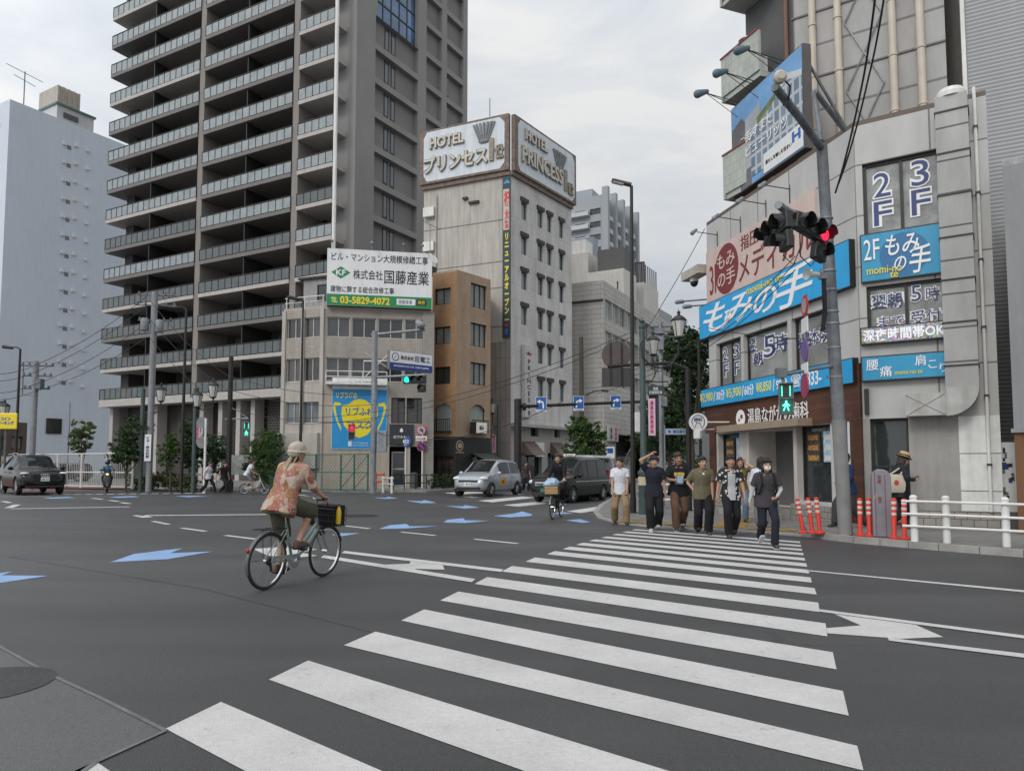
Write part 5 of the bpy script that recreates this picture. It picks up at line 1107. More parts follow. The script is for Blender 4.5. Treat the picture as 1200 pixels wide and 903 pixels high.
# big windowless blue grey block at far left
t,FA,WA,FB,WB,zt=block('blue_grey_building','large pale blue grey building with a nearly blank side wall at the far left',-80,-8,160,84,119,lightblue,wins=((2,11,.45,1.6,2.2,3.1),None),glassm=glass_pale)
for r_ in range(14):
 for px,dy,s_,m_ in ((75.5,0,.2,white_metal),(81,4.5,.26,sign_back),(89,2,.2,white_metal),(103,8,.2,white_metal)):
  x_,z_=fz(FB,px-r_*.5,168.5+dy+r_*21.2)
  if z_>6:bb=MB();bb.box(x_-s_,x_+s_,-.2 if m_ is white_metal else -.02,-.004,z_-s_,z_+s_);bb.build('vent_hood',m_,t,FB)
xw=(fx(FB,52),fx(FB,70),fz(FB,60,508)[1],fz(FB,60,490)[1]);bb=MB();bb.box(xw[0],xw[1],-.12,-.004,xw[2],xw[3]);bb.build('dark_window',glass_dark,t,FB)
x0,x1=fx(FB,52),fx(FB,97);z1=zat(52,108,88)
hp_=zat(52,112,87)-zt;ht_=zat(60,91,88)-zt;bb=MB();bb.box(x0,x1,.5,6.5,zt+.3,zt+hp_);ph=bb.build('penthouse',mat('pale_grey_wall',(.52,.525,.53),.75,var=.05,stain=.12),t,FB)
bb=MB();bb.box(x0+.8,x0+2.6,.35,.498,zt+hp_*.4,zt+hp_*.68);bb.build('penthouse_window',glass_dark,ph,FB)
bb=MB();bb.box(x0-.2,x1+.2,.3,6.7,zt+hp_,zt+hp_+.25);bb.build('penthouse_roof',mat('green_grey_edge',(.10,.17,.16),.6),ph,FB)
tk=thing('water_tank','beige ribbed water tank on the far left rooftop penthouse','water tank',FB @ Vector((x0+2,4,zt+hp_+.25)))
xt=x1-(x1-x0)*.33;bb=MB();bb.box(x0+.3,xt,1.2,5.6,zt+hp_+.6,zt+ht_);bb.build('tank',mat('beige_tank',(.44,.40,.35),.7,stain=.2),tk,FB);bb=MB();[bb.box(x0+.3+(xt-x0-.5)*k/4,x0+.5+(xt-x0-.5)*k/4,1.08,1.197,zt+hp_+.6,zt+ht_)for k in range(5)];[bb.box(x0+.6+k*3,x0+1.+k*3,2,5,zt+hp_+.252,zt+hp_+.598)for k in range(2)];bb.build('rib',mat('beige_tank',(0,0,0)),tk,FB)
ta=thing('rooftop_aerial','television aerial on a mast beside the far left water tank','aerial',FB @ Vector((x0-1.8,5,zt)))
bb=MB();xa_=x0-1.8;za_=zat(30,80,89);bb.tube([(xa_,5,zt+.3),(xa_,5,za_)],.07,5);bb.build('mast',galv_dark,ta,FB);bb=MB();[bb.tube([(xa_-l_,5,z_+.2),(xa_+l_,5,z_-.2)],.045,4)for l_,z_ in ((2.2,za_-.2),(1.3,za_-1.2))];bb.build('antenna',galv_dark,ta,FB)
# low old shops on the far left, partly hidden
t,FA,WA,FB,WB,zt=block('low_shop','low brown shop building with pale signs at the far left street edge',-90,-40,30,62,496,mat('brown_shop_wall',(.11,.085,.07),.8,stain=.2),wins=(None,(3,1,.6,1.2,1.0,3)))
bb=MB();bb.box(0,WB,-.4,-.004,zt-3.6,zt-2.8);bb.build('shop_fascia',mat('pale_fascia',(.50,.46,.38),.6,var=.15),t,FB);bb=MB();bb.box(WB*.1,WB*.5,-.1,-.004,.6,zt-3.8);bb.build('shop_display',mat('pink_display',(.40,.18,.2),.6,var=.5,scale=2),t,FB)
# white buildings and towers behind the grey office building
t,FA,WA,FB,WB,zt=block('high_rise','distant blue grey residential high rise with ranks of balconies',655,709,745,175,229,mat('pale_high_rise',(.30,.32,.34),.7,var=.05),wins=((3,16,.7,1.5,3,3.3),(4,17,.3,2.2,4,3.3)),glassm=glass_dark,col=bluegrey)
bb=MB();[bb.box(.4,WA*.72,-1.4,-.004,zt-4.8-k*3.3,zt-3.7-k*3.3)for k in range(16)];bb.build('balcony_row',mat('pale_balcony',(.46,.47,.48),.6),t,FA)
bb=MB();[bb.box(WB*(k+.5)/4-2.6,WB*(k+.5)/4+.8,-1.3,-.004,zt-6-j*3.3,zt-4.9-j*3.3)for k in range(4)for j in range(17)];bb.build('balcony_row',mat('pale_balcony',(0,0,0)),t,FB)
bb=MB();[bb.box(WB*k/4-.6,WB*k/4+.6,-1.6,-.004,0,zt+2)for k in range(5)];bb.build('fin',mat('pale_high_rise',(0,0,0)),t,FB)
bb=MB();bb.box(3,WA-4,3,12,zt+.3,zt+3.5);bb.build('roof_plant',bluegrey,t,FA)
t,*_=block('blue_grey_annexe','plain blue grey block in front of the distant high rise',668,697,703,120,279,bluegrey)
t,FA,WA,FB,WB,zt=block('white_house','white building with a stepped roof behind the grey office building',660,691,704,88,298,whitew,wins=(None,(2,1,.25,1.6,2.5,4)))
bb=MB();bb.box(WA-3.6,WA-.6,.6,3,zt+.3,zt+2.2);bb.build('roof_tank',white_metal,t,FA)
t,FA,WA,FB,WB,zt=block('white_block','wide white rendered block with a single dark window behind the grey office building',690,733,748,84,317,whitew,wins=((3,1,.12,2.4,1.2,4),None))
bb=MB();bb.box(WA*.2,WA*.95,1,5,zt+.3,zt+3.2);bb.build('roof_plant',mat('dark_recess_wall',(0,0,0)),t,FA)
t,FA,WA,FB,WB,zt=block('angular_white_building','angular pale building with a deep square opening right of the lamp pole',722,757,774,92,333,whitew,wins=((1,1,.25,6.5,2,9),None))
bb=MB();[bb.tube([(WA*k/14,.3,zt+.3),(WA*k/14,.3,zt+3.0)],.08,4)for k in range(15)];bb.box(0,WA,.25,.35,zt+2.9,zt+3.1);bb.build('roof_railing',alu_dark,t,FA);bb=MB();[bb.tube([(WB*k/7,.3,zt+.3),(WB*k/7,.3,zt+3.0)],.08,4)for k in range(8)];bb.build('roof_railing',alu_dark,t,FB)
t,*_=block('pale_corrugated_house','pale corrugated building end closing the view beyond the grey office building',762,772,790,100,362,mat('pale_high_rise',(0,0,0)))
t,*_=block('street_end_building','grey building closing the far end of the side street behind the trees',740,800,900,130,470,mat('street_end_grey',(.22,.22,.22),.7),wins=((6,2,.6,1.8,1.5,3.4),(5,2,.6,1.8,1.5,3.4)))
# ================================================================ street furniture
def pole(name,label,cat,base,h,r,m,r2=None,group=None,lean=(0,0)):
 t=thing(name,label,cat,base,0,group);B=Vector(base)
 bb=MB();bb.tube([B,B+Vector((lean[0],lean[1],h))],r,14,0,r2 or r*.8);bb.build('post',m,t,Matrix(),smooth=True)
 bb=MB();bb.lathe([(r*1.7,0),(r*1.7,.03),(r*1.15,.05),(r*1.15,.22)],B,14);bb.build('base_collar',m,t,Matrix(),smooth=True)
 return t
def rod(t,name,m,pts,r,seg=8):bb=MB();bb.tube(pts,r,seg);return bb.build(name,m,t,Matrix(),smooth=True)
lens_off=mat('lens_dark',(.03,.03,.03),.3,var=.2);lens_red=mat('lens_red',(1,.02,.07),.4,emit=1.6,var=0);lens_green=mat('lens_green',(.05,.9,.55),.4,emit=1.2,var=0);lens_dkgreen=mat('lens_dim_green',(.02,.10,.08),.3,var=0)
def signal_head(t,M,n=3,lit=None,arrow=True,m=black_paint):
 """M: x along the row of lenses, -y is where it faces"""
 w_=.36*n;bb=MB();bb.box(-w_/2,w_/2,-.06,.10,-.19,.19);hd=bb.build('signal_head',m,t,M,bev=.03)
 for k in range(n):
  x_=-w_/2+.18+.36*k
  Mk=M @ Matrix.Translation((x_,-.062,0));bb=MB();bb.lathe([(.14,0),(.13,.02),(0,.04)],(0,0,0),18,0,Matrix.Rotation(R(90),4,'X'));bb.build('lens',lit[1]if lit and lit[0]==k else lens_off,hd,Mk,smooth=True)
  bb=MB();rings=[]
  for y_ in (0,-.10,-.22):
   rings.append([(.155*math.cos(R(-25+230*i/16)),y_,.155*math.sin(R(-25+230*i/16)))for i in range(17)]+[(.145*math.cos(R(205-230*i/16)),y_,.145*math.sin(R(205-230*i/16)))for i in range(17)])
  rings[2]=[(x,y if z>0 else y+.08,z)for x,y,z in rings[2]]
  bb.loft(rings,cap=True);bb.build('visor',m,hd,Mk,smooth=True)
 if arrow:
  Ma=M @ Matrix.Translation((w_/2-.20,0,-.40));bb=MB();bb.box(-.19,.19,-.06,.10,-.19,.19);ah=bb.build('arrow_head',m,t,Ma,bev=.03)
  Mk=Ma @ Matrix.Translation((0,-.062,0));bb=MB();bb.lathe([(.14,0),(.13,.02),(0,.04)],(0,0,0),18,0,Matrix.Rotation(R(90),4,'X'));bb.build('lens',lens_off,ah,Mk,smooth=True)
  bb=MB();bb.loft([[(.155*math.cos(R(-25+230*i/16)),y_,.155*math.sin(R(-25+230*i/16)))for i in range(17)]+[(.145*math.cos(R(205-230*i/16)),y_,.145*math.sin(R(205-230*i/16)))for i in range(17)]for y_ in (0,-.2)]);bb.build('visor',m,ah,Mk,smooth=True)
 return hd
def ped_signal(t,M,green=True,m=galv_dark):
 bb=MB();bb.box(-.18,.18,-.05,.12,-.42,.42);hd=bb.build('signal_head',m,t,M,bev=.02)
 bb=MB();bb.quad((-.14,-.055,-.37),(.14,-.055,-.37),(.14,-.055,-.02),(-.14,-.055,-.02));bb.build('walk_lens',mat('lens_green_field',(.01,.10,.07),.3,emit=.5,var=0)if green else lens_off,hd,M)
 bb=MB();bb.quad((-.14,-.055,.03),(.14,-.055,.03),(.14,-.055,.37),(-.14,-.055,.37));bb.build('stop_lens',lens_off if green else mat('lens_red_field',(.4,.01,.02),.3,emit=.6,var=0),hd,M)
 z0=-.195 if green else .20;bb=MB()
 bb.ell((0,-.062,z0+.115),.03,.004,.03,seg=8);bb.box(-.03,.03,-.066,-.058,z0-.01,z0+.075)
 for a,c in (((-.02,z0),(-.07,z0-.13)),((.02,z0),(.06,z0-.13)),((-.02,z0+.06),(-.09,z0-.0)),((.02,z0+.06),(.09,z0+.0))):bb.tube([(a[0],-.062,a[1]),(c[0],-.062,c[1])],.017,5)
 bb.build('walking_figure',mat('figure_green',(.15,1,.7),.4,emit=1.8,var=0)if green else lens_red,hd,M)
 if green:
  for a_ in (-.12,.085):bb=MB();bb.box(a_,a_+.035,-.06,-.056,.06,.34);bb.build('countdown_bar',lens_green,hd,M)
 bb=MB()
 for zt_ in (-.0,.40):bb.box(-.18,.18,-.16,-.051,zt_-.015,zt_+.01)
 for s_ in (-1,1):bb.box(s_*.17-.01,s_*.17+.01,-.13,-.051,-.40,.39)
 bb.build('visor',m,hd,M)
 return hd
def facing(loc,az):return Matrix.Translation(Vector(loc))@ Matrix.Rotation(-az+math.pi,4,'Z')
def FZ(x,y):return P(x,y).to_tuple()
# ---- main signal pole on the near right corner
pb=P(991,626,.12);pt=PY(963,172,pb.y+.1)
t=thing('signal_pole','thick grey steel pole on the right pavement carrying the traffic signals','signal pole',pb);SP=t
bb=MB();bb.tube([pb,pb.lerp(pt,.55)],.128,20,0,.122);bb.tube([pb.lerp(pt,.55),pt],.119,20,0,.108);bb.build('post',galv_dark,t,Matrix(),smooth=True)
bb=MB();bb.tube([pb,pb.lerp(pt,2.3/(pt.z-pb.z))],.136,20,0,.134);bb.build('lower_wrap',mat('pole_wrap',(.22,.22,.215),.75,var=.15,bump=.5,bscale=120),t,Matrix(),smooth=True)
for z_ in (3.3,3.9,4.4,4.65,5.1,5.5,6.2,6.6):
 bb=MB();q=pb.lerp(pt,(z_-pb.z)/(pt.z-pb.z));bb.lathe([(.134,-.02),(.134,.02)],q,16);bb.box(q.x-.18,q.x-.13,q.y-.03,q.y+.03,z_-.03,z_+.03)
 bb.build('clamp_band',galv,t,Matrix())
tip=PY(908,102,pb.y-1.9);rod(t,'mast_arm',galv_dark,[pt+Vector((0,0,-.05)),pt.lerp(tip,.5)+Vector((0,0,.02)),tip],.078,12)
back=PY(989,152,pb.y+2.2);rod(t,'mast_arm',galv_dark,[PY(962,165,pb.y+.15),PY(953,108,pb.y+.4)],.05,8);rod(t,'mast_arm',galv_dark,[PY(955,107,pb.y+.5),back],.06,8)
bb=MB();bb.lathe([(0,0),(.115,.0),(.12,.08),(.09,.11),(.07,.13),(0,.13)],(0,0,0),20,0,Matrix.Rotation(R(90),4,'X'));bb.build('round_beacon',mat('beacon_beige',(.45,.41,.34),.6),t,Matrix.Translation(PY(913,92,pb.y-1.9)),smooth=True)
rod(t,'beacon_cable',wire_m,[PY(917,92,pb.y-1.85),PY(926,101,pb.y-1.7),PY(924,118,pb.y-1.6),PY(918,123,pb.y-1.7)],.018,6)
# signal gantry box and heads (they hang forward of the pole over the crossing)
gb=PY(936,257,pb.y-.9);rod(t,'signal_arm',galv,[PY(968,262,pb.y),gb,PY(912,240,pb.y-1.7)],.075,10)
bb=MB();bb.box(-.32,.32,-.12,.12,-.13,.13);bb.build('junction_box',galv,t,facing(gb+Vector((-.05,.05,.02)),R(150)),bev=.015)
s1=thing('traffic_signal','black traffic signal with its red lens lit, facing the road on the right','traffic signal',PY(951,270,pb.y-1.1),0,'traffic signals on the near pole')
signal_head(s1,facing(PY(951,268,pb.y-1.1),R(148))@ Matrix.Rotation(R(12),4,'Y')@ Matrix.Diagonal((.9,.9,.9,1)),3,(2,lens_red))
s2=thing('traffic_signal','black traffic signal seen from behind, beside the lit red one','traffic signal',PY(908,275,pb.y-1.5),0,'traffic signals on the near pole')
signal_head(s2,facing(PY(910,268,pb.y-1.3),R(265))@ Matrix.Rotation(R(-4),4,'Y')@ Matrix.Diagonal((.9,.9,.9,1)),3,None)
for i,pts in enumerate((((937,262),(938,300),(950,312),(960,300)),((925,270),(918,300),(930,310),(938,290)))):
 o=MB();q=[PY(x,y,pb.y-1.1)for x,y in pts];o.tube(q,.012,5);ob=o.build('signal_cable',wire_m);tag(ob,['black loop of cable hanging under the lit red signal','black loop of cable hanging under the signal seen from behind'][i],'cable')
tsk=thing('loudspeaker','small grey horn loudspeaker clamped to the thick signal pole','loudspeaker',PY(958,322,pb.y-.3))
q=PY(959,322,pb.y-.3);bb=MB();bb.lathe([(.05,.0),(.06,.16),(.09,.24),(.12,.28),(.11,.27),(.0,.14)],(0,0,0),16,0,facing(q,R(255)).to_3x3().to_4x4()@ Matrix.Rotation(R(90),4,'X'));bb.build('horn',white_metal,tsk,Matrix.Translation(q),smooth=True);bb=MB();bb.cbox((.14,.1,0),.16,.12,.12);bb.build('driver',galv,tsk,Matrix.Translation(q));bb=MB();bb.tube([q+Vector((.15,.1,-.02)),q+Vector((.2,.2,-.7)),q+Vector((.16,.25,-1.1))],.045,8);bb.build('conduit',black_paint,tsk,Matrix())
# pedestrian signal on its long bracket
ps=PY(921,467,pb.y-.5)
t=thing('pedestrian_signal','grey pedestrian signal with a lit green walking figure on the near pole','pedestrian signal',ps)
ped_signal(t,facing(ps,R(196))@ Matrix.Diagonal((.74,.8,.74,1)))
rod(t,'bracket',galv_dark,[PY(980,428,pb.y),PY(915,440,pb.y-.45)],.03,8);rod(t,'bracket',galv_dark,[PY(917,439,pb.y-.45),ps+Vector((-.02,.06,.28))],.03,8);bb=MB();bb.cbox(PY(915,437,pb.y-.45),.2,.12,.18);bb.build('bracket_box',galv_dark,t,Matrix())
# narrow stack of signs hanging beside the pole
t=thing('hanging_sign_stack','narrow strip of small red and blue road signs hung edge on beside the signal pole','road sign',PY(943,400,pb.y-.3))
Ms=facing(PY(943,400,pb.y-.3),R(276))
for k,(py,h_,m_)in enumerate(((358,.42,red_ink),(381,.30,white_plastic),(410,.44,mat('sign_violet',(.16,.09,.28),.5,var=0)),(432,.22,white_plastic),(452,.50,mat('sign_purple_red',(.36,.06,.12),.5,var=0)))):
 q=PY(943,py,pb.y-.3);bb=MB()
 Mk=Matrix.Translation(q)@ Ms.to_3x3().to_4x4()
 if k in (0,2,4):bb.lathe([(0,.01),(h_/2,.01),(h_/2,-.01),(0,-.01)],(0,0,0),20,0,Matrix.Rotation(R(90),4,'X'))
 else:bb.box(-.2,.2,-.01,.01,-h_/2,h_/2)
 o=bb.build('sign_plate',m_,t,Mk);
 if k==0:bb=MB();bb.lathe([(0,.015),(h_*.36,.015)],(0,0,0),20,0,Matrix.Rotation(R(90),4,'X'));bb.build('sign_field',white_plastic,o,Mk)
rod(t,'hanger',galv_dark,[PY(945,345,pb.y-.28),PY(945,470,pb.y-.28)],.02,6)
# ---- red and white delineator posts, grey cabinet, guard rail
dl_red=mat('delineator_red',(.62,.045,.022),.45,var=.08);dl_white=mat('delineator_white',(.66,.56,.52),.4,var=.05)
def delineator(lab):
 t=thing('delineator_post',lab,'delineator post',(0,0,0),0,'red delineator posts on the kerb')
 bb=MB();bb.lathe([(.10,0),(.10,.02),(.05,.035),(.042,.06),(.042,.70),(.036,.72),(0,.725)],(0,0,0),14);p=bb.build('post',dl_red,t,Matrix(),smooth=True)
 for z_ in (.44,.54,.64):bb=MB();bb.lathe([(.0435,z_-.025),(.0445,z_-.02),(.0445,z_+.02),(.0435,z_+.025)],(0,0,0),14);bb.build('reflective_band',dl_white,p,Matrix(),smooth=True)
 return t
dlabs=['red post leaning at the crossing corner, leftmost of three','red post leaning at the crossing corner, middle of three','red post leaning at the crossing corner, nearest the signal pole','red post just right of the signal pole','red post close to the left side of the grey cabinet','red post close to the right side of the grey cabinet','red post touching the end of the white guard rail']
dp=[(941.5,624,.98,9),(952,624,1.0,6),(961,624.5,1.02,5),(1008,627.5,1.03,-1),(1019,628,1.03,0),(1048,630.5,1.05,-1),(1060,631.5,1.05,-1)]
dproto=None
for (px,py,s_,ln),lab in zip(dp,dlabs):
 q=P(px,py,.12);M=Matrix.Translation(q)@ Matrix.Rotation(R(-ln),4,'Y')@ Matrix.Diagonal((s_,s_,s_,1))
 if dproto is None:dproto=delineator(lab);dproto.matrix_basis=M;WMs=M
 else:copy_tree(dproto,M,None,lab)
q=P(1034,628.5,.12);t=thing('utility_cabinet','rounded grey utility cabinet with red lettering among the red posts','utility cabinet',q)
Mc=facing(q,R(196));bb=MB()
prof=[(-.17,0),(.17,0),(.17,1.14)]+[(.17*math.cos(R(a)),1.14+.17*math.sin(R(a)))for a in range(15,180,15)]+[(-.17,1.14)]
bb.loft([[(x,y,z)for x,z in prof]for y in (-.10,.10)]);cabm=mat('cabinet_grey',(.22,.225,.25),.6,var=.12,scale=3,stain=.15);bb.build('body',cabm,t,Mc,bev=.02)
bb=MB();bb.box(-.13,-.115,-.106,-.101,.02,1.28);bb.box(.05,.065,-.106,-.101,.02,1.2);bb.build('red_stripe',mat('dull_red',(.24,.06,.08),.6),t,Mc)
text('注意',mat('dull_red',(0,0,0)),t,Mc,-.04,1.12,.07,.16,-.104,.01,vert=True);text('高圧',mat('dull_red',(0,0,0)),t,Mc,-.04,.72,.06,.12,-.104,.02,vert=True);text('⚡',yellow_ink,t,Mc,-.12,.78,.06,.09,-.104)
wht_rail=mat('guard_rail_white',(.70,.70,.68),.45,var=.06,scale=4,stain=.12)
def guardrail(name,label,pts,h,n,group=None,rr=.03,pr=.06,rails=(.98,.70,.42),z0=.12,gone=None,m=wht_rail):
 t=thing(name,label,'guard rail',pts[0],0,group)
 for a,c in zip(pts[:-1],pts[1:]):
  d=c-a
  for k in range(n+1):
   if a is not pts[0]and k==0:continue
   q=a.lerp(c,k/n);bb=MB();bb.tube([q,q+Vector((0,0,h))],pr,12);bb.lathe([(pr,h),(pr*.7,h+.03),(0,h+.035)],q,12);bb.build('post',m,t,Matrix(),smooth=True)
  for z_ in rails:bb=MB();bb.tube([a+Vector((0,0,z_*h))-d.normalized()*.12,c+Vector((0,0,z_*h))+d.normalized()*.12],rr,10);bb.build('rail',m,t,Matrix(),smooth=True)
 return t
ga=P(1072,634,.12);gbp=P(1110,636,.12);gc=P(1180,640.5,.12);gd_=gc+(gc-gbp)*1.0
t=thing('guard_rail','white three bar pedestrian guard rail along the right kerb','guard rail',ga)
for q in (ga,gbp,gc,gd_):bb=MB();bb.tube([q,q+Vector((0,0,.78))],.062,14);bb.lathe([(.062,.78),(.066,.79),(.066,.81),(.04,.84),(0,.845)],q,14);bb.build('post',wht_rail,t,Matrix(),smooth=True)
for z_ in (.73,.50,.28):
 bb=MB();bb.tube([q+Vector((-.03,-.07,z_))for q in (ga-(gbp-ga).normalized()*.2,ga,gbp,gc,gd_)],.023,10);bb.build('rail',wht_rail,t,Matrix(),smooth=True)
# ---- dark lamp pole in the middle, ornamental lamp post, other posts on that corner
q=P(742,602,.0);top=PY(740,218,q.y)
t=thing('street_light','tall slim dark street light with a flat lamp head over the side street corner','street light',q)
bb=MB();bb.tube([q,q.lerp(top,.3),top],.085,14,0,.05);bb.build('post',dark_metal,t,Matrix(),smooth=True)
bb=MB();bb.lathe([(.16,0),(.16,.05),(.10,.07),(.10,.5)],q,14);bb.build('base_collar',dark_metal,t,Matrix(),smooth=True)
Lh=PY(729,214,q.y);bb=MB();bb.box(-.34,.30,-.11,.11,-.05,.04);bb.build('lamp_head',mat('lamp_head_brown',(.09,.075,.06),.5),t,Matrix.Translation(Lh)@ Matrix.Rotation(R(14),4,'Y'),bev=.03);bb=MB();bb.box(-.30,.05,-.09,.09,-.07,-.052);bb.build('lamp_glass',mat('lamp_glass',(.6,.6,.58),.3),t,Matrix.Translation(Lh)@ Matrix.Rotation(R(14),4,'Y'))
bb=MB();zb_=zat(742,506,q.y);bb.box(q.x+.06,q.x+.40,q.y-.12,q.y-.105,zat(742,506,q.y),zat(742,483,q.y));bb.build('notice_plate',white_plastic,t,Matrix())
lampglass=mat('lantern_glass',(.50,.50,.47),.25,var=.1)
def lantern(t,c,s=1.):
 """four sided street lantern, c is the top of its glass"""
 c=Vector(c);bb=MB()
 bb.lathe([(.25*s,0),(.27*s,.02*s),(.20*s,.10*s),(.12*s,.17*s),(.05*s,.20*s),(.045*s,.26*s),(.07*s,.29*s),(.02*s,.34*s),(0,.42*s)],c,12);hd=bb.build('lantern_cap',black_paint,t,Matrix(),smooth=True)
 bb=MB();bb.lathe([(.13*s,-.52*s),(.235*s,-.005)],c,8);bb.build('lantern_glass',lampglass,hd,Matrix())
 bb=MB()
 for k in range(4):
  a=math.pi/4+math.pi/2*k;bb.tube([c+Vector((math.cos(a)*.14*s,math.sin(a)*.14*s,-.53*s)),c+Vector((math.cos(a)*.245*s,math.sin(a)*.245*s,0))],.012*s,5)
 bb.lathe([(.15*s,-.57*s),(.15*s,-.53*s),(.05*s,-.62*s),(.05*s,-.57*s)],c,10);bb.build('lantern_frame',black_paint,hd,Matrix())
def banner_sign(t,Fm,x0,x1,z0,z1,txt_,m,ink):
 bb=MB();bb.box(x0,x1,-.02,.02,z0,z1);b_=bb.build('banner',m,t,Fm);text(txt_,ink,b_,Fm,(x0+x1)/2,(z0+z1)/2,(x1-x0)*.5,(z1-z0)*.88,-.026,.02,vert=True);return b_
pinkb=mat('pink_banner',(.62,.42,.50),.7,var=.06);magenta=mat('magenta_lettering',(.45,.03,.16),.5,var=0)
q=P(755,603.5,.0);Yq=q.y
t=thing('ornamental_lamp_post','green ornamental lamp post with two lanterns and a pink banner at the crossing corner','lamp post',q)
bb=MB();zz=lambda py:zat(755,py,Yq);bb.lathe([(.17,0),(.17,1.2),(.19,1.24),(.19,1.3),(.12,1.36),(.10,1.5),(.085,zz(385)),(.11,zz(384)),(.11,zz(381)),(.05,zz(379)),(.09,zz(376)),(.02,zz(374)),(.0,zz(370))],q,16);bb.build('post',green_pole_m,t,Matrix(),smooth=True)
bb=MB();bb.lathe([(.175,.9),(.175,1.15)],q,16);bb.build('notice_band',mat('notice_beige',(.45,.40,.28),.7),t,Matrix())
cA=PY(795.5,376,Yq-.3);cB=PY(765.5,399,Yq+.25)
bb=MB();arc=[PY(x,y,Yq-.05-.25*k/8)for k,(x,y)in enumerate(((757,395),(751,402),(753,418),(762,428),(774,431),(787,427),(795,414),(795.5,400),(795.5,395)))];bb.tube(arc,.028,8);bb.build('bracket',black_paint,t,Matrix(),smooth=True)
bb=MB();bb.tube([PY(x,y,Yq+.2)for x,y in ((757,446),(764,446),(768,438),(766,425),(765.5,420))],.022,8);bb.build('bracket',black_paint,t,Matrix(),smooth=True)
lantern(t,cA,.9);lantern(t,cB,.8)
Fq=facing((q.x,q.y,0),R(190));gx=lambda px,py:fz(Fq,px,py)
x0,z1=gx(759,452);x1,z0=gx(778,463);bb=MB();bb.box(x0,x1,-.03,.03,z0,z1);nb=bb.build('name_board',mat('dark_green_board',(.025,.04,.035),.6),t,Fq);text('湯島\n白梅商店会',white_ink,nb,Fq,(x0+x1)/2,(z0+z1)/2,(x1-x0)*.8,(z1-z0)*.7,-.035)
bb=MB();bb.tube([(-.0,0,z1+.12),(x1+.15,0,z1+.12)],.02,6);bb.tube([(0,0,z1-1.9+1.7),(x1+.1,0,z1-.2)],.012,5);bb.build('bracket',black_paint,t,Fq)
x0,z1=gx(757.5,467);x1,z0=gx(767.5,510);banner_sign(t,Fq,x0+.05,x1+.02,z0,z1,'湯島白梅商店会',pinkb,magenta)
x0,z1=gx(753.5,465);x1,z0=gx(757,505);bb=MB();bb.box(x1+.1,gx(772,505)[0],.05,.09,z0,z1+.05);bb.build('banner_back',mat('dark_banner',(.02,.025,.04),.6),t,Fq)
# concrete pole behind with cable boxes
q=P(776,592,KZ);Yc=q.y;t=thing('utility_pole','grey steel utility pole standing behind the ornamental lamp post','utility pole',q)
tp_=PY(774,378,Yc);bb=MB();bb.tube([q,tp_],.10,12,0,.08);bb.build('post',galv,t,Matrix(),smooth=True);[MB().cbox(PY(*q_,Yc-.15),*d_).build('cable_box',galv,t,Matrix())for q_,d_ in (((773,402),(.25,.2,.5)),((773,388),(.35,.25,.2)),((778,470),(.2,.2,.35)))];bb=MB();[bb.tube([PY(760,y,Yc),PY(800,y-1,Yc)],.03,6)for y in (383,389,395)];bb.build('cross_arm',galv_dark,t,Matrix())
q=P(808,598,KZ);Yd=q.y;t=thing('sign_pole','dark pole by the corner building carrying the back of road signs on an arm','sign pole',q)
tp_=PY(806,432,Yd);rod(t,'post',dark_metal,[q,tp_],.09,12);rod(t,'arm',dark_metal,[tp_,PY(786,425,Yd+.1),PY(712,429,Yd+.2)],.055,10)
c_=PY(722,416,Yd+.2);Mx=facing(c_,R(185));bb=MB();bb.lathe([(0,-.02),(.47,-.02),(.47,.02),(0,.02)],(0,0,0),28,0,Matrix.Rotation(R(90),4,'X'));bb.build('round_sign_back',mat('brown_sign_back',(.085,.065,.06),.6,var=.2),t,Mx)
bb=MB();bb.box(-.47,.47,-.02,.02,-1.05,-.42);bb.build('square_sign_back',mat('dark_sign_back',(.05,.045,.045),.6),t,Mx);bb=MB();[bb.box(x_-.03,x_+.03,-.05,-.021,-1.0,.4)for x_ in (-.18,.18)];bb.build('stiffener',dark_metal,t,Mx)
q=P(822,595,KZ);t=pole('drain_post','slim dark post close against the left edge of the corner building','post',q,zat(822,400,q.y),.05,dark_metal,.05)
# round tooth sign, its spotlight and street direction board
c_=PY(818,494.5,23.0);t=thing('round_sign','round white sign with a blue tooth outline hung at the clinic corner','sign',c_)
Mx=facing(c_,R(190));Ro=Matrix.Rotation(R(90),4,'X')
bb=MB();bb.lathe([(0,-.06),(.29,-.06),(.29,.06),(0,.06)],(0,0,0),32,0,Ro);bb.build('disc',white_metal,t,Mx)
bb=MB();[bb.tube([(.20*math.cos(a),-.066,.02+.2*math.sin(a))for a in [R(x)for x in range(-20,201,20)]]+[(-.12,-.066,-.20),(-.05,-.066,-.02),(.05,-.066,-.02),(.12,-.066,-.20),(.2,-.066,-.05)],.012,5)];bb.build('tooth_outline',navy_ink,t,Mx);text('歯科',navy_ink,t,Mx,0,.08,.26,.13,-.066,.02);bb=MB();bb.tube([(.29,0,0),(1.0,.1,0)],.025,6);bb.build('bracket',white_metal,t,Mx)
c_=PY(818,509,23.0);t=thing('sign_floodlight','small white floodlight just under the round tooth sign','floodlight',c_);Mx=facing(c_,R(225));bb=MB();bb.box(-.12,.12,-.1,.06,-.14,.14);bb.build('lamp_head',white_metal,t,Mx,bev=.03);rod(t,'bracket',white_metal,[c_+Vector((0,0,.15)),c_+Vector((.55,.1,.18))],.02,6)
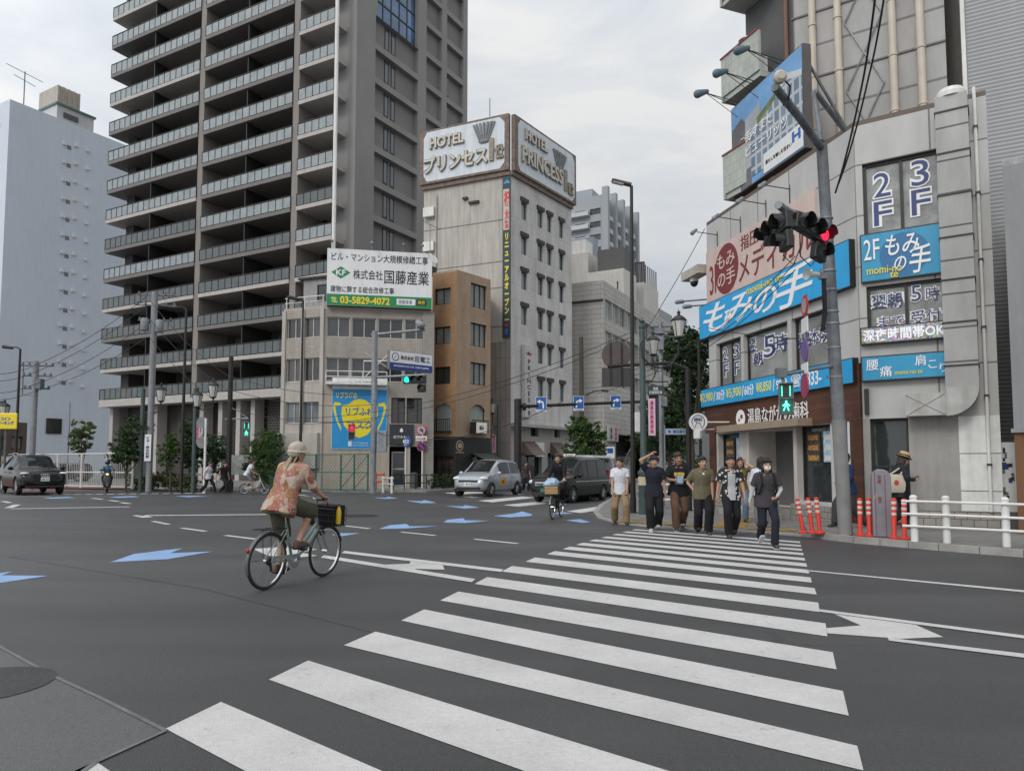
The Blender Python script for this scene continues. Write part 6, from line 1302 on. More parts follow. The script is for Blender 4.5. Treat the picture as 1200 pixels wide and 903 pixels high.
c_=PY(792,505.5,31);t=thing('street_name_sign','pale blue street name board seen in front of the trees','sign',c_);Mx=facing(c_,R(185));bb=MB();bb.box(-.44,.44,-.02,.02,-.13,.13);bb.build('plate',mat('pale_blue_plate',(.42,.50,.56),.5),t,Mx);text('春日通り',blue_ink,t,Mx,.12,.0,.5,.14,-.025,.02);bb=MB();bb.ell((-.28,-.025,0),.06,.004,.06);bb.build('emblem',blue_ink,t,Mx);rod(t,'post',galv,[c_+Vector((-.48,.05,.3)),Vector((c_.x-.48,c_.y+.05,0))],.035,8)
gA_,gB_=P(752,597,.12),P(735,590,.12)
gx0,gx1=P(757,596,.12),P(800,598,.12);t=guardrail('guard_rail','white three bar guard rail behind the walkers at the lamp post',[P(752,594,KZ),P(812,597,KZ)],.85,3,None,.04,.06,(.95,.65,.35))
# ---- lane sign gantry over the side street
q=P(607,566,.0);Yg=q.y;Yg=38.0;q=PY(607,HZ,Yg);q.z=0
t=thing('sign_gantry','dark steel pole with a long arm over the side street','gantry',q)
zt_=zat(607,474,Yg);rod(t,'post',dark_metal,[q,q+Vector((0,0,zt_+.3))],.2,14);e_=PY(762,470,Yg+3);rod(t,'arm',dark_metal,[q+Vector((0,0,zt_-.1)),e_],.09,10);rod(t,'flange',dark_metal,[q+Vector((.25,0,zt_-.1)),q+Vector((.42,.02,zt_-.1))],.2,12)
lane_blue=mat('lane_sign_blue',(.012,.10,.36),.45,var=.05)
for i,(px,left,lab)in enumerate(((634,True,'blue lane sign with a white left turn arrow on the gantry'),(678,False,'blue lane sign with a white right turn arrow at the middle of the gantry'),(721.5,False,'blue lane sign with a white right turn arrow at the far end of the gantry'))):
 Yl=Yg+3*(px-607)/155-.15;c_=PY(px,473.5-i*1.0,Yl);t=thing('lane_sign',lab,'road sign',c_,0,'lane signs on the gantry');Mx=facing(c_,R(182))
 hw=.29;hh=.40;bb=MB();bb.box(-hw,hw,-.02,.02,-hh,hh);bb.build('plate',white_plastic,t,Mx)
 bb=MB();bb.quad((-hw+.02,-.024,-hh+.12),(hw-.02,-.024,-hh+.12),(hw-.02,-.024,hh-.02),(-hw+.02,-.024,hh-.02));bb.build('blue_field',lane_blue,t,Mx)
 s_=-1 if left else 1;A2=[(-.12*s_,-.20),(-.12*s_,.02)]+[(-.12*s_+s_*.14*(1-math.cos(a)),.02+.12*math.sin(a))for a in [R(x)for x in (30,60,90)]]+[(.06*s_,.14)]
 bb=MB();
 for (a,c)in zip(A2[:-1],A2[1:]):
  d=Vector((c[0]-a[0],0,c[1]-a[1]));n_=Vector((-d.z,0,d.x)).normalized()*.04;a_=Vector((a[0],-.028,a[1]))-d*.1;c2=Vector((c[0],-.028,c[1]))+d*.1;bb.quad(a_-n_,c2-n_,c2+n_,a_+n_)
 bb.add([(.05*s_,-.0285,.26),(.05*s_,-.0285,.02),(.22*s_,-.0285,.14)],[(0,1,2)]);bb.build('arrow',white_ink,t,Mx);text('この先左折' if left else 'この先右折',blue_ink,t,Mx,0,-hh+.06,.44,.07,-.024,.02)
q=PY(682,HZ,44);q.z=0;t=pole('wooden_pole','plain dark telephone pole in front of the grey banded building','utility pole',q,zat(682,395,44),.17,mat('creosote_wood',(.07,.055,.045),.8,var=.25),.13)
rod(t,'lamp_arm',dark_metal,[PY(686,463,43.9),PY(697,458,43.6),PY(708,457,43.4)],.04,6);bb=MB();bb.cap(PY(706,457,43.4),PY(712,458,43.3),.07,.07);bb.build('lamp_head',dark_metal,t,Matrix())
# ---- far corner: signal pole, signs, subway sign, bus rails
q=P(437,578,.0);q.z=0;Yf=q.y
t=thing('signal_pole','grey steel signal pole on the far corner before the beige office building','signal pole',q)
zt_=zat(438,388,Yf);rod(t,'post',galv,[q,q+Vector((0,0,zt_))],.16,14);rod(t,'mast_arm',galv,[q+Vector((-.2,0,zt_-.2)),PY(498,386,Yf)],.07,10);rod(t,'mast_arm',galv,[PY(437,442,Yf),PY(497,439,Yf-.3)],.06,10)
bb=MB();bb.cap(PY(490,378,Yf),PY(494,381,Yf-.3),.16,.2);bb.build('beacon',galv,t,Matrix(),smooth=True);bb=MB();bb.cbox(q+Vector((.45,0,zat(440,517,Yf))),.5,.35,1.1);bb.build('control_box',galv,t,Matrix(),bev=.02)
s3=thing('traffic_signal','traffic signal with its green lens lit on the far corner pole','traffic signal',PY(484,445,Yf-.4));Ms_=facing(PY(486,444.5,Yf-.4),R(190));signal_head(s3,Ms_ @ Matrix.Diagonal((1.15,1,1.15,1)),3,(0,mat('lens_bright_green',(.02,.95,.6),.4,emit=1.6,var=0)),True)
c_=PY(412,506,Yf-.2);t=thing('pedestrian_signal','pedestrian signal with a lit red figure in front of the blue poster','pedestrian signal',c_);ped_signal(t,facing(c_,R(165)),False,galv);rod(t,'bracket',galv_dark,[PY(437,494,Yf),PY(411,495,Yf-.2)],.03,6);rod(t,'bracket',galv_dark,[PY(437,500,Yf),PY(411,501,Yf-.2)],.03,6)
def roadpost(name,label,px,py,ptop,m=white_metal,r=.045):
 q=P(px,py,.0);t=thing(name,label,'road sign',q);rod(t,'post',m,[q,q+Vector((0,0,zat(px,ptop,q.y)))],r,10);return t,q
def disc(t,c,r,m,ring=None,y=-.05,name='sign_disc',az=R(182)):
 Mx=facing(c,az);bb=MB();bb.lathe([(0,y-.01),(r,y-.01),(r,y+.01),(0,y+.01)],(0,0,0),24,0,Matrix.Rotation(R(90),4,'X'));o=bb.build(name,ring or m,t,Mx)
 if ring:bb=MB();bb.lathe([(0,-y+.014),(r*.8,-y+.014)],(0,0,0),24,0,Matrix.Rotation(R(90),4,'X'));bb.build('sign_field',m,o,Mx)
 return Mx
t,q=roadpost('route_sign','blue shield shaped route sign numbered 452 on a white post',475,574,512);c_=PY(475.5,517,q.y)
Mx=facing(c_,R(182));bb=MB();pts=[(.34*math.cos(R(60*k+a)),.34*math.sin(R(60*k+a))*.95)for k in range(6)for a in (-12,12)];bb.prism([(x,z)for x,z in pts],-.01,.01);bb.v=[Vector((v.x,v.z-.06,v.y))for v in bb.v];bb.build('plate',lane_blue,t,Mx);text('452',white_ink,t,Mx,0,0,.40,.22,-.08,.03);text('都道',white_ink,t,Mx,0,.2,.18,.08,-.08,.01);text('東京',white_ink,t,Mx,0,-.2,.18,.08,-.08,.01)
t,q=roadpost('no_turn_sign','white post with two round prohibition signs before the far office doorway',494.5,574,499);Mx=disc(t,PY(494,504,q.y),.30,white_plastic,red_ink);text('↰',navy_ink,t,Mx,0,0,.22,.26,-.075,.03)
Mx=disc(t,PY(494,523,q.y),.30,lane_blue,red_ink);bb=MB();bb.tube([(-.17,-.078,.17),(.17,-.078,-.17)],.035,6);bb.build('slash',red_ink,t,Mx)
Mx=facing(PY(494,513.5,q.y),R(182));bb=MB();bb.box(-.34,.34,-.07,-.05,-.14,.14);bb.build('plate',white_plastic,t,Mx);text('7-19 日曜',red_ink,t,Mx,0,0,.5,.12,-.078,.01)
t,q=roadpost('subway_sign','white post with a square blue train sign before the black restaurant',535.5,571,488,conc_pole,.09);Mx=facing(PY(526,498.5,q.y),R(178));bb=MB();bb.box(-.34,.36,-.06,.06,-.42,.42);bb.build('plate',white_plastic,t,Mx);bb=MB();bb.quad((-.31,-.064,-.26),(.33,-.064,-.26),(.33,-.064,.39),(-.31,-.064,.39));bb.build('blue_field',mat('train_sign_blue',(.03,.10,.25),.5,var=0),t,Mx)
bb=MB();bb.box(-.16,.18,-.075,-.066,-.10,.28);bb.add([(-.16,-.07,-.12),(-.06,-.07,-.12),(-.14,-.07,-.22),(-.22,-.07,-.22)],[(0,1,2,3)]);bb.add([(.08,-.07,-.12),(.18,-.07,-.12),(.24,-.07,-.22),(.16,-.07,-.22)],[(0,1,2,3)]);tr=bb.build('train_symbol',white_ink,t,Mx);bb=MB();bb.box(-.11,.13,-.08,-.076,.06,.22);bb.build('train_window',navy_ink,tr,Mx);text('湯島駅 Yushima Sta.',blue_ink,t,Mx,0,-.35,.6,.10,-.064,.01)
t,q=roadpost('yield_sign','small green inverted triangle sign on a thin post before the restaurant',528,572,536,white_metal,.03);Mx=facing(PY(528,537,q.y),R(182));bb=MB();bb.add([(-.26,-.05,.16),(0,-.05,-.22),(.26,-.05,.16)],[(0,1,2)]);bb.add([(-.26,-.03,.16),(.26,-.03,.16),(0,-.03,-.22)],[(0,1,2)]);bb.build('plate',mat('dull_green',(.10,.24,.17),.6),t,Mx)
t=guardrail('guard_rail','short white guard rail on the far corner beside the signal pole',[P(449,577,.0),P(459,577.5,.0)],.85,1,None,.05,.07,(.92,.55))
t=thing('orange_barrier','orange and white folding barrier behind the far corner rail','barrier',P(443,573));q=P(441,573.5,.12);q2_=P(450,573.5,.12);bb=MB()
for z_ in (.85,.45):bb.tube([q+Vector((0,0,z_)),q2_+Vector((0,0,z_))],.06,8)
bb.build('rail',mat('barrier_orange',(.55,.12,.03),.5),t,Matrix());bb=MB();[bb.tube([x_+Vector((0,0,0)),x_+Vector((0,0,.95))],.04,8)for x_ in (q,q2_)];bb.build('leg',mat('barrier_orange',(0,0,0)),t,Matrix())
t=guardrail('pipe_fence','thin black pipe fence along the far corner pavement',[P(461,576,.0),P(512,575,.0)],.95,4,None,.025,.03,(.98,.5),m=black_paint)
q=P(485,574);t=thing('litter_bollard','stout dark grey bollard beside the far office doorway','bollard',q);bb=MB();bb.lathe([(.22,0),(.22,.9),(.24,.92),(.24,1.0),(.1,1.06),(0,1.06)],q,16);bb.build('bollard_body',mat('bollard_grey',(.06,.075,.075),.6),t,Matrix(),smooth=True)
# green mesh fence
t=thing('mesh_fence','green wire mesh fence with a braced double gate before the beige office wall','fence',P(320,572));fa,fb_=P(322,573,.1),P(433,575.5,.1);hF=zat(370,534,(fa.y+fb_.y)/2)
stops=[322,340,372,401,416,431];ptsf=[fa.lerp(fb_,(x-322)/111)for x in stops]
for q in ptsf:rod(t,'fence_post',green_metal,[q,q+Vector((0,0,hF))],.05,8)
for a,c in zip(ptsf[:-1],ptsf[1:]):
 bb=MB();d=c-a;L_=d.length
 for z_ in (.05,.5*hF,hF-.02):bb.tube([a+Vector((0,0,z_)),c+Vector((0,0,z_))],.03,6)
 n=int((L_+hF)/.22)
 for k in range(n):
  s_=k*.22;
  for sgn_ in (0,1):
   u0,z0_=(s_,0)if s_<L_ else (L_,s_-L_);u1,z1_=(s_-hF,hF)if s_>hF else (0,s_)
   if sgn_:u0,u1=L_-u0,L_-u1
   bb.tube([a+d*(u0/L_)+Vector((0,0,z0_)),a+d*(u1/L_)+Vector((0,0,z1_))],.008,3,cap=False)
 bb.build('mesh_panel',green_metal,t,Matrix())
for i in (3,4):rod(t,'gate_brace',green_metal,[ptsf[i]+Vector((0,-.05,.1)),ptsf[i+1]+Vector((0,-.05,hF*.5))],.02,5);rod(t,'gate_brace',green_metal,[ptsf[i]+Vector((0,-.05,hF*.5)),ptsf[i+1]+Vector((0,-.05,hF-.05))],.02,5)
t=thing('mesh_fence','short green mesh fence beside the round bush left of the office','fence',P(308,572));fa,fb_=P(306,571,.1),P(321,572.6,.1);bb=MB()
for q in (fa,fb_):rod(t,'fence_post',green_metal,[q,q+Vector((0,0,hF))],.05,8)
bb=MB();bb.box(0,(fb_-fa).length,-.012,.012,.05,hF);bb.build('mesh_panel',mat('green_screen',(.03,.10,.075),.7,var=.3,scale=6),t,face(fa,fb_,.1)[0]@ Matrix.Translation((0,0,-.0)))
# white fence at the far left
t=thing('railing_fence','long white railing fence along the far left pavement','fence',P(20,571));fa,fb_=P(15,569.5,.1),P(155,573,.1);hF2=zat(100,533,(fa.y+fb_.y)/2);n=5
for k in range(n+1):q=fa.lerp(fb_,k/n);rod(t,'fence_post',white_metal,[q,q+Vector((0,0,hF2))],.06,8)
for k in range(n):
 a,c=fa.lerp(fb_,k/n),fa.lerp(fb_,(k+1)/n);bb=MB()
 for z_ in (.12,.95,hF2-.03):bb.tube([a+Vector((0,0,z_)),c+Vector((0,0,z_))],.035,6)
 for j in range(1,14):q=a.lerp(c,j/14);bb.tube([q+Vector((0,0,.12)),q+Vector((0,0,hF2-.03))],.012,4,cap=False)
 bb.build('railing_panel',white_metal,t,Matrix())
t=guardrail('guard_rail','white guard rail at the end of the far left hedge',[P(229,575,.0),P(252,575.5,.0)],1.0,2,None,.05,.07,(.95,.6,.3))
t=guardrail('pipe_rail','thin pale pipe rail in front of the far left hedge',[P(150,574,.0),P(228,575.5,.0)],.75,3,None,.03,.03,(.98,.35),m=galv)
# ---- far left poles and lamps
def lamppole(label,px,pb_,pt_,tipx,m=dark_metal,r=.1,head=True):
 q=P(px,pb_,0);t=thing('street_light',label,'street light',q);top=PY(px+(px-600)*-.0,pt_,q.y);top.x=q.x
 bb=MB();bb.tube([q,top],r,12,0,r*.6);bb.build('post',m,t,Matrix(),smooth=True)
 if head:
  tip=PY(tipx,pt_-1.5,q.y);rod(t,'lamp_arm',m,[top,top.lerp(tip,.5)+Vector((0,0,.1)),tip],.04,6);bb=MB();d=(tip-top).normalized();bb.cap(tip,tip+d*.5*(1 if abs(d.x)>0 else 1),.09,.11,0,8);bb.build('lamp_head',m,t,Matrix(),smooth=True)
 return t
lamppole('tall dark street light before the blue grey building at far left',16.5,574,409,14)
lamppole('tall dark street light in front of the dark tower podium',212,577,362,206)
lamppole('dark street light pole before the beige office building',351,577,352,349,r=.09)
def upole(label,px,pb_,pt_,m,r,xarms=()):
 q=P(px,pb_,0);t=thing('utility_pole',label,'utility pole',q);top=Vector((q.x,q.y,zat(px,pt_,q.y)));rod(t,'post',m,[q,top],r,12)
 for py,hw in xarms:
  z_=zat(px,py,q.y);bb=MB();bb.tube([(q.x-hw,q.y,z_),(q.x+hw,q.y+.3,z_)],.045,6)
  for s_ in (-.9,-.5,.5,.9):bb.lathe([(.05,0),(.07,.05),(.05,.1),(.06,.16),(0,.18)],(q.x+hw*s_,q.y+.15*(s_+1),z_+.02),8)
  bb.build('cross_arm',galv_dark,t,Matrix())
 return t,q
t,q=upole('concrete utility pole with transformers before the dark tower',174,576,342,conc_pole,.17,((345,1.0),(357,1.1),(375,.9)))
for dx,py in ((-.42,388),(.42,390)):
 bb=MB();z_=zat(174,py,q.y);bb.lathe([(.21,0),(.22,.02),(.22,.62),(.17,.70),(0,.72)],(q.x+dx,q.y-.2,z_),14);bb.build('transformer',mat('transformer_grey',(.20,.22,.24),.6,stain=.2),t,Matrix(),smooth=True)
bb=MB();bb.box(q.x-.18,q.x+.18,q.y-.25,q.y-.225,zat(174,540,q.y),zat(174,509,q.y));pl=bb.build('pole_sign',white_plastic,t,Matrix());text('ビザ・帰化相談',navy_ink,pl,Matrix.Translation((0,q.y-.225,0)),q.x,zat(174,524,q.y),.2,1.2,-.03,.03,vert=True)
t,q=upole('grey utility pole with a crossarm before the blue grey building at far left',36,574,423,conc_pole,.16,((428,.9),(440,.8),(455,.7)));bb=MB();bb.cbox((q.x+.3,q.y-.1,zat(36,450,q.y)),.4,.4,.6);bb.build('transformer',galv_dark,t,Matrix());bb=MB();bb.tube([(q.x-.2,q.y,zat(36,424,q.y)),(q.x-.75,q.y,zat(36,424,q.y)),(q.x-.75,q.y,zat(36,463,q.y)),(q.x-.2,q.y,zat(36,463,q.y))],.03,6);bb.build('cable_frame',galv_dark,t,Matrix())
q=P(78,572);t=pole('thin_pole','thin pale post by the far left railing fence','post',q,zat(78,472,q.y),.05,galv,.04)
q=P(267,577);t=pole('dark_post','dark pole with a pedestrian signal bracket in front of the tower podium','post',q,zat(267,418,q.y),.15,dark_metal,.12)
rod(t,'bracket',galv,[PY(264,491,q.y),PY(291,490,q.y)],.04,6);rod(t,'bracket',galv,[PY(268,475,q.y),PY(291,490,q.y)],.02,5)
c_=PY(289,503,q.y);t=thing('pedestrian_signal','small pedestrian signal with a lit green figure before the tower podium','pedestrian signal',c_);ped_signal(t,facing(c_,R(172)),True,galv)
q=P(239,577.5);t=pole('thin_pole','white pole with two round sign backs beside the far guard rail','post',q,zat(239,490,q.y),.06,white_metal,.06);Mx=disc(t,PY(236.5,495,q.y+.1),.32,sign_back);disc(t,PY(236.5,518,q.y+.1),.32,sign_back)
def ornlamp(label,px,pb_,tops,ptop,banner=None):
 q=P(px,pb_);t=thing('ornamental_lamp_post',label,'lamp post',q);rod(t,'post',green_pole_m,[q,Vector((q.x,q.y,zat(px,ptop,q.y)))],.11,12)
 for (lx,ly)in tops:
  c=PY(lx,ly,q.y);lantern(t,c,1.15);s_=-1 if lx<px else 1;rod(t,'bracket',black_paint,[PY(px,ly+24,q.y),PY(px+(lx-px)*.5,ly+28,q.y),PY(lx,ly+24,q.y),c+Vector((0,0,-.68))],.035,6)
 if banner:
  Fm=facing((q.x,q.y,0),R(182));x0,z1=fz(Fm,banner[0],banner[1]);x1,z0=fz(Fm,banner[2],banner[3]);banner_sign(t,Fm,x0,x1,z0,z1,'湯島白梅商店会',pinkb,magenta)
 return t
ornlamp('ornamental lamp post with two lanterns and a pink banner before the tower podium',226,577,((231.5,463),(250,452)),455,(229,498,234,519))
ornlamp('ornamental lamp post with a single lantern beside the transformer pole',164,576,((189,457),),455)
ornlamp('ornamental lamp post cut off at the far left edge of the street',-3,574,((5.5,476),),470)
ornlamp('ornamental lamp post with a lantern beside the brick building and pink banner',584,571,((570.5,484),(577,473)),474,(577,509,581,530))
c_=PY(6,493,38);t=thing('round_sign','round yellow parking sign with blue lettering at the far left edge','sign',c_);Mx=facing(c_,R(176));bb=MB();bb.box(-.5,.62,-.05,.05,-.44,.42);bb.build('plate',yellow_ink,t,Mx,bev=.18);text('コイン\nパーキング',blue_ink,t,Mx,.05,.0,.85,.42,-.06,.03);rod(t,'post',galv_dark,[Vector((c_.x,c_.y+.1,0)),c_+Vector((0,.1,0))],.06,8)
t=thing('notice_board','grey framed notice board beside the far guard rail','notice board',P(285,573));Mx=facing(P(285,573),R(180));bb=MB();bb.box(-.8,.8,-.06,.06,.9,2.1);bb.build('board',mat('notice_grey',(.42,.42,.40),.6,var=.3,scale=4),t,Mx);bb=MB();[bb.box(x_-.06,x_+.06,-.07,.07,0,2.2)for x_ in (-.86,.86)];bb.build('frame',white_metal,t,Mx)
# ---- small things around the side street
t,q=roadpost('parking_sign','small blue and white square sign by the stairs of the grey building',715,570,525,galv,.03);Mx=facing(PY(715,530,q.y),R(182));bb=MB();bb.box(-.3,.3,-.06,-.04,-.4,.4);bb.build('plate',white_plastic,t,Mx);bb=MB();bb.box(-.2,.2,-.07,-.061,-.05,.3);bb.build('blue_field',lane_blue,t,Mx)
# ================================================================ plants
def leafmat(name,a,b_,sc_=2.2):
 m=mat(name,a,.7,var=0,spec=.25);t=m.node_tree;p=t.nodes['Principled BSDF'];l=t.links.new
 tcn=t.nodes.new('ShaderNodeTexCoord');n=t.nodes.new('ShaderNodeTexNoise');n.inputs['Scale'].default_value=sc_;n.inputs['Detail'].default_value=4
 r=t.nodes.new('ShaderNodeValToRGB');r.color_ramp.elements[0].position=.35;r.color_ramp.elements[1].position=.66;r.color_ramp.elements[0].color=(*a,1);r.color_ramp.elements[1].color=(*b_,1)
 l(tcn.outputs['Object'],n.inputs['Vector']);l(n.outputs['Fac'],r.inputs[0]);l(r.outputs[0],p.inputs['Base Color'])
 p.inputs['Subsurface Weight'].default_value=0
 return m
leaf_dark=leafmat('leaf_dark_green',(.022,.045,.018),(.05,.085,.032));leaf_mid=leafmat('leaf_mid_green',(.04,.08,.022),(.085,.14,.04));leaf_light=leafmat('leaf_light_green',(.075,.12,.035),(.14,.19,.07));leaf_hedge=leafmat('leaf_hedge',(.05,.075,.022),(.12,.125,.045),1.2)
bark=mat('bark',(.09,.07,.055),.9,var=.3,scale=8,bump=.5)
def leaves(rng,blobs,n,s):
 bb=MB()
 tot=sum(b_[3]*b_[4]*b_[5]for b_ in blobs)
 for cx,cy,cz,rx,ry,rz in blobs:
  k=int(n*rx*ry*rz/tot)
  clumps=[]
  for _ in range(max(4,k//26)):
   d=Vector((rng.gauss(0,1),rng.gauss(0,1),rng.gauss(0,1))).normalized()*(rng.random()**.38)
   clumps.append((d,rng.uniform(.6,1.2)))
  for _ in range(k):
   d,cs=rng.choice(clumps);j=Vector((rng.gauss(0,.12),rng.gauss(0,.12),rng.gauss(0,.10)))*cs
   c=Vector((cx+(d.x+j.x)*rx,cy+(d.y+j.y)*ry,cz+(d.z+j.z)*rz))
   u=Vector((rng.gauss(0,1),rng.gauss(0,1),rng.gauss(0,.6))).normalized();v=u.cross(Vector((rng.gauss(0,1),rng.gauss(0,1),rng.gauss(0,1)))).normalized();q=s*rng.uniform(.6,1.3)
   bb.add([c-u*q*.5,c+v*q*.28,c+u*q*.5,c-v*q*.28],[(0,1,2,3)])
 return bb
def tree(name,label,base,h,blobs,n,s,m,trunk_r=.09,seed=1,group=None,cat='tree'):
 rng=random.Random(seed);t=thing(name,label,cat,base,0,group);B=Vector(base)
 bb=MB();top=min(b_[2]for b_ in blobs)+.2
 cx=sum(b_[0]for b_ in blobs)/len(blobs);cy=sum(b_[1]for b_ in blobs)/len(blobs)
 bb.tube([B,B+Vector((rng.uniform(-.06,.06),0,h*.35)),Vector((cx,cy,B.z+h*.6))],trunk_r,8,0,trunk_r*.55)
 for b_ in blobs[:6]:bb.tube([B+Vector((0,0,h*.34)),Vector((B.x*.4+b_[0]*.6,B.y*.4+b_[1]*.6,B.z+(b_[2]-B.z)*.75)),Vector(b_[:3])],trunk_r*.5,6,0,.02)
 bb.build('trunk',bark,t,Matrix(),smooth=True)
 leaves(rng,blobs,n,s).build('crown',m,t,Matrix());return t
def blobs_at(px0,px1,py0,py1,Y,k,seed,fat=1.):
 """k crown blobs filling a column px0..px1 / py0..py1 at depth Y"""
 rng=random.Random(seed);a=PY(px0,py1,Y);c=PY(px1,py0,Y);w_=c.x-a.x;h_=c.z-a.z;out_=[]
 for i in range(k):
  u=rng.uniform(.22,.78);v=rng.uniform(.15,.85);r=min(w_,h_)*rng.uniform(.2,.34)*fat
  out_.append((a.x+w_*u,Y+rng.uniform(-.3,.3)*w_,a.z+h_*v,r,r,r*rng.uniform(.75,1)))
 return out_
q=P(815,588,.1);tree('street_tree','tall dark green street tree rising at the left edge of the corner building',(PY(812,HZ,29).x,29,0),6.5,blobs_at(772,850,378,478,29,10,4),9000,.17,leaf_dark,.14,4)
tree('street_tree','lower spreading dark tree further along the side street behind the banner',(PY(785,HZ,37).x,37,0),5,blobs_at(752,845,440,545,37,10,9,1.1),8000,.2,leaf_dark,.13,9)
tree('street_tree','dark tree at the far end of the side street',(PY(765,HZ,62).x,62,0),5.5,blobs_at(735,812,470,545,62,9,12,1.2),5000,.33,leaf_dark,.16,12)
tree('small_tree','small round leafy tree in front of the grey banded building',(PY(690,HZ,43).x,43,0),3.5,blobs_at(664,716,489,545,43,9,21,1.1),5000,.2,leaf_mid,.08,21)
tree('conical_tree','dense dark cone shaped tree left of the transformer pole',(PY(149,HZ,40).x,40,0),3,blobs_at(132,168,490,548,40,12,31,1.35),6500,.13,leaf_dark,.07,31)
tree('sapling','pale leafed sapling before the blue grey building',(PY(96,HZ,46).x,46,0),3,blobs_at(78,114,490,540,46,12,33,1.1),3000,.16,leaf_light,.05,33)
tree('small_tree','slender planted tree with an ochre stake behind the hedge',(PY(200,HZ,40).x,40,0),2.6,blobs_at(186,212,508,546,40,9,35,1.4),3200,.12,leaf_mid,.05,35)
tree('small_tree','small dark tree behind the pink bannered lamp post',(PY(222,HZ,41).x,41,0),3,blobs_at(208,238,490,552,41,11,36,1.4),4600,.13,leaf_dark,.05,36)
tree('small_tree','dark bushy tree between the lamp post and the signal bracket pole',(PY(248,HZ,41).x,41,0),3,blobs_at(232,268,505,562,41,11,37,1.35),4600,.13,leaf_dark,.05,37)
tree('round_bush','bright green rounded bush behind the cyclist with the headscarf',(PY(310,HZ,41).x,41,0),2.6,blobs_at(286,332,502,566,41,12,38,1.3),7500,.12,leaf_mid,.06,38)
tree('round_bush','darker bush against the office wall behind the bright bush',(PY(323,HZ,43.5).x,42.3,0),2.8,blobs_at(314,334,500,540,42.3,6,39,1.1),1800,.13,leaf_dark,.05,39)
def hedge(label,pts,h,d,n,s,m,seed):
 rng=random.Random(seed);bb=MB();bl=[]
 for a,c in zip(pts[:-1],pts[1:]):
  k=max(3,int((c-a).length/.35))
  for i in range(k):q=a.lerp(c,(i+.5)/k);hh=h*rng.uniform(.75,1.1);bl.append((q.x,q.y,q.z+hh*.5,.32,d,hh*.52))
 o=leaves(rng,bl,n,s).build('hedge',m);return tag(o,label,'hedge')
hedge('low yellow green clipped hedge along the far left pavement',[P(153,572.5,.1),P(190,573.2,.1),P(230,574,.1)],1.0,.6,9000,.10,leaf_hedge,51)
hedge('low dark green planting behind the far pipe fence beside the silver car',[P(505,573,.1),P(545,571,.1)],.8,.5,3000,.11,leaf_dark,52)
hedge('dark hedge at the far left edge behind the dark car',[P(-30,569,.1),P(14,569.5,.1)],1.4,.6,2500,.12,leaf_mid,53)

# ================================================================ overhead cables
def cable(label,pts,r=.014,sag=.3,group=None):
 a=[]
 for p,q in zip(pts[:-1],pts[1:]):
  for i in range(12):
   u=i/12;v=p.lerp(q,u);a.append(v-Vector((0,0,sag*4*u*(1-u))))
 a.append(pts[-1]);bb=MB();bb.tube(a,r,5);o=bb.build('cable',wire_m,smooth=True);return tag(o,label,'cable',group)
cable('thick black cable dropping from the sky to the signal pole, left of its pair',[PY(1032,-60,10),PY(1012,90,12.2),PY(979,226,14.1)],.019,.12)
cable('thick black cable dropping from the sky to the signal pole, right of its pair',[PY(1044,-60,10.1),PY(1018,90,12.3),PY(980,222,14.2)],.017,.15)
for i,(y0,y1)in enumerate(((334,262),(347,273),(352,281))):
 cable('thin black wire from the hotel to the near signal, %s of three'%('topmost','middle','lowest')[i],[PY(700,455+i*7-8,30),PY(826,410-13+i*6,22),PY(932,300+i*8,14)],.010,.12)
for i,(p_,q_)in enumerate((((335,490),(742,388)),((335,497),(742,394)),((437,505),(660,470)))):
 cable(['long sagging wire over the front of the brick building and hotel, upper one','long sagging wire over the front of the brick building and hotel, lower one','short sagging wire in front of the hotel entrance'][i],[PY(*p_,38),PY(*q_,28)],.014,.9)
cable('thin stay wire from the corner building roof down to the side street lamp',[PY(826,268,23.8),PY(775,358,24),PY(757,385,24)],.012,.05)
cable('thin wire across the blue sign from the corner camera box',[PY(829,384,21),PY(952,398,14)],.010,.05)
for i,(y0,y1,y2)in enumerate(((440,412,347),(448,420,358),(462,452,378),(470,462,395))):
 cable('overhead wire at far left between the two utility poles, %s of four'%('highest','second highest','third','lowest')[i],[PY(-40,y0-8,39),PY(36,y0-10,40),PY(172,y2,40)],.016,.35)
for i,y_ in enumerate((470,482,500)):
 cable('wire from the transformer pole across the tower podium, %s'%('uppermost','middle','lowest')[i],[PY(176,352+i*22,39),PY(267,y_-30+i*4,37.5),PY(437,y_-8,35)],.014,.35)
# ---- street lights with cobra heads seen over the side street
t=thing('street_light','pair of cobra head street lights on long arms against the sky by the blue sign','street light',PY(835,HZ,30));
for (a,c)in (((795,353.5),(836,350)),((804,359),(836,356.5))):
 rod(t,'lamp_arm',galv,[PY(*a,29),PY(*c,29.5)],.035,6);bb=MB();bb.cap(PY(a[0]-2,a[1]+.4,29),PY(a[0]+5,a[1]-.2,29),.09,.08,0,8);bb.build('lamp_head',galv,t,Matrix(),smooth=True)
rod(t,'post',dark_metal,[Vector((PY(836,HZ,29.5).x,29.5,0)),PY(836,349,29.5)],.08,8)

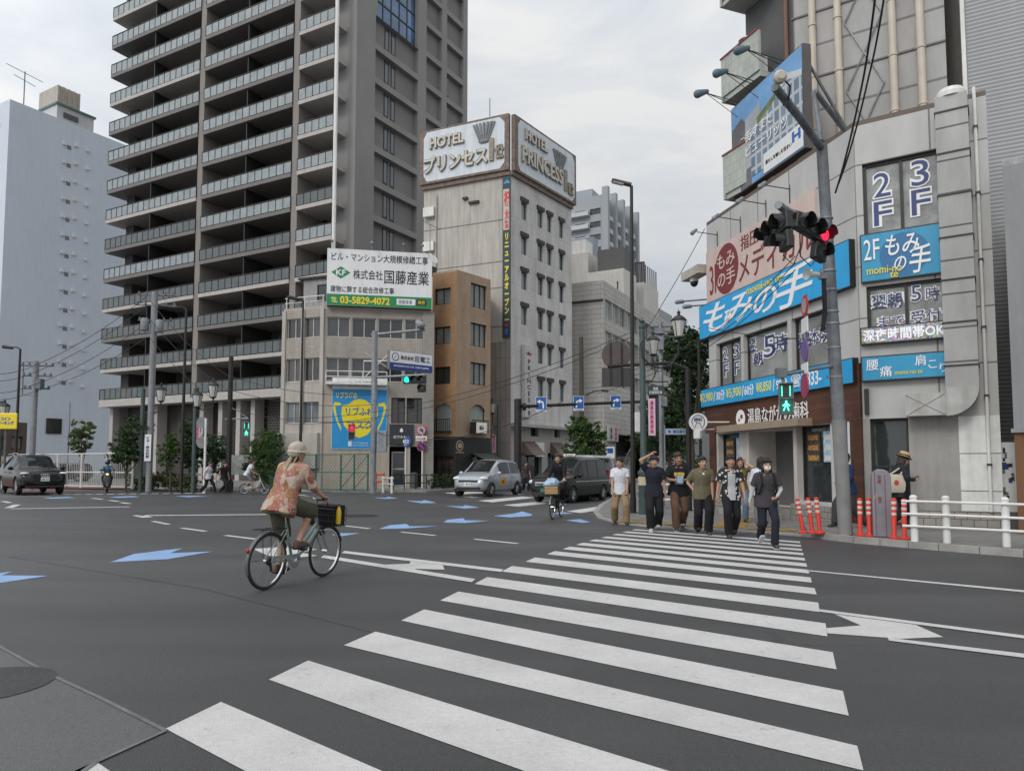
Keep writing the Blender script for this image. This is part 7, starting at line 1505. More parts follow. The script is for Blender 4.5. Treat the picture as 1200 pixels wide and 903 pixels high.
# ================================================================ vehicles
car_glass=mat('car_glass',(.012,.015,.016),.05,var=0,spec=.5);car_black_trim=mat('black_car_trim',(.016,.016,.017),.5,var=0);head_lamp=mat('head_lamp',(.62,.66,.68),.15,var=.2,scale=14,spec=.8);plate_m=mat('number_plate',(.70,.71,.69),.5,var=.04)
alloy=mat('alloy_wheel',(.36,.37,.38),.35,metal=.7,var=.1);tail_red=mat('tail_lamp_red',(.35,.01,.015),.2,var=0)
def carpaint(name,c,metal=.35,rough=.32):return mat(name,c,rough,metal=metal,var=.05,scale=1.5,coat=.35)
def cr_(p0,p1,p2,p3,t):return .5*((2*p1)+(-p0+p2)*t+(2*p0-5*p1+4*p2-p3)*t*t+(-p0+3*p1-3*p2+p3)*t**3)
class CarShape:
 def __init__(s,st):s.st=st
 def at(s,y):
  st=s.st;i=0
  while i<len(st)-2 and y>st[i+1][0]:i+=1
  a=st[max(i-1,0)];b_=st[i];c=st[i+1];d=st[min(i+2,len(st)-1)];t=(y-b_[0])/(c[0]-b_[0]);t=min(1,max(0,t))
  v=[b_[k]+(c[k]-b_[k])*t for k in range(6)];u=[cr_(a[k],b_[k],c[k],d[k],t)for k in range(6)]
  return [v[k]*.5+u[k]*.5 for k in range(6)]
 def half(s,y):
  _,zb_,zl_,zr_,w_,wr=s.at(y)
  return [(0,zb_),(w_*.82,zb_),(w_*.97,zb_+.10),(w_*1.0,zb_+(zl_-zb_)*.45),(w_*1.0,zb_+(zl_-zb_)*.72),(w_*.965,zl_),(wr+(w_*.965-wr)*.08,zl_+(zr_-zl_)*.90),(wr*.88,zr_-.01),(wr*.5,zr_+.018),(0,zr_+.025)]
 def ring(s,y):h=s.half(y);return [(x,y,z)for x,z in h]+[(-x,y,z)for x,z in h[-2:0:-1]]
 def side(s,y,t,sx):h=s.half(y);a,c=Vector(h[5]),Vector(h[6]);p=a.lerp(c,t);return Vector((sx*(p.x+.007),y,p.y))
 def top(s,y,u):h=s.half(y);pts=[Vector(h[k])for k in (7,8,9)];q=abs(u)*2;
 def topx(s,y,f):
  h=s.half(y);x7,z7=h[7];x8,z8=h[8];x9,z9=h[9];a=abs(f)*x7
  z=z9+(z8-z9)*(a/x8)if a<x8 else z8+(z7-z8)*((a-x8)/(x7-x8))
  return Vector((math.copysign(a,f),y,z))
def wheel_part(t,M,r,wd,style=5,m=None):
 bb=MB();Ry=Matrix.Rotation(R(90),4,'Y')
 bb.lathe([(r*.62,-wd/2),(r*.9,-wd/2),(r*.985,-wd*.38),(r,-wd*.2),(r,wd*.2),(r*.985,wd*.38),(r*.9,wd/2),(r*.62,wd/2),(r*.62,-wd/2)],(0,0,0),28,0,Ry,False);w_=bb.build('wheel',rubber,t,M,smooth=True)
 bb=MB();bb.lathe([(0,-.02),(r*.63,-.02),(r*.66,wd*.42),(r*.60,wd*.44),(r*.58,wd*.1),(0,wd*.12)],(0,0,0),24,0,Ry)
 for k in range(style):
  a=2*math.pi*k/style;c,s_=math.cos(a),math.sin(a);bb.tube([(wd*.32,0,0),(wd*.36,c*r*.62,s_*r*.62)],r*.085,5)
 bb.ell((wd*.34,0,0),.03,r*.13,r*.13);bb.build('rim',m or alloy,w_,M,smooth=True)
def car(name,label,cat,M,sh,paint_,wr_,axles,track,glass_side,screen,rear,extra=None,mirrors=True,rimstyle=7,ns=44,handles=()):
 t=thing(name,label,cat,M.translation,0);WM[t]=M;t.matrix_basis=M
 st=sh.st;y0,y1=st[0][0],st[-1][0];bb=MB();bb.loft([sh.ring(y0+(y1-y0)*i/ns)for i in range(ns+1)])
 me=bb.mesh('body',[paint_]);o=bpy.data.objects.new('tmp',me);COL.objects.link(o)
 cb=MB()
 for ya in axles:
  for sx in (-1,1):cb.tube([(sx*(track-.28),ya,wr_),(sx*(track+.4),ya,wr_)],wr_*1.14,28)
 co=bpy.data.objects.new('cut',cb.mesh('cut',[car_black_trim]));COL.objects.link(co)
 bo=o.modifiers.new('b','BOOLEAN');bo.operation='DIFFERENCE';bo.object=co;bo.solver='EXACT'
 bpy.context.view_layer.update();me2=bpy.data.meshes.new_from_object(o.evaluated_get(bpy.context.evaluated_depsgraph_get()))
 bpy.data.objects.remove(o);bpy.data.objects.remove(co);me2.shade_smooth();me2.set_sharp_from_angle(angle=R(38));body=link('body',me2,t,M)
 for ya in axles:
  for sx in (-1,1):wheel_part(t,M @ Matrix.Translation((sx*track,ya,wr_))@ (Matrix.Rotation(math.pi,4,'Z')if sx<0 else Matrix()),wr_,.21,rimstyle)
  bb=MB();bb.tube([(-track+.1,ya,wr_),(track-.1,ya,wr_)],.1,8);bb.build('axle',car_black_trim,t,M)
 for (a,c)in glass_side:
  for sx in (-1,1):
   bb=MB();n=10
   for i in range(n):
    u0=a+(c-a)*i/n;u1=a+(c-a)*(i+1)/n
    P4=[sh.side(u0,.06,sx),sh.side(u1,.06,sx),sh.side(u1,.93,sx),sh.side(u0,.93,sx)];bb.quad(*(P4 if sx>0 else P4[::-1]))
   bb.build('side_window',car_glass,t,M,smooth=True)
 for nm,(a,c)in (('windscreen',screen),('rear_window',rear)):
  bb=MB();n=8;fr=[-.97,-.6,-.25,0,.25,.6,.97]
  for i in range(n):
   for j in range(6):
    u0=a+(c-a)*i/n;u1=a+(c-a)*(i+1)/n;q=[sh.topx(u0,fr[j]),sh.topx(u0,fr[j+1]),sh.topx(u1,fr[j+1]),sh.topx(u1,fr[j])];q=[v+Vector((0,.004 if nm=='windscreen' else -.004,.008))for v in q]
    bb.quad(*(q if (c>a)else q[::-1]))
  bb.build(nm,car_glass,t,M,smooth=True)
 if mirrors:
  ym=screen[1]-.06 if screen[1]>screen[0]else screen[0]-.25
  for sx in (-1,1):h=sh.half(ym);bb=MB();bb.ell((sx*(h[5][0]+.12),ym,h[5][1]+.08),.11,.06,.08,seg=12);bb.box(min(sx*h[5][0],sx*(h[5][0]+.08)),max(sx*h[5][0],sx*(h[5][0]+.08)),ym-.03,ym+.03,h[5][1]+.02,h[5][1]+.06);bb.build('mirror',paint_,t,M,smooth=True)
 for yd in handles:
  for sx in (-1,1):h=sh.half(yd);bb=MB();x_=sx*(h[4][0]-.002);bb.box(min(x_,x_+sx*.03),max(x_,x_+sx*.03),yd-.10,yd+.10,h[5][1]-.13,h[5][1]-.095);bb.build('handle',paint_,t,M,bev=.01)
 for yd in [g[0]-.04 for g in glass_side]+[glass_side[-1][1]+.05]:
  for sx in (-1,1):
   bb=MB();h=sh.half(yd);prev=None
   for k in (2,3,4,5):
    p=Vector((sx*(h[k][0]+.002),yd,h[k][1]))
    if prev:bb.quad(*([prev+Vector((0,-.006,0)),prev+Vector((0,.006,0)),p+Vector((0,.006,0)),p+Vector((0,-.006,0))][::(1 if sx>0 else -1)]))
    prev=p
   bb.build('door_seam',car_black_trim,body,M)
 if extra:extra(t,M,sh,body)
 return t
def front_bits(t,M,yF,items):
 for (nm,m_,x0,x1,z0,z1,d0,d1,bv)in items:
  for sx in ((1,-1)if x0>0 else (1,)):
   bb=MB();a,c=(x0,x1)if sx>0 else (-x1,-x0);bb.box(a,c,yF+d0,yF+d1,z0,z1);bb.build(nm,m_,t,M,bev=bv)
# silver hatchback
hb=CarShape([(-1.78,.36,.80,1.02,.70,.56),(-1.72,.30,.88,1.30,.78,.60),(-1.55,.24,.92,1.46,.82,.62),(-1.0,.20,.92,1.53,.835,.635),(-.2,.18,.91,1.545,.835,.64),(.25,.18,.90,1.50,.835,.63),(.62,.18,.89,1.27,.835,.62),(1.0,.19,.90,1.02,.83,.66),(1.35,.21,.88,.96,.81,.66),(1.62,.24,.80,.87,.76,.60),(1.77,.28,.68,.74,.66,.52),(1.83,.34,.56,.60,.50,.40)])
silver=carpaint('silver_car_paint',(.36,.38,.41))
def hb_extra(t,M,sh,body):
 front_bits(t,M,1.72,[('grille',car_black_trim,-.46,.46,.60,.70,-.10,.118,.03),('lower_grille',car_black_trim,-.56,.56,.30,.42,-.2,.125,.03),('number_plate',plate_m,-.165,.165,.45,.61,-.02,.13,0)])
 for sx in (-1,1):
  bb=MB();bb.ell((sx*.60,1.56,.76),.20,.25,.10,0,Matrix.Rotation(R(-28*sx),4,'Z'));bb.build('headlight',head_lamp,t,M,smooth=True)
  bb=MB();bb.ell((sx*.66,1.60,.42),.08,.10,.06);bb.build('fog_lamp',car_black_trim,t,M,smooth=True)
  bb=MB();bb.box(min(sx*.832,sx*.842),max(sx*.832,sx*.842),-.02,.48,.45,.74);sg_=bb.build('door_sticker',mat('orange_door_sign',(.75,.38,.02),.5,var=.03),t,M)
  Fm=M @ Matrix.Translation((sx*.842,.23,.6))@ Matrix.Rotation(R(90 if sx>0 else -90),4,'Z');text('教習中\nレンタカー',mat('brown_lettering',(.25,.09,.02),.5,var=0),sg_,Fm,0,0,.34,.14,-.008,.01)
 bb=MB();bb.ell((0,1.60,.80),.045,.02,.03);bb.build('badge',chrome,t,M)
 text('・50 1-8',mat('plate_green',(.02,.15,.07),.5,var=0),t,M @ Matrix.Translation((0,1.852,.53))@ Matrix.Rotation(math.pi,4,'Z'),0,0,.26,.08,-.002,.01)
g1_=P(560,584);sc_=1.13;cc=P(572,580.5)
Mhb=Matrix.Translation((cc.x,cc.y+.3,.004))@ Matrix.Rotation(heading(R(206)),4,'Z')@ Matrix.Diagonal((sc_,sc_,sc_,1))
car('hatchback_car','silver hatchback with an orange sticker on its front door','car',Mhb,hb,silver,.29,(-1.2,1.22),.735,[(-1.5,-.62),(-.52,.42)],(1.02,.26),(-1.74,-1.5),hb_extra,True,9,handles=(-.75,.08))
# black tall taxi
tx_=CarShape([(-2.18,.36,.85,1.10,.72,.58),(-2.12,.28,.95,1.50,.80,.64),(-1.95,.22,.98,1.66,.84,.68),(-1.2,.19,.98,1.75,.845,.69),(-.2,.18,.97,1.755,.845,.69),(.35,.18,.96,1.69,.845,.67),(.80,.18,.96,1.40,.845,.66),(1.22,.19,.97,1.10,.84,.68),(1.65,.21,.95,1.03,.82,.68),(1.98,.24,.90,.97,.78,.66),(2.14,.28,.78,.84,.70,.58),(2.20,.34,.60,.64,.56,.46)])
blackp=mat('black_car_paint',(.005,.005,.006),.25,var=0,spec=.35)
def tx_extra(t,M,sh,body):
 front_bits(t,M,2.12,[('grille',chrome,-.46,.46,.58,.80,-.12,.07,.02),('grille_slot',car_black_trim,-.42,.42,.61,.66,0,.076,0),('grille_slot',car_black_trim,-.42,.42,.70,.75,0,.076,0),('lower_grille',car_black_trim,-.6,.6,.30,.42,-.2,.085,.02),('number_plate',mat('green_number_plate',(.03,.16,.08),.5,var=0),-.165,.165,.42,.57,-.02,.13,0)])
 for sx in (-1,1):bb=MB();bb.ell((sx*.66,1.95,.80),.13,.22,.10,0,Matrix.Rotation(R(-20*sx),4,'Z'));bb.build('headlight',head_lamp,t,M,smooth=True);bb=MB();bb.box(min(sx*.84,sx*.853),max(sx*.84,sx*.853),-1.9,1.2,.80,.83);bb.build('side_moulding',chrome,t,M)
 for sx in (-1,1):bb=MB();bb.box(sx*.76-.06,sx*.76+.06,-2.16,-2.0,.85,1.25);bb.build('tail_lamp',tail_red,t,M,bev=.02)
 bb=MB();bb.box(-.28,.28,.0,.14,1.775,1.9);rl=bb.build('roof_lamp',mat('taxi_lamp',(.62,.60,.52),.4,var=0),t,M,bev=.04);text('TAXI',navy_ink,rl,M @ Matrix.Translation((0,.14,1.84))@ Matrix.Rotation(math.pi,4,'Z'),0,0,.34,.07,-.006)
 bb=MB();bb.box(-.5,-.2,1.0,1.15,1.13,1.2);bb.build('dash_display',mat('dash_display',(.5,.05,.05),.5,var=0),t,M)
cc=P(670,587.5);Mtx=Matrix.Translation((cc.x,cc.y+.5,.004))@ Matrix.Rotation(heading(R(212)),4,'Z')@ Matrix.Diagonal((1.0,1.0,1.03,1))
car('taxi','tall black taxi waiting behind the woman cycling towards the camera','taxi',Mtx,tx_,blackp,.31,(-1.45,1.35),.745,[(-1.75,-.95),(-.85,-.05),(.05,.62)],(1.25,.38),(-2.14,-1.9),tx_extra,True,10,handles=(-.25,.3))
# silver van behind the taxi and the dark car after it
van=CarShape([(-2.2,.36,1.0,1.5,.72,.6),(-2.1,.26,1.05,1.85,.80,.68),(-1.4,.2,1.05,1.93,.845,.72),(.6,.2,1.05,1.93,.845,.72),(1.2,.2,1.04,1.75,.84,.7),(1.7,.22,1.02,1.25,.82,.66),(2.0,.26,.90,1.0,.76,.6),(2.1,.32,.7,.76,.6,.5)])
cc=PY(684,HZ,33.5);Mv=Matrix.Translation((cc.x,cc.y,.004))@ Matrix.Rotation(heading(R(208)),4,'Z')
car('van','pale silver van half hidden behind the black taxi','van',Mv,van,silver,.31,(-1.35,1.35),.74,[(-1.8,-.7),(-.6,.2),(.3,.9)],(1.72,1.05),(-2.15,-1.9),None,True,8)
dark_blue_p=carpaint('dark_car_paint',(.02,.022,.026),.3)
cc=PY(712,HZ,36.5);Md=Matrix.Translation((cc.x,cc.y,.004))@ Matrix.Rotation(heading(R(208)),4,'Z')
car('hatchback_car','dark car queued furthest back behind the taxi and the van','car',Md,hb,dark_blue_p,.29,(-1.2,1.22),.735,[(-1.5,-.62),(-.52,.42)],(1.02,.26),(-1.74,-1.5),None,True,8)
# dark suv at the left edge
sv=CarShape([(-2.32,.42,.95,1.15,.78,.6),(-2.25,.34,1.02,1.40,.86,.62),(-2.0,.28,1.04,1.56,.91,.64),(-1.2,.24,1.04,1.65,.93,.66),(-.2,.23,1.02,1.66,.935,.66),(.3,.23,1.01,1.60,.93,.64),(.72,.23,1.00,1.33,.93,.64),(1.12,.24,1.02,1.10,.93,.74),(1.6,.26,1.0,1.06,.92,.74),(2.05,.30,.94,1.0,.88,.7),(2.28,.34,.80,.86,.80,.62),(2.36,.40,.62,.66,.66,.52)])
greyp=mat('graphite_car_paint',(.005,.0055,.0065),.2,var=0,spec=.4,coat=.1)
def sv_extra(t,M,sh,body):
 front_bits(t,M,2.26,[('grille',mat('grille_mesh',(.012,.012,.013),.4,var=.5,scale=30),-.50,.50,.52,.88,-.14,.105,.05),('side_intake',car_black_trim,.62,.82,.42,.62,-.25,.04,.02),('lower_grille',car_black_trim,-.7,.7,.30,.38,-.2,.10,.02),('number_plate',plate_m,-.165,.165,.56,.72,0,.125,0)])
 for sx in (-1,1):bb=MB();bb.ell((sx*.72,2.10,.88),.19,.24,.055,0,Matrix.Rotation(R(-25*sx),4,'Z'));bb.build('headlight',head_lamp,t,M,smooth=True)
 for sx in (-1,1):bb=MB();bb.tube([(sx*.60,-1.7,1.68),(sx*.60,-.2,1.73),(sx*.58,.3,1.66)],.02,6);bb.build('roof_rail',chrome,t,M)
 for k in range(4):bb=MB();bb.tube([(-.12+.08*k+.05*math.cos(a),2.372,.80+.05*math.sin(a))for a in [2*math.pi*i/14 for i in range(15)]],.008,5);bb.build('badge_ring',chrome,t,M)
 text('30-12',mat('plate_green',(0,0,0)),t,M @ Matrix.Translation((0,2.386,.63))@ Matrix.Rotation(math.pi,4,'Z'),0,0,.26,.08,-.002,.01)
cc=P(34,578.5);Msv=Matrix.Translation((cc.x-.3,cc.y+.6,.004))@ Matrix.Rotation(heading(R(134)),4,'Z')@ Matrix.Diagonal((1.13,1.13,1.22,1))
car('suv_car','dark grey sport utility car entering at the left edge of the road','car',Msv,sv,greyp,.36,(-1.42,1.42),.80,[(-1.85,-.95),(-.85,-.1),(-.02,.62)],(1.14,.34),(-2.28,-1.95),sv_extra,True,10,handles=(-.6,.25))
# cars parked behind the white fence
for px,m_,lab in ((50,blackp,'black parked car roof showing behind the far left railing fence, left one'),(78,carpaint('grey_car_paint',(.08,.085,.09)),'grey parked car roof showing behind the far left railing fence, right one')):
 cc=PY(px,HZ,58 if m_ is blackp else 59.5);car('parked_car',lab,'car',Matrix.Translation((cc.x,cc.y,.1))@ Matrix.Rotation(R(100),4,'Z'),hb,m_,.29,(-1.2,1.22),.735,[(-1.5,-.62),(-.52,.42)],(1.02,.26),(-1.74,-1.5),None,True,8)

# ================================================================ bicycles
def bicycle(label,M,paint_,r=.335,wb=1.10,basket=True,spokes=20,cra=Vector((.06,.10,-.13)),rack=True,name='bicycle',bar=.14):
 t=thing(name,label,'bicycle',(0,0,0));t.matrix_basis=M;WM[t]=M
 ya,yb=-wb*.46,wb*.54
 Ry=Matrix.Rotation(R(90),4,'Y')
 for y_,nm in ((ya,0),(yb,1)):
  Mw=M @ Matrix.Translation((0,y_,r));bb=MB()
  bb.loft([[((.019*math.sin(b_)),(r-.018+.019*math.cos(b_))*math.cos(a),(r-.018+.019*math.cos(b_))*math.sin(a))for b_ in [2*math.pi*j/8 for j in range(8)]]for a in [2*math.pi*i/48 for i in range(49)]],cap=False);w_=bb.build('wheel',rubber,t,Mw,smooth=True)
  bb=MB();bb.lathe([(r-.038,-.012),(r-.052,-.010),(r-.052,.010),(r-.038,.012),(r-.038,-.012)],(0,0,0),48,0,Ry,cap=False);bb.tube([(-.045,0,0),(.045,0,0)],.022,10);bb.build('rim',chrome,w_,Mw,smooth=True)
  bb=MB()
  for k in range(spokes):
   a=2*math.pi*k/spokes;a2=a+(.5 if k%2 else -.5);sx=.03 if (k//2)%2 else -.03;bb.tube([(sx,.02*math.cos(a2),.02*math.sin(a2)),(0,(r-.05)*math.cos(a),(r-.05)*math.sin(a))],.0016,3,cap=False)
  bb.build('spokes',mat('spoke_steel',(.22,.22,.22),.5,var=0),w_,Mw)
  bb=MB();a0,a1=((20,200)if nm==0 else (15,165));prof_=[(-.023,-.010),(-.014,0),(.014,0),(.023,-.010)]
  rings=[[(x,(r+.012+dz)*math.cos(R(a)),(r+.012+dz)*math.sin(R(a)))for x,dz in prof_]+[(x,(r+.015+dz)*math.cos(R(a)),(r+.015+dz)*math.sin(R(a)))for x,dz in prof_[::-1]]for a in range(a0,a1+1,10)]
  bb.loft(rings);bb.build('mudguard',mat('silver_mudguard',(.13,.14,.14),.4,metal=.4,var=.05),t,Mw,smooth=True)
 bbk=Vector((0,-.06,.29));hd0=Vector((0,yb-.20,.66));hd1=Vector((0,yb-.25,.86));st0=bbk+Vector((0,-.17,.50))
 fr=MB();fr.tube([hd0,Vector((0,.18,.42)),bbk],.021,10);fr.tube([hd0+Vector((0,-.02,.08)),Vector((0,.15,.52)),bbk+Vector((0,-.06,.17))],.017,8);fr.tube([bbk,st0],.018,8);fr.tube([hd0,hd1],.022,10)
 for sx in (-1,1):fr.tube([bbk+Vector((sx*.03,0,0)),Vector((sx*.06,ya,r))],.010,6);fr.tube([bbk+Vector((sx*.02,-.14,.42)),Vector((sx*.06,ya,r))],.008,6);fr.tube([hd0+Vector((sx*.05,.02,-.02)),Vector((sx*.055,yb-.08,.46)),Vector((sx*.055,yb,r))],.012,6)
 fr.tube([hd0+Vector((-.05,.02,-.02)),hd0+Vector((.05,.02,-.02))],.018,6);f_=fr.build('frame',paint_,t,M,smooth=True)
 bb=MB();bb.tube([st0,st0+Vector((0,-.03,.12))],.013,8);bb.build('seat_post',chrome,t,M)
 bb=MB();sp=st0+Vector((0,-.03,.14));bb.ell(sp+Vector((0,-.07,0)),.10,.12,.045);bb.ell(sp+Vector((0,.06,.005)),.04,.13,.03);bb.build('saddle',black_paint,t,M,smooth=True)
 bb=MB();bb.tube([hd1,hd1+Vector((0,-.03,bar))],.013,8);gp=hd1+Vector((0,-.03,bar));bb.tube([gp+Vector((-.27,-.17,.03)),gp+Vector((-.20,-.02,.04)),gp+Vector((-.06,.03,.01)),gp,gp+Vector((.06,.03,.01)),gp+Vector((.20,-.02,.04)),gp+Vector((.27,-.17,.03))],.011,8);hb_=bb.build('handlebar',chrome,t,M,smooth=True)
 for sx in (-1,1):bb=MB();bb.tube([gp+Vector((sx*.245,-.09,.035)),gp+Vector((sx*.272,-.185,.028))],.017,8);bb.build('grip',black_paint,hb_,M,smooth=True);bb=MB();bb.tube([gp+Vector((sx*.20,.02,.02)),gp+Vector((sx*.27,-.07,.0))],.006,5);bb.build('brake_lever',chrome,hb_,M)
 bb=MB();bb.lathe([(.085,-.004),(.085,.004)],(0,0,0),24,0,Ry);bb.v=[v+bbk+Vector((.045,0,0))for v in bb.v];crb=Vector((-cra.x,-cra.y,-cra.z));bb.tube([bbk+Vector((.055,0,0)),bbk+cra],.01,6);bb.tube([bbk+Vector((-.055,0,0)),bbk+crb],.01,6);ck=bb.build('crank',chrome,t,M)
 for sx,d in ((1,cra),(-1,crb)):bb=MB();c_=bbk+d+Vector((sx*.06,0,0));bb.cbox(c_,.09,.08,.025);bb.build('pedal',black_paint,ck,M)
 bb=MB();rng_=[(.05,y_,z_)for y_,z_ in ((bbk.y+.10,bbk.z+.03),(bbk.y+.04,bbk.z+.095),(bbk.y-.1,bbk.z+.10),(ya+.06,r+.06),(ya+.04,r+.02),(bbk.y-.1,bbk.z+.045),(bbk.y+.03,bbk.z+.05),(bbk.y+.08,bbk.z+.01))]
 bb.loft([[(x+.0,y,z)for x,y,z in rng_],[(x+.018,y,z)for x,y,z in rng_]]);bb.build('chain_guard',paint_,t,M)
 if rack:
  bb=MB();
  for sx in (-1,1):bb.tube([(sx*.06,ya-.22,.74),(sx*.06,ya+.25,.73)],.006,5);bb.tube([(sx*.06,ya,r),(sx*.065,ya-.04,.735)],.005,5)
  for k in range(4):bb.tube([(-.06,ya-.2+k*.14,.738),(.06,ya-.2+k*.14,.738)],.005,5)
  bb.build('rear_rack',black_paint,t,M)
  bb=MB();bb.ell((0,ya-r-.0,r+.16),.025,.02,.03);bb.build('rear_reflector',tail_red,t,M)
 bb=MB();bb.tube([(-.07,ya,r),(-.09,ya-.30,r+.02)],.008,5);bb.build('kickstand',chrome,t,M)
 bb=MB();bb.lathe([(0,.02),(.05,.022),(.05,.035),(.035,.05),(0,.05)],(0,ya,r),16,0,Ry);bb.tube([(.05,ya,r-.03),(.055,ya+.02,r-.12)],.016,6);bb.build('rear_sprocket',black_paint,t,M)
 bb=MB();bb.ell((0,yb-.10,.60),.04,.05,.04);bb.build('front_lamp',black_paint,t,M,smooth=True)
 if basket:
  bb=MB();x0,x1,y0,y1,z0,z1=-.19,.19,yb-.16,yb+.17,.69,.93
  for z_ in (z0,z0+.08,z0+.16,z1):bb.tube([(x0,y0,z_),(x1,y0,z_),(x1,y1,z_),(x0,y1,z_),(x0,y0,z_)],.004 if z_<z1 else .007,4)
  for k in range(9):
   u=k/8;bb.tube([(x0+(x1-x0)*u,y0,z0),(x0+(x1-x0)*u,y0,z1)],.003,3);bb.tube([(x0+(x1-x0)*u,y1,z0),(x0+(x1-x0)*u,y1,z1)],.003,3);bb.tube([(x0,y0+(y1-y0)*u,z0),(x0,y0+(y1-y0)*u,z1)],.003,3);bb.tube([(x1,y0+(y1-y0)*u,z0),(x1,y0+(y1-y0)*u,z1)],.003,3);bb.tube([(x0+(x1-x0)*u,y0,z0),(x0+(x1-x0)*u,y1,z0)],.003,3)
  bb.build('basket',black_paint,t,M)
 return t,dict(saddle=sp,grip=gp,bb=bbk,ya=ya,yb=yb,r=r,cra=cra)
# ================================================================ people
skin=mat('skin',(.44,.26,.18),.55,var=.08,scale=12,spec=.35);skin2=mat('skin_tanned',(.34,.19,.125),.55,var=.08,scale=12,spec=.35)
hair_black=mat('hair_black',(.012,.010,.009),.45,var=.3,scale=40,bump=.6,bscale=90);hair_brown=mat('hair_brown',(.035,.02,.013),.45,var=.3,scale=40,bump=.6,bscale=90);hair_fair=mat('hair_fair',(.30,.24,.17),.5,var=.25,scale=50,bump=.6,bscale=90)
eye_m=mat('eye_dark',(.02,.015,.012),.3,var=0);lip_m=mat('lips',(.28,.10,.085),.5,var=0)
def remesh(bb,vox,it=3,noise_amp=0.,nscale=9.,seed=0):
 me=bb.mesh('r',[]);o=bpy.data.objects.new('r',me);COL.objects.link(o)
 m_=o.modifiers.new('r','REMESH');m_.mode='VOXEL';m_.voxel_size=vox
 if it:s_=o.modifiers.new('s','SMOOTH');s_.factor=.5;s_.iterations=it
 bpy.context.view_layer.update();r=bpy.data.meshes.new_from_object(o.evaluated_get(bpy.context.evaluated_depsgraph_get()));bpy.data.objects.remove(o);bpy.data.meshes.remove(me)
 if noise_amp:
  off_=Vector((seed*7.1,seed*3.3,seed*1.7));ns_=[v.normal.copy()for v in r.vertices]
  for v,n in zip(r.vertices,ns_):
   p=v.co*nscale;p.z*=.55;v.co+=n*(noise.noise(p+off_)*noise_amp+noise.noise(p*2.3+off_)*noise_amp*.45)
 r.shade_smooth();return r
def append_mesh(me,bb,mats,first):
 """adds the small face pieces to the body mesh as faces of their own materials"""
 b2=bb.mesh('x',mats);import bmesh as _b
 g=_b.new();g.from_mesh(me);n0=len(g.faces);g.from_mesh(b2);g.faces.ensure_lookup_table()
 for i in range(n0):g.faces[i].material_index=0
 for i in range(n0,len(g.faces)):g.faces[i].material_index=first+bb.m[i-n0];g.faces[i].smooth=True
 g.to_mesh(me);g.free();bpy.data.meshes.remove(b2)
def ik(a,b_,l1,l2,pole_):
 d=b_-a;L_=min(d.length,(l1+l2)*.999);d=d.normalized();x=(l1*l1-l2*l2+L_*L_)/(2*L_);h_=math.sqrt(max(0,l1*l1-x*x));p=pole_-d*pole_.dot(d);p=p.normalized()if p.length>1e-4 else Vector((0,1,0))
 return a+d*x+p*h_,a+d*L_
def ell_ring(c,rx,ry,u,v,n=20):return [c+u*(rx*math.cos(2*math.pi*i/n))+v*(ry*math.sin(2*math.pi*i/n))for i in range(n)]
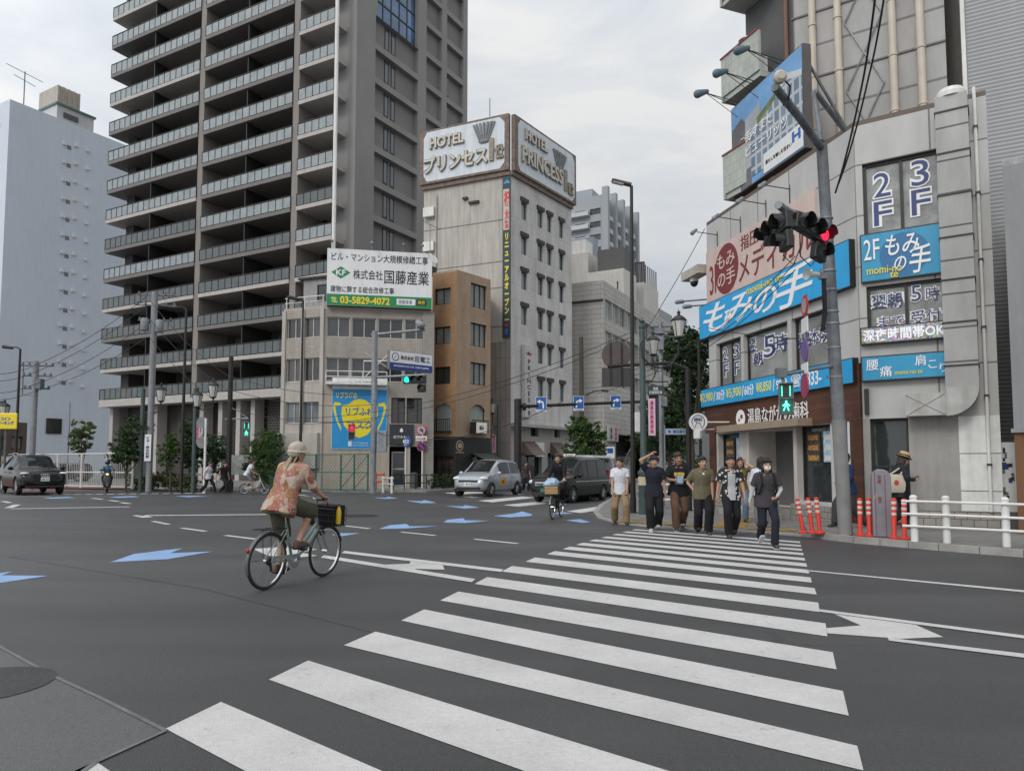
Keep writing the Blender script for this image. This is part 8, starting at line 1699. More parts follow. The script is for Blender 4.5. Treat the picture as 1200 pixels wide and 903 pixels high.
def person(label,M,pose,look,vox=.011,group=None):
 """forward is +Y, left is -X; heights for a 1.70 m adult"""
 g=look.get;pel=Vector(pose.get('pelvis',(0,0,.90)));lean=R(pose.get('lean',3));wd=g('build',1.)
 Rl=Matrix.Rotation(-lean,3,'X');curve=Matrix.Rotation(-lean*1.25-R(pose.get('hunch',3)),3,'X')
 up=Rl @ Vector((0,0,1));chest=pel+up*.30;neck=chest+curve @ Vector((0,0,.22));ux=Vector((1,0,0));fwd=Rl @ Vector((0,1,0));fw2=curve @ Vector((0,1,0))
 tw=R(pose.get('twist',0));Rt=Matrix.Rotation(tw,3,'Z');ux2=Rt @ ux
 sh={s:chest+curve @ Vector((0,-.01,.165))+ux2*(.172*wd*s)for s in (-1,1)}
 hip={s:pel+Vector((.088*s,0,-.02))for s in (-1,1)}
 fem=g('fem',False)
 hp,hy=[R(v)for v in pose.get('head',(0,0))];Rh=Matrix.Rotation(hy,3,'Z')@ Matrix.Rotation(-hp,3,'X')
 hc=neck+Rh @ Vector((0,.02,.150));Rh=Rh*g('head',1.12);RH4=Rh.to_4x4()
 legs={};arms={}
 for s,k in ((-1,'L'),(1,'R')):
  f=pose['feet'][k];ank=Vector(f[:3]);kn,ank=ik(hip[s],ank,.43,.41,Vector((.12*s,1,.15))if len(f)<5 else Vector(f[4]));legs[s]=(kn,ank,R(f[3]),R(f[5])if len(f)>5 else 0)
  h=Vector(pose['hands'][k][:3]);el,wr=ik(sh[s],h,.275,.245,Vector(pose['hands'][k][3])if len(pose['hands'][k])>3 else Vector((.5*s,-1,-.3)));arms[s]=(el,wr)
 # ---- body
 b=MB()
 def torso(b,grow,z0=-.06,rings=None):
  pr=[(-.10,.140,.095),(-.02,.158*wd,.110),(.08,.146*wd,.104),(.17,.134*wd,.096),(.27,.150*wd,.106),(.36,.168*wd,.112),(.44,.165*wd,.098),(.485,.125*wd,.078),(.515,.07,.062)]
  rr=[]
  for z_,rx,ry in pr:
   if z_<z0:continue
   c=pel+up*z_ if z_<=.30 else chest+curve @ Vector((0,0,z_-.30))
   u_=ux.lerp(ux2,min(1,max(0,(z_-.05)/.3)));v_=fwd if z_<=.30 else fw2
   if z_>.5 and grow:continue
   rr.append(ell_ring(c,rx+grow,ry+grow,u_,v_))
  b.loft(rr)
  if fem and grow>=0:
   for s in (-1,1):b.ell(chest+curve @ Vector((.065*s,.06+grow,.045)),.06+grow*.4,.04+grow*.4,.06+grow*.4)
 torso(b,0)
 for s in (-1,1):b.cap(neck-curve @ Vector((-.03*s,.01,.02)),sh[s]+curve @ Vector((-.03*s,0,.012)),.045,.042)
 b.cap(neck-curve @ Vector((0,.005,.03)),hc-Vector((0,0,.07)),.058 if not fem else .05,.052 if not fem else .046)
 b.ell(hc,.073,.092,.112,0,RH4,20,14);b.ell(hc+Rh @ Vector((0,.022,-.055)),.056,.066,.062,0,RH4,16,10);b.ell(hc+Rh @ Vector((0,.062,-.090)),.026,.022,.02,0,RH4)
 b.cap(hc+Rh @ Vector((0,.090,.008)),hc+Rh @ Vector((0,.106,-.028)),.010,.0165,0,8)
 for s in (-1,1):
  b.ell(hc+Rh @ Vector((.076*s,-.005,-.008)),.012,.022,.032,0,RH4);b.ell(hc+Rh @ Vector((.036*s,.070,-.025)),.022,.018,.02,0,RH4);b.ell(hc+Rh @ Vector((.032*s,.084,.03)),.024,.012,.010,0,RH4)
  el,wr=arms[s];b.cap(sh[s],el,.047*g('arm',1),.037);b.cap(el,wr,.039,.026);b.ell(sh[s],.055,.055,.055)
  kn,an,pt_,yw=legs[s];b.cap(hip[s],kn,.082,.054);b.cap(kn,an,.054,.035);b.ell(kn.lerp(an,.28)-(an-kn).cross(ux).normalized()*-.012,.053,.053,.09)
  Rf=Matrix.Rotation(yw,3,'Z')@ Matrix.Rotation(-pt_,3,'X');b.cap(an+Rf @ Vector((0,-.03,-.045)),an+Rf @ Vector((0,.13,-.058)),.034,.028)
 hands=MB()
 for s,k in ((-1,'L'),(1,'R')):
  el,wr=arms[s];hd=pose['hands'][k];d=(wr-el).normalized()
  hdir=Vector(hd[4]).normalized()if len(hd)>4 else d;pn=Vector(hd[5])if len(hd)>5 else Vector((-s,0,0));pn=(pn-hdir*pn.dot(hdir)).normalized();sd2=hdir.cross(pn);curl=R(hd[6])if len(hd)>6 else R(25)
  thumb_side=hd[7]if len(hd)>7 else 1
  pc=wr+hdir*.045;b.loft([ell_ring(wr+hdir*t_,w_,.017 if t_<.07 else .013,sd2,pn,12)for t_,w_ in ((0,.026),(.03,.036),(.06,.041),(.085,.040))])
  for i,(l_,off_)in enumerate(((.072,.030),(.080,.010),(.075,-.010),(.058,-.029))):
   p=wr+hdir*.082+sd2*off_*thumb_side;q=[p];dd=hdir.copy()
   for j,fr in enumerate((.45,.32,.23)):
    ax=hdir.cross(pn).normalized();dd=Matrix.Rotation(curl*(.8 if j==0 else 1),3,ax)@ dd if True else dd;q.append(q[-1]+dd*l_*fr)
   tgt=b if vox<.008 else hands
   for a_,c_ in zip(q[:-1],q[1:]):tgt.cap(a_,c_,.0095,.0085,0,8)
  p=wr+hdir*.025+sd2*.030*thumb_side;q1=p+(sd2*thumb_side*.75+hdir*.6+pn*.35).normalized()*.040;q2=q1+(hdir*.9+sd2*thumb_side*.2+pn*.4).normalized()*.032
  (b if vox<.008 else hands).cap(p,q1,.013,.0105,0,8);(b if vox<.008 else hands).cap(q1,q2,.0105,.009,0,8)
 sk=g('skin',skin);me=remesh(b,vox,2);
 fb=MB();fb.v,fb.f=list(hands.v),list(hands.f);fb.m=[0]*len(fb.f)
 for s in (-1,1):
  fb.ell(hc+Rh @ Vector((.031*s,.0855,.010)),.013,.006,.0065,1,RH4,8,6);fb.cap(hc+Rh @ Vector((.016*s,.096,.030)),hc+Rh @ Vector((.048*s,.086,.031)),.0045,.003,2,6)
 fb.ell(hc+Rh @ Vector((0,.0885,-.056)),.021,.008,.006,3,RH4,8,6)
 hm=g('hair_m',hair_black)
 me.materials.clear()
 for x in (sk,sk,eye_m,hm,lip_m):me.materials.append(x)
 append_mesh(me,fb,[sk,eye_m,hm,lip_m],1)
 o=link('person',me,None,M);tag(o,label,'person',group)
 # ---- clothes
 amp=g('fold',.006)
 c=MB();gr=g('loose',.022);hem=g('hem',-.10)
 torso(c,gr,hem-.001)
 if hem<-.06:c.loft([ell_ring(pel+up*z_,rx*wd+gr,ry+gr,ux,fwd,24)for z_,rx,ry in ((hem-.03,.190,.132),(hem+.03,.186,.130),(.02,.170,.118),(.14,.142,.10))])
 sl=g('sleeve',.62)
 for s in (-1,1):
  el,wr=arms[s];c.ell(sh[s],.062,.06,.06)
  if sl>0:
   e1=sh[s].lerp(el,min(1,sl));c.tube([sh[s]-(el-sh[s]).normalized()*.02,e1],.064,14,0,g('cuff',.07))
   if sl>1:c.ell(el,.05,.05,.05);c.tube([el,el.lerp(wr,sl-1)],.052,12,0,.040)
 for s in (-1,1):c.cap(neck-curve @ Vector((-.045*s,.008,.024)),sh[s]+curve @ Vector((-.02*s,0,.010)),.062,.060)
 c.loft([ell_ring(neck+curve @ Vector((0,y_,z_)),rx,ry,ux2,fw2,20)for z_,rx,ry,y_ in ((-.09,.12,.085,0),(-.03,.088,.074,0),(.012,.068,.066,.004))])
 sm=remesh(c,max(vox,.010),1,amp,9,hash(label)%50);sm.materials.clear();sm.materials.append(look['shirt']);shirt=link('shirt',sm,o,M)
 c=MB();tl=g('legs',2.);tr_=g('leg_r',(.104,.082,.078))
 c.loft([ell_ring(pel+up*.11,.150*wd+.008,.108,ux,fwd),ell_ring(pel+up*.0,.168*wd+.006,.122,ux,fwd),ell_ring(pel-up*.10,.168,.118,ux,fwd)])
 for s in (-1,1):
  kn,an,pt_,yw=legs[s];c.ell(hip[s],tr_[0]*.9,tr_[0]*.95,tr_[0])
  if tl<=1:c.tube([hip[s],hip[s].lerp(kn,tl)],tr_[0],16,0,tr_[1])
  else:
   c.tube([hip[s],kn],tr_[0],16,0,tr_[1]);c.ell(kn,tr_[1],tr_[1],tr_[1]);e=kn.lerp(an,tl-1);c.tube([kn,e+(an-kn).normalized()*(.02 if tl>=2 else 0)],tr_[1],16,0,tr_[2])
 pm=remesh(c,max(vox,.011),1,amp*1.1,8,hash(label)%31);pm.materials.clear();pm.materials.append(look['trousers']);link('trousers',pm,o,M)
 shm=look.get('shoes',black_paint)
 for s in (-1,1):
  kn,an,pt_,yw=legs[s];Rf=Matrix.Rotation(yw,3,'Z')@ Matrix.Rotation(-pt_,3,'X');c=MB();F4=Matrix.Translation(an)@ Rf.to_4x4()
  c.loft([[F4 @ Vector((x*w_*.5,y_,-.09+z*hgt))for x,z in ((-.8,0),(.8,0),(1,.25),(.9,.7),(.5,1),(-.5,1),(-.9,.7),(-1,.25))]for y_,w_,hgt in ((-.085,.05,.05),(-.07,.068,.095),(-.01,.078,.115),(.05,.088,.085),(.11,.096,.062),(.155,.086,.048),(.178,.055,.03))])
  shoe=c.build('shoe',shm,o,M,smooth=True,ang=60)
  if g('sole'):c=MB();c.loft([[F4 @ Vector((x*w_*.52,y_,-.092+z))for x,z in ((-1,0),(1,0),(1,.022),(-1,.022))]for y_,w_ in ((-.088,.055),(-.06,.074),(.05,.092),(.12,.099),(.165,.084),(.184,.05))]);c.build('sole',g('sole'),shoe,M)
 # ---- hair
 if g('hair','short')!='none':
  c=MB();st_=g('hair','short')
  c.ell(hc+Rh @ Vector((0,-.018,.036)),.088,.102,.102,0,RH4,20,12);c.ell(hc+Rh @ Vector((0,-.040,-.02)),.078,.070,.088,0,RH4,16,10)
  c.ell(hc+Rh @ Vector((.01,.045,.082)),.062,.052,.034,0,RH4,14,8)
  if st_ in ('fringe','bob'):
   for q in (-.045,-.02,.01,.04):c.ell(hc+Rh @ Vector((q,.076,.066)),.022,.026,.034,0,RH4,10,8)
  if st_ in ('bob','long'):
   for s in (-1,1):c.ell(hc+Rh @ Vector((.068*s,-.015,-.05 if st_=='bob' else -.08)),.024,.05,.085 if st_=='bob' else .13,0,RH4)
   c.ell(hc+Rh @ Vector((0,-.065,-.07 if st_=='bob' else -.12)),.066,.035,.09 if st_=='bob' else .15,0,RH4)
  if st_=='messy':
   rg=random.Random(5)
   for _ in range(16):a=rg.uniform(0,6.28);c.ell(hc+Rh @ Vector((.065*math.cos(a),.06*math.sin(a)-.012,.06+rg.uniform(-.02,.05))),.03,.03,.03,0,RH4,8,6)
  hm_=remesh(c,.010 if vox>.008 else .006,1,.007,34,3);hm_.materials.clear();hm_.materials.append(hm);link('hair',hm_,o,M)
 return dict(o=o,M=M,hc=hc,Rh=Rh,neck=neck,chest=chest,pel=pel,sh=sh,arms=arms,legs=legs,curve=curve,up=up,fwd=fwd,shirt=shirt)
def standing(s=1.,front='L',stride=.42,lift=18):
 """walking: one foot forward on its heel, the other pushing off behind"""
 a,r=(front,'R' if front=='L' else 'L');sx={'L':-1,'R':1}
 return {a:(sx[a]*.085,stride*.52,.105,8),r:(sx[r]*.085,-stride*.50,.135,-lift)}
def at_ground(px,py,az,h=1.70,z=.0):
 if z and px<940:z=KZ
 q=P(px,py,z);s=h/1.70;return Matrix.Translation(q)@ Matrix.Rotation(-az,4,'Z')@ Matrix.Diagonal((s,s,s,1))
def cloth(name,c,var=.12,sc_=6,rough=.85):return mat(name,c,rough,var=var,scale=sc_,bump=.25,bscale=60,spec=.2)
AZ=R(190)
hang=lambda s,y=.06,x=.26,z=.80:(x*s,y,z,(.4*s,-1,0),(0,.25,-1),(-s,0,0),28,1)
def hg_(L_=(.10,.26,.80),R_=(-.06,.26,.80)):return {'L':hang(-1,L_[0],L_[1],L_[2]),'R':hang(1,R_[0],R_[1],R_[2])}
white_tee=cloth('white_tee',(.60,.62,.66));khaki=cloth('khaki_trousers',(.27,.19,.11));blackc=cloth('black_cloth',(.016,.016,.019));navyc=cloth('navy_cloth',(.02,.022,.032));brownc=cloth('brown_trousers',(.12,.07,.045));olive=cloth('olive_shirt',(.13,.115,.07));greyt=cloth('grey_tee',(.42,.42,.43));charc=cloth('charcoal_tee',(.055,.05,.055));jeans=cloth('blue_jeans',(.13,.19,.28));pale_shoe=mat('pale_shoe',(.42,.40,.37),.7,var=.1);dark_shoe=mat('dark_shoe',(.02,.018,.018),.6,var=.1);white_sole=mat('white_sole',(.6,.6,.58),.7,var=.05)
# 1 white t-shirt, khaki trousers
pA=person('man in a white t-shirt and baggy khaki trousers walking at the kerb',at_ground(727,614,R(186),1.70),{'feet':{'L':(-.15,.16,.10,6),'R':(.14,-.12,.115,-8)},'hands':{'L':(-.17,.17,.85,(-.6,-1,0),(.2,.3,-1),(.8,0,0),40,1),'R':(.20,.14,.85,(.6,-1,0),(-.2,.3,-1),(-.8,0,0),40,1)},'lean':3,'head':(0,-25),'pelvis':(0,0,.89)},
 dict(shirt=white_tee,trousers=khaki,shoes=dark_shoe,loose=.034,leg_r=(.11,.095,.088),hair='short',fold=.010))
# 2 dark shirt, hand on head
pB=person('man in a dark collared shirt shielding his hair with one raised hand',at_ground(767,622,R(188),1.74),{'feet':standing(front='R',stride=.3),'hands':{'L':hang(-1,.02,.25),'R':(.085,.07,1.70,(1,.3,-.2),(-.7,.1,.55),(0,-.2,-1),20,-1)},'lean':2,'head':(6,4),'pelvis':(0,0,.89)},
 dict(shirt=navyc,trousers=blackc,shoes=pale_shoe,sole=white_sole,loose=.035,sleeve=.72,cuff=.08,leg_r=(.11,.095,.088),hair='fringe',fold=.009))
c=MB();n_,ch_=pB['neck'],pB['curve']
for s in (-1,1):c.loft([[n_+ch_ @ Vector(v)for v in ((.02*s,.085,-.03),(.075*s,.05,-.005),(.085*s,.075,-.06))],[n_+ch_ @ Vector(v)for v in ((.02*s,.10,-.03),(.08*s,.06,.0),(.09*s,.095,-.065))]])
c.build('collar',navyc,pB['o'],pB['M'])
# 3 black graphic tee, brown trousers
pC=person('tall man in a black t-shirt with a faded yellow print and brown trousers',at_ground(796,621,R(186),1.80),{'feet':standing(front='R',stride=.36,lift=22),'hands':{'L':(-.05,.25,1.10,(-1,-.4,-.3),(.9,.3,.1),(0,-1,0),45,1),'R':(.07,.26,1.09,(1,-.4,-.3),(-.9,.3,.1),(0,-1,0),45,1)},'lean':3,'head':(2,0),'pelvis':(0,0,.89)},
 dict(shirt=blackc,trousers=brownc,shoes=dark_shoe,sole=white_sole,loose=.036,sleeve=.8,cuff=.082,build=1.1,leg_r=(.11,.09,.084),hair='messy',hair_m=hair_brown,fold=.009,skin=skin2))
def chest_patch(p,u0,u1,z0,z1,m,name,d=.155):
 """a print on the shirt front: a small sheet wrapped on to the shirt by ray casting"""
 sm=p['shirt'].data;from mathutils.bvhtree import BVHTree
 bv=BVHTree.FromPolygons([v.co for v in sm.vertices],[tuple(q.vertices)for q in sm.polygons]);c=MB();n=8;G={}
 for i in range(n+1):
  for j in range(n+1):
   o_=p['pel']+p['up']*(z0+(z1-z0)*j/n)+Vector((u0+(u1-u0)*i/n,0,0));hit=bv.ray_cast(o_+p['fwd']*.8,-p['fwd'])
   G[i,j]=(hit[0]if hit[0]else o_+p['fwd']*d)+p['fwd']*.004
 for i in range(n):
  for j in range(n):c.quad(G[i,j],G[i+1,j],G[i+1,j+1],G[i,j+1])
 return c.build(name,m,p['shirt'],p['M'],smooth=True)
chest_patch(pC,-.11,.11,.30,.38,mat('print_yellow',(.52,.36,.05),.8,var=.6,scale=22),'shirt_print');chest_patch(pC,-.09,.09,.12,.29,mat('print_grey_blue',(.20,.25,.31),.8,var=.8,scale=16),'shirt_print')
t=thing('drink_cup','pale blue paper held at the chest by the man in the printed t-shirt','paper',pC['M']@ Vector((.0,.30,1.1)));c=MB();c.loft([[(x,.30+y,z)for x,y in ((-.06,0),(.06,-.01),(.06,.002),(-.06,.012))]for z in (1.04,1.2)]);c.build('sheet',mat('paper_blue',(.32,.42,.52),.7,var=.4,scale=18),t,pC['M'])
t.name='paper_sheet'
# 4 olive shirt
pD=person('man in an olive button shirt and black trousers walking on the crossing',at_ground(824,625.5,R(184),1.70),{'feet':standing(front='L',stride=.28),'hands':{'L':(-.20,.10,.84,(-.6,-1,0),(.1,.2,-1),(.7,0,0),40,1),'R':(.17,.02,.93,(1,-.6,-.2),(-.3,.4,-1),(-.8,0,0),50,1)},'lean':1,'head':(0,12),'pelvis':(0,0,.89)},
 dict(shirt=olive,trousers=blackc,shoes=dark_shoe,loose=.036,sleeve=.75,cuff=.08,build=1.06,leg_r=(.115,.10,.092),hair='short',fold=.009))
chest_patch(pD,-.02,.02,.41,.455,white_tee,'undershirt');chest_patch(pD,-.004,.004,-.1,.40,mat('olive_placket',(.08,.07,.04),.8),'placket')
# 5 floral shirt
floral=mat('floral_shirt',(.014,.014,.018),.85,var=0)
def floral_nodes(m,sc_,thr,c2):
 t_=m.node_tree;p_=t_.nodes['Principled BSDF'];tcn=t_.nodes.new('ShaderNodeTexCoord');v=t_.nodes.new('ShaderNodeTexVoronoi');v.inputs['Scale'].default_value=sc_;r=t_.nodes.new('ShaderNodeValToRGB');r.color_ramp.interpolation='CONSTANT';r.color_ramp.elements[0].color=(*c2,1);r.color_ramp.elements[1].position=thr;r.color_ramp.elements[1].color=tuple(p_.inputs['Base Color'].default_value)
 t_.links.new(tcn.outputs['Object'],v.inputs['Vector']);t_.links.new(v.outputs['Distance'],r.inputs[0]);t_.links.new(r.outputs[0],p_.inputs['Base Color'])
floral_nodes(floral,13,.36,(.52,.52,.50))
pE=person('man in an open black shirt with pale flowers over a grey t-shirt',at_ground(857,629,R(186),1.74),{'feet':standing(front='R',stride=.34,lift=20),'hands':{'L':(-.26,.12,.84,(-.5,-1,0),(.1,.3,-1),(.9,0,0),35,1),'R':(.27,-.02,.84,(.5,-1,0),(0,.2,-1),(-.9,0,0),30,1)},'lean':3,'head':(3,0),'pelvis':(0,0,.89)},
 dict(shirt=floral,trousers=blackc,shoes=dark_shoe,loose=.034,sleeve=.8,cuff=.085,leg_r=(.108,.085,.08),hair='fringe',fold=.009))
chest_patch(pE,-.075,.075,-.12,.45,greyt,'undershirt')
# 6 woman behind with a raised hand
pF=person('woman in jeans half hidden behind the floral shirt, holding a phone to her ear',at_ground(869,611,R(190),1.66,.12),{'feet':{'L':(-.09,.05,.1,0),'R':(.09,-.05,.1,0)},'hands':{'L':(-.10,.14,1.56,(-1,.2,-1),(.15,.1,1),(.6,-.6,0),35,1),'R':hang(1,.0,.24)},'lean':2,'head':(0,-8),'pelvis':(0,0,.90)},
 dict(shirt=cloth('ochre_top',(.17,.11,.05)),trousers=jeans,shoes=dark_shoe,fem=True,hair='long',hair_m=mat('hair_red_brown',(.06,.018,.014),.45,var=.3,scale=40),fold=.007))
# 7 person in a white shirt hidden behind the masked walker
pG=person('person in a white shirt with bobbed hair walking away behind the masked walker',at_ground(893,617,R(20),1.66,.12),{'feet':standing(front='L',stride=.3),'hands':hg_(),'lean':4,'pelvis':(0,0,.89)},
 dict(shirt=cloth('white_shirt',(.55,.57,.62)),trousers=cloth('grey_skirt_cloth',(.16,.16,.17)),shoes=dark_shoe,sleeve=1.9,loose=.045,fem=True,hair='bob',fold=.008))
# 8 masked walker in front
pH=person('masked person in a charcoal t-shirt with pale arm sleeves leading the crossing',at_ground(899,640.5,R(183),1.66),{'feet':{'L':(-.07,.24,.10,6),'R':(.05,-.26,.17,-34)},'hands':{'L':(-.14,.22,.96,(-.9,-.8,-.2),(.6,.5,-.6),(.6,0,.3),55,1),'R':(.30,-.06,.82,(.5,-1,0),(.1,.1,-1),(-.9,0,0),30,1)},'lean':4,'head':(2,0),'pelvis':(0,0,.88)},
 dict(shirt=charc,trousers=navyc,shoes=dark_shoe,sole=white_sole,loose=.03,sleeve=.75,cuff=.072,leg_r=(.098,.078,.07),hair='bob',fold=.008,fem=True))
c=MB();hc,Rh=pH['hc'],pH['Rh'];c.ell(hc+Rh @ Vector((0,.060,-.045)),.058,.046,.05,0,Rh.to_4x4(),16,10);c.build('face_mask',mat('mask_white',(.66,.66,.66),.8,var=.03),pH['o'],pH['M'],smooth=True)
for s in (-1,1):
 el,wr=pH['arms'][s];a0=pH['sh'][s].lerp(el,.68);c=MB();c.cap(a0,el,.048,.042);c.cap(el,wr,.042,.031);mm=remesh(c,.01,1,.003,14);mm.materials.clear();mm.materials.append(cloth('pale_arm_sleeve',(.46,.46,.45)));link('arm_sleeve',mm,pH['o'],pH['M'])
t=thing('backpack','black backpack worn by the masked walker','backpack',pH['M']@ (pH['chest']-pH['fwd']*.2));c=MB();q=pH['chest'];c.box(q.x-.14,q.x+.14,q.y-.30,q.y-.13,q.z-.25,q.z+.17);c.build('bag',blackc,t,pH['M'],bev=.04)
for s in (-1,1):
 c=MB();n=pH['neck'];c.tube([n+Vector((.10*s,-.14,-.03)),n+Vector((.115*s,-.02,.015)),n+Vector((.12*s,.085,-.06)),n+Vector((.125*s,.15,-.20)),n+Vector((.155*s,.10,-.36)),n+Vector((.16*s,-.05,-.42))],.02,6);c.build('strap',blackc,t,pH['M'],smooth=True)
# 9 straw hat and tote bag by the wall
pI=person('person in a straw hat and dark jacket looking at a phone by the wall',at_ground(1053,619,R(96),1.68,.12),{'feet':standing(front='L',stride=.34),'hands':{'L':(-.16,.30,1.08,(-.8,-.6,-.6),(.3,.8,.2),(0,0,1),40,1),'R':(.14,.32,1.08,(.8,-.6,-.6),(-.3,.8,.2),(0,0,1),40,1)},'lean':5,'head':(22,0),'pelvis':(0,0,.88),'hunch':8},
 dict(shirt=cloth('dark_jacket',(.024,.028,.036)),trousers=blackc,shoes=dark_shoe,sleeve=1.92,loose=.03,hem=-.16,hair='bob',hair_m=hair_brown,fold=.007))
t=thing('straw_hat','straw boater hat with a dark band on the person by the wall','hat',pI['M']@ pI['hc']);Mh=pI['M']@ Matrix.Translation(pI['hc'])@ pI['Rh'].to_4x4()@ Matrix.Translation((0,-.012,.06));straw=mat('straw',(.50,.36,.19),.8,var=.15,scale=30,bump=.5,bscale=80)
c=MB();c.lathe([(.09,0),(.155,-.012),(.16,-.006),(.098,.008),(.095,.085),(.088,.095),(0,.10)],(0,0,0),28);c.build('crown_and_brim',straw,t,Mh,smooth=True);c=MB();c.lathe([(.0985,.012),(.1005,.014),(.0985,.042),(.0965,.042)],(0,0,0),28);c.build('hat_band',mat('hat_band_brown',(.08,.035,.02),.7),t,Mh)
canvas=mat('cream_canvas',(.52,.46,.36),.85,var=.08,scale=8,bump=.3,bscale=80)
t=thing('tote_bag','cream canvas tote bag with a red print on the straw hatted walker','bag',pI['M']@ Vector((.2,-.15,.95)));q=pI['pel'];c=MB()
c.loft([[(q.x+.20+d_*.5,q.y-.12+y_*w_,z_)for d_,y_ in ((-.10*k_,-.2),(.10*k_,-.2),(.14*k_,0),(.10*k_,.2),(-.10*k_,.2))]for z_,w_,k_ in ((.80,.82,.5),(.86,.95,1),(1.0,1.0,1),(1.16,.9,.8),(1.20,.85,.5))]);bg_=c.build('bag',canvas,t,pI['M'],smooth=True,ang=60)
c=MB();n=pI['neck'];c.tube([(q.x+.22,q.y-.24,1.19),n+Vector((.17,-.09,-.06)),n+Vector((.16,.03,-.02)),(q.x+.24,q.y-.02,1.19)],.018,6);c.build('handle',canvas,t,pI['M'],smooth=True)
c=MB();c.ell((q.x+.275,q.y-.12,1.02),.006,.05,.06);c.build('print',mat('print_red',(.42,.05,.05),.8,var=0),bg_,pI['M'])
t=thing('phone','black phone in the hands of the straw hatted walker','phone',pI['M']@ Vector((0,.40,1.12)));c=MB();c.cbox((0,0,0),.075,.15,.009);c.build('body',black_paint,t,pI['M']@ Matrix.Translation((0.0,.40,1.13))@ Matrix.Rotation(R(35),4,'X'),bev=.006)
# 10 walker almost hidden behind the signal pole
person('walker in a blue jacket almost hidden behind the thick signal pole',at_ground(996,617,R(262),1.70,.12),{'feet':standing(front='R',stride=.6,lift=30),'hands':{'L':(-.22,.34,.98,(-.4,-1,-.2),(0,1,.1),(1,0,0),40,1),'R':hang(1,-.2,.25,.86)},'lean':6,'pelvis':(0,0,.87)},dict(shirt=cloth('blue_jacket',(.02,.04,.10)),trousers=charc,shoes=dark_shoe,sleeve=1.9,hair='short'))
# far side: pair walking, two people by the fence, others
person('far walker in a white shirt and dark braces heading right',at_ground(243.5,577.5,R(95),1.70),{'feet':standing(front='L',stride=.7,lift=30),'hands':hg_((.18,.24,.84),(-.12,.24,.84)),'lean':4,'pelvis':(0,0,.87)},dict(shirt=cloth('white_shirt',(0,0,0)),trousers=blackc,shoes=dark_shoe,hair='short'),.014)
person('far walker in black wearing a cap, just behind the white shirted one',at_ground(262,578,R(110),1.70),{'feet':standing(front='R',stride=.6,lift=28),'hands':hg_((.12,.25,.84),(-.1,.25,.84)),'lean':3,'pelvis':(0,0,.87)},dict(shirt=blackc,trousers=blackc,shoes=dark_shoe,hair='fringe',build=1.08),.014)
person('far person in dark clothes partly behind the capped walker',at_ground(266,575.5,R(100),1.62),{'feet':standing(front='L',stride=.5),'hands':hg_(),'lean':3,'pelvis':(0,0,.88)},dict(shirt=charc,trousers=navyc,shoes=dark_shoe,hair='bob',fem=True),.014)
person('far woman in black with a small bag standing by the green fence',at_ground(362,573,R(225),1.66,.1),{'feet':{'L':(-.1,.06,.1,0),'R':(.1,-.04,.1,0)},'hands':{'L':(-.1,.2,1.1,(-1,-.5,-.3)),'R':hang(1)},'pelvis':(0,0,.9)},dict(shirt=blackc,trousers=blackc,shoes=dark_shoe,sleeve=.3,hair='short',fem=True),.014)
person('far person in a pale top standing by the green fence beside another in black',at_ground(354,572.5,R(150),1.62,.1),{'feet':{'L':(-.1,.06,.1,0),'R':(.1,-.04,.1,0)},'hands':{'L':(-.1,.2,1.1,(-1,-.5,-.3)),'R':(.1,.2,1.1,(1,-.5,-.3))},'pelvis':(0,0,.9)},dict(shirt=cloth('pale_pink_top',(.42,.33,.31)),trousers=charc,shoes=dark_shoe,hair='bob',fem=True),.014)
person('far pedestrian beside the brick building entrance, seen past the silver car',PY(612,HZ,43).to_tuple()and Matrix.Translation((PY(616,HZ,41).x,41,.0))@ Matrix.Rotation(R(200),4,'Z'),{'feet':standing(front='L',stride=.4),'hands':hg_(),'pelvis':(0,0,.88)},dict(shirt=charc,trousers=blackc,hair='short'),.014)

# ---------------------------------------------------------------- cyclists
def rider(label,M,info,look,lean=16,head=(0,0),vox=.011,feet_swap=False,knee=.0):
 sp,gp,bb_=info['saddle'],info['grip'],info['bb']
 ca=info['cra'];ft={'R':(.105,bb_.y+ca.y-.08,bb_.z+ca.z+.11,-6,(.1,1,.3)),'L':(-.105,bb_.y-ca.y-.08,bb_.z-ca.z+.11,-4,(-.1,1,.3))}
 hd={k:(s*.24,gp.y-.155,gp.z+.055,(.5*s,-.8,-.9),(-.05*s,.85,-.25),(0,-.25,-1),58,1)for k,s in (('L',-1),('R',1))}
 return person(label,M,{'pelvis':(0,sp.y-.07,sp.z+.125),'lean':lean,'hunch':6,'feet':ft,'hands':hd,'head':head},look,vox)
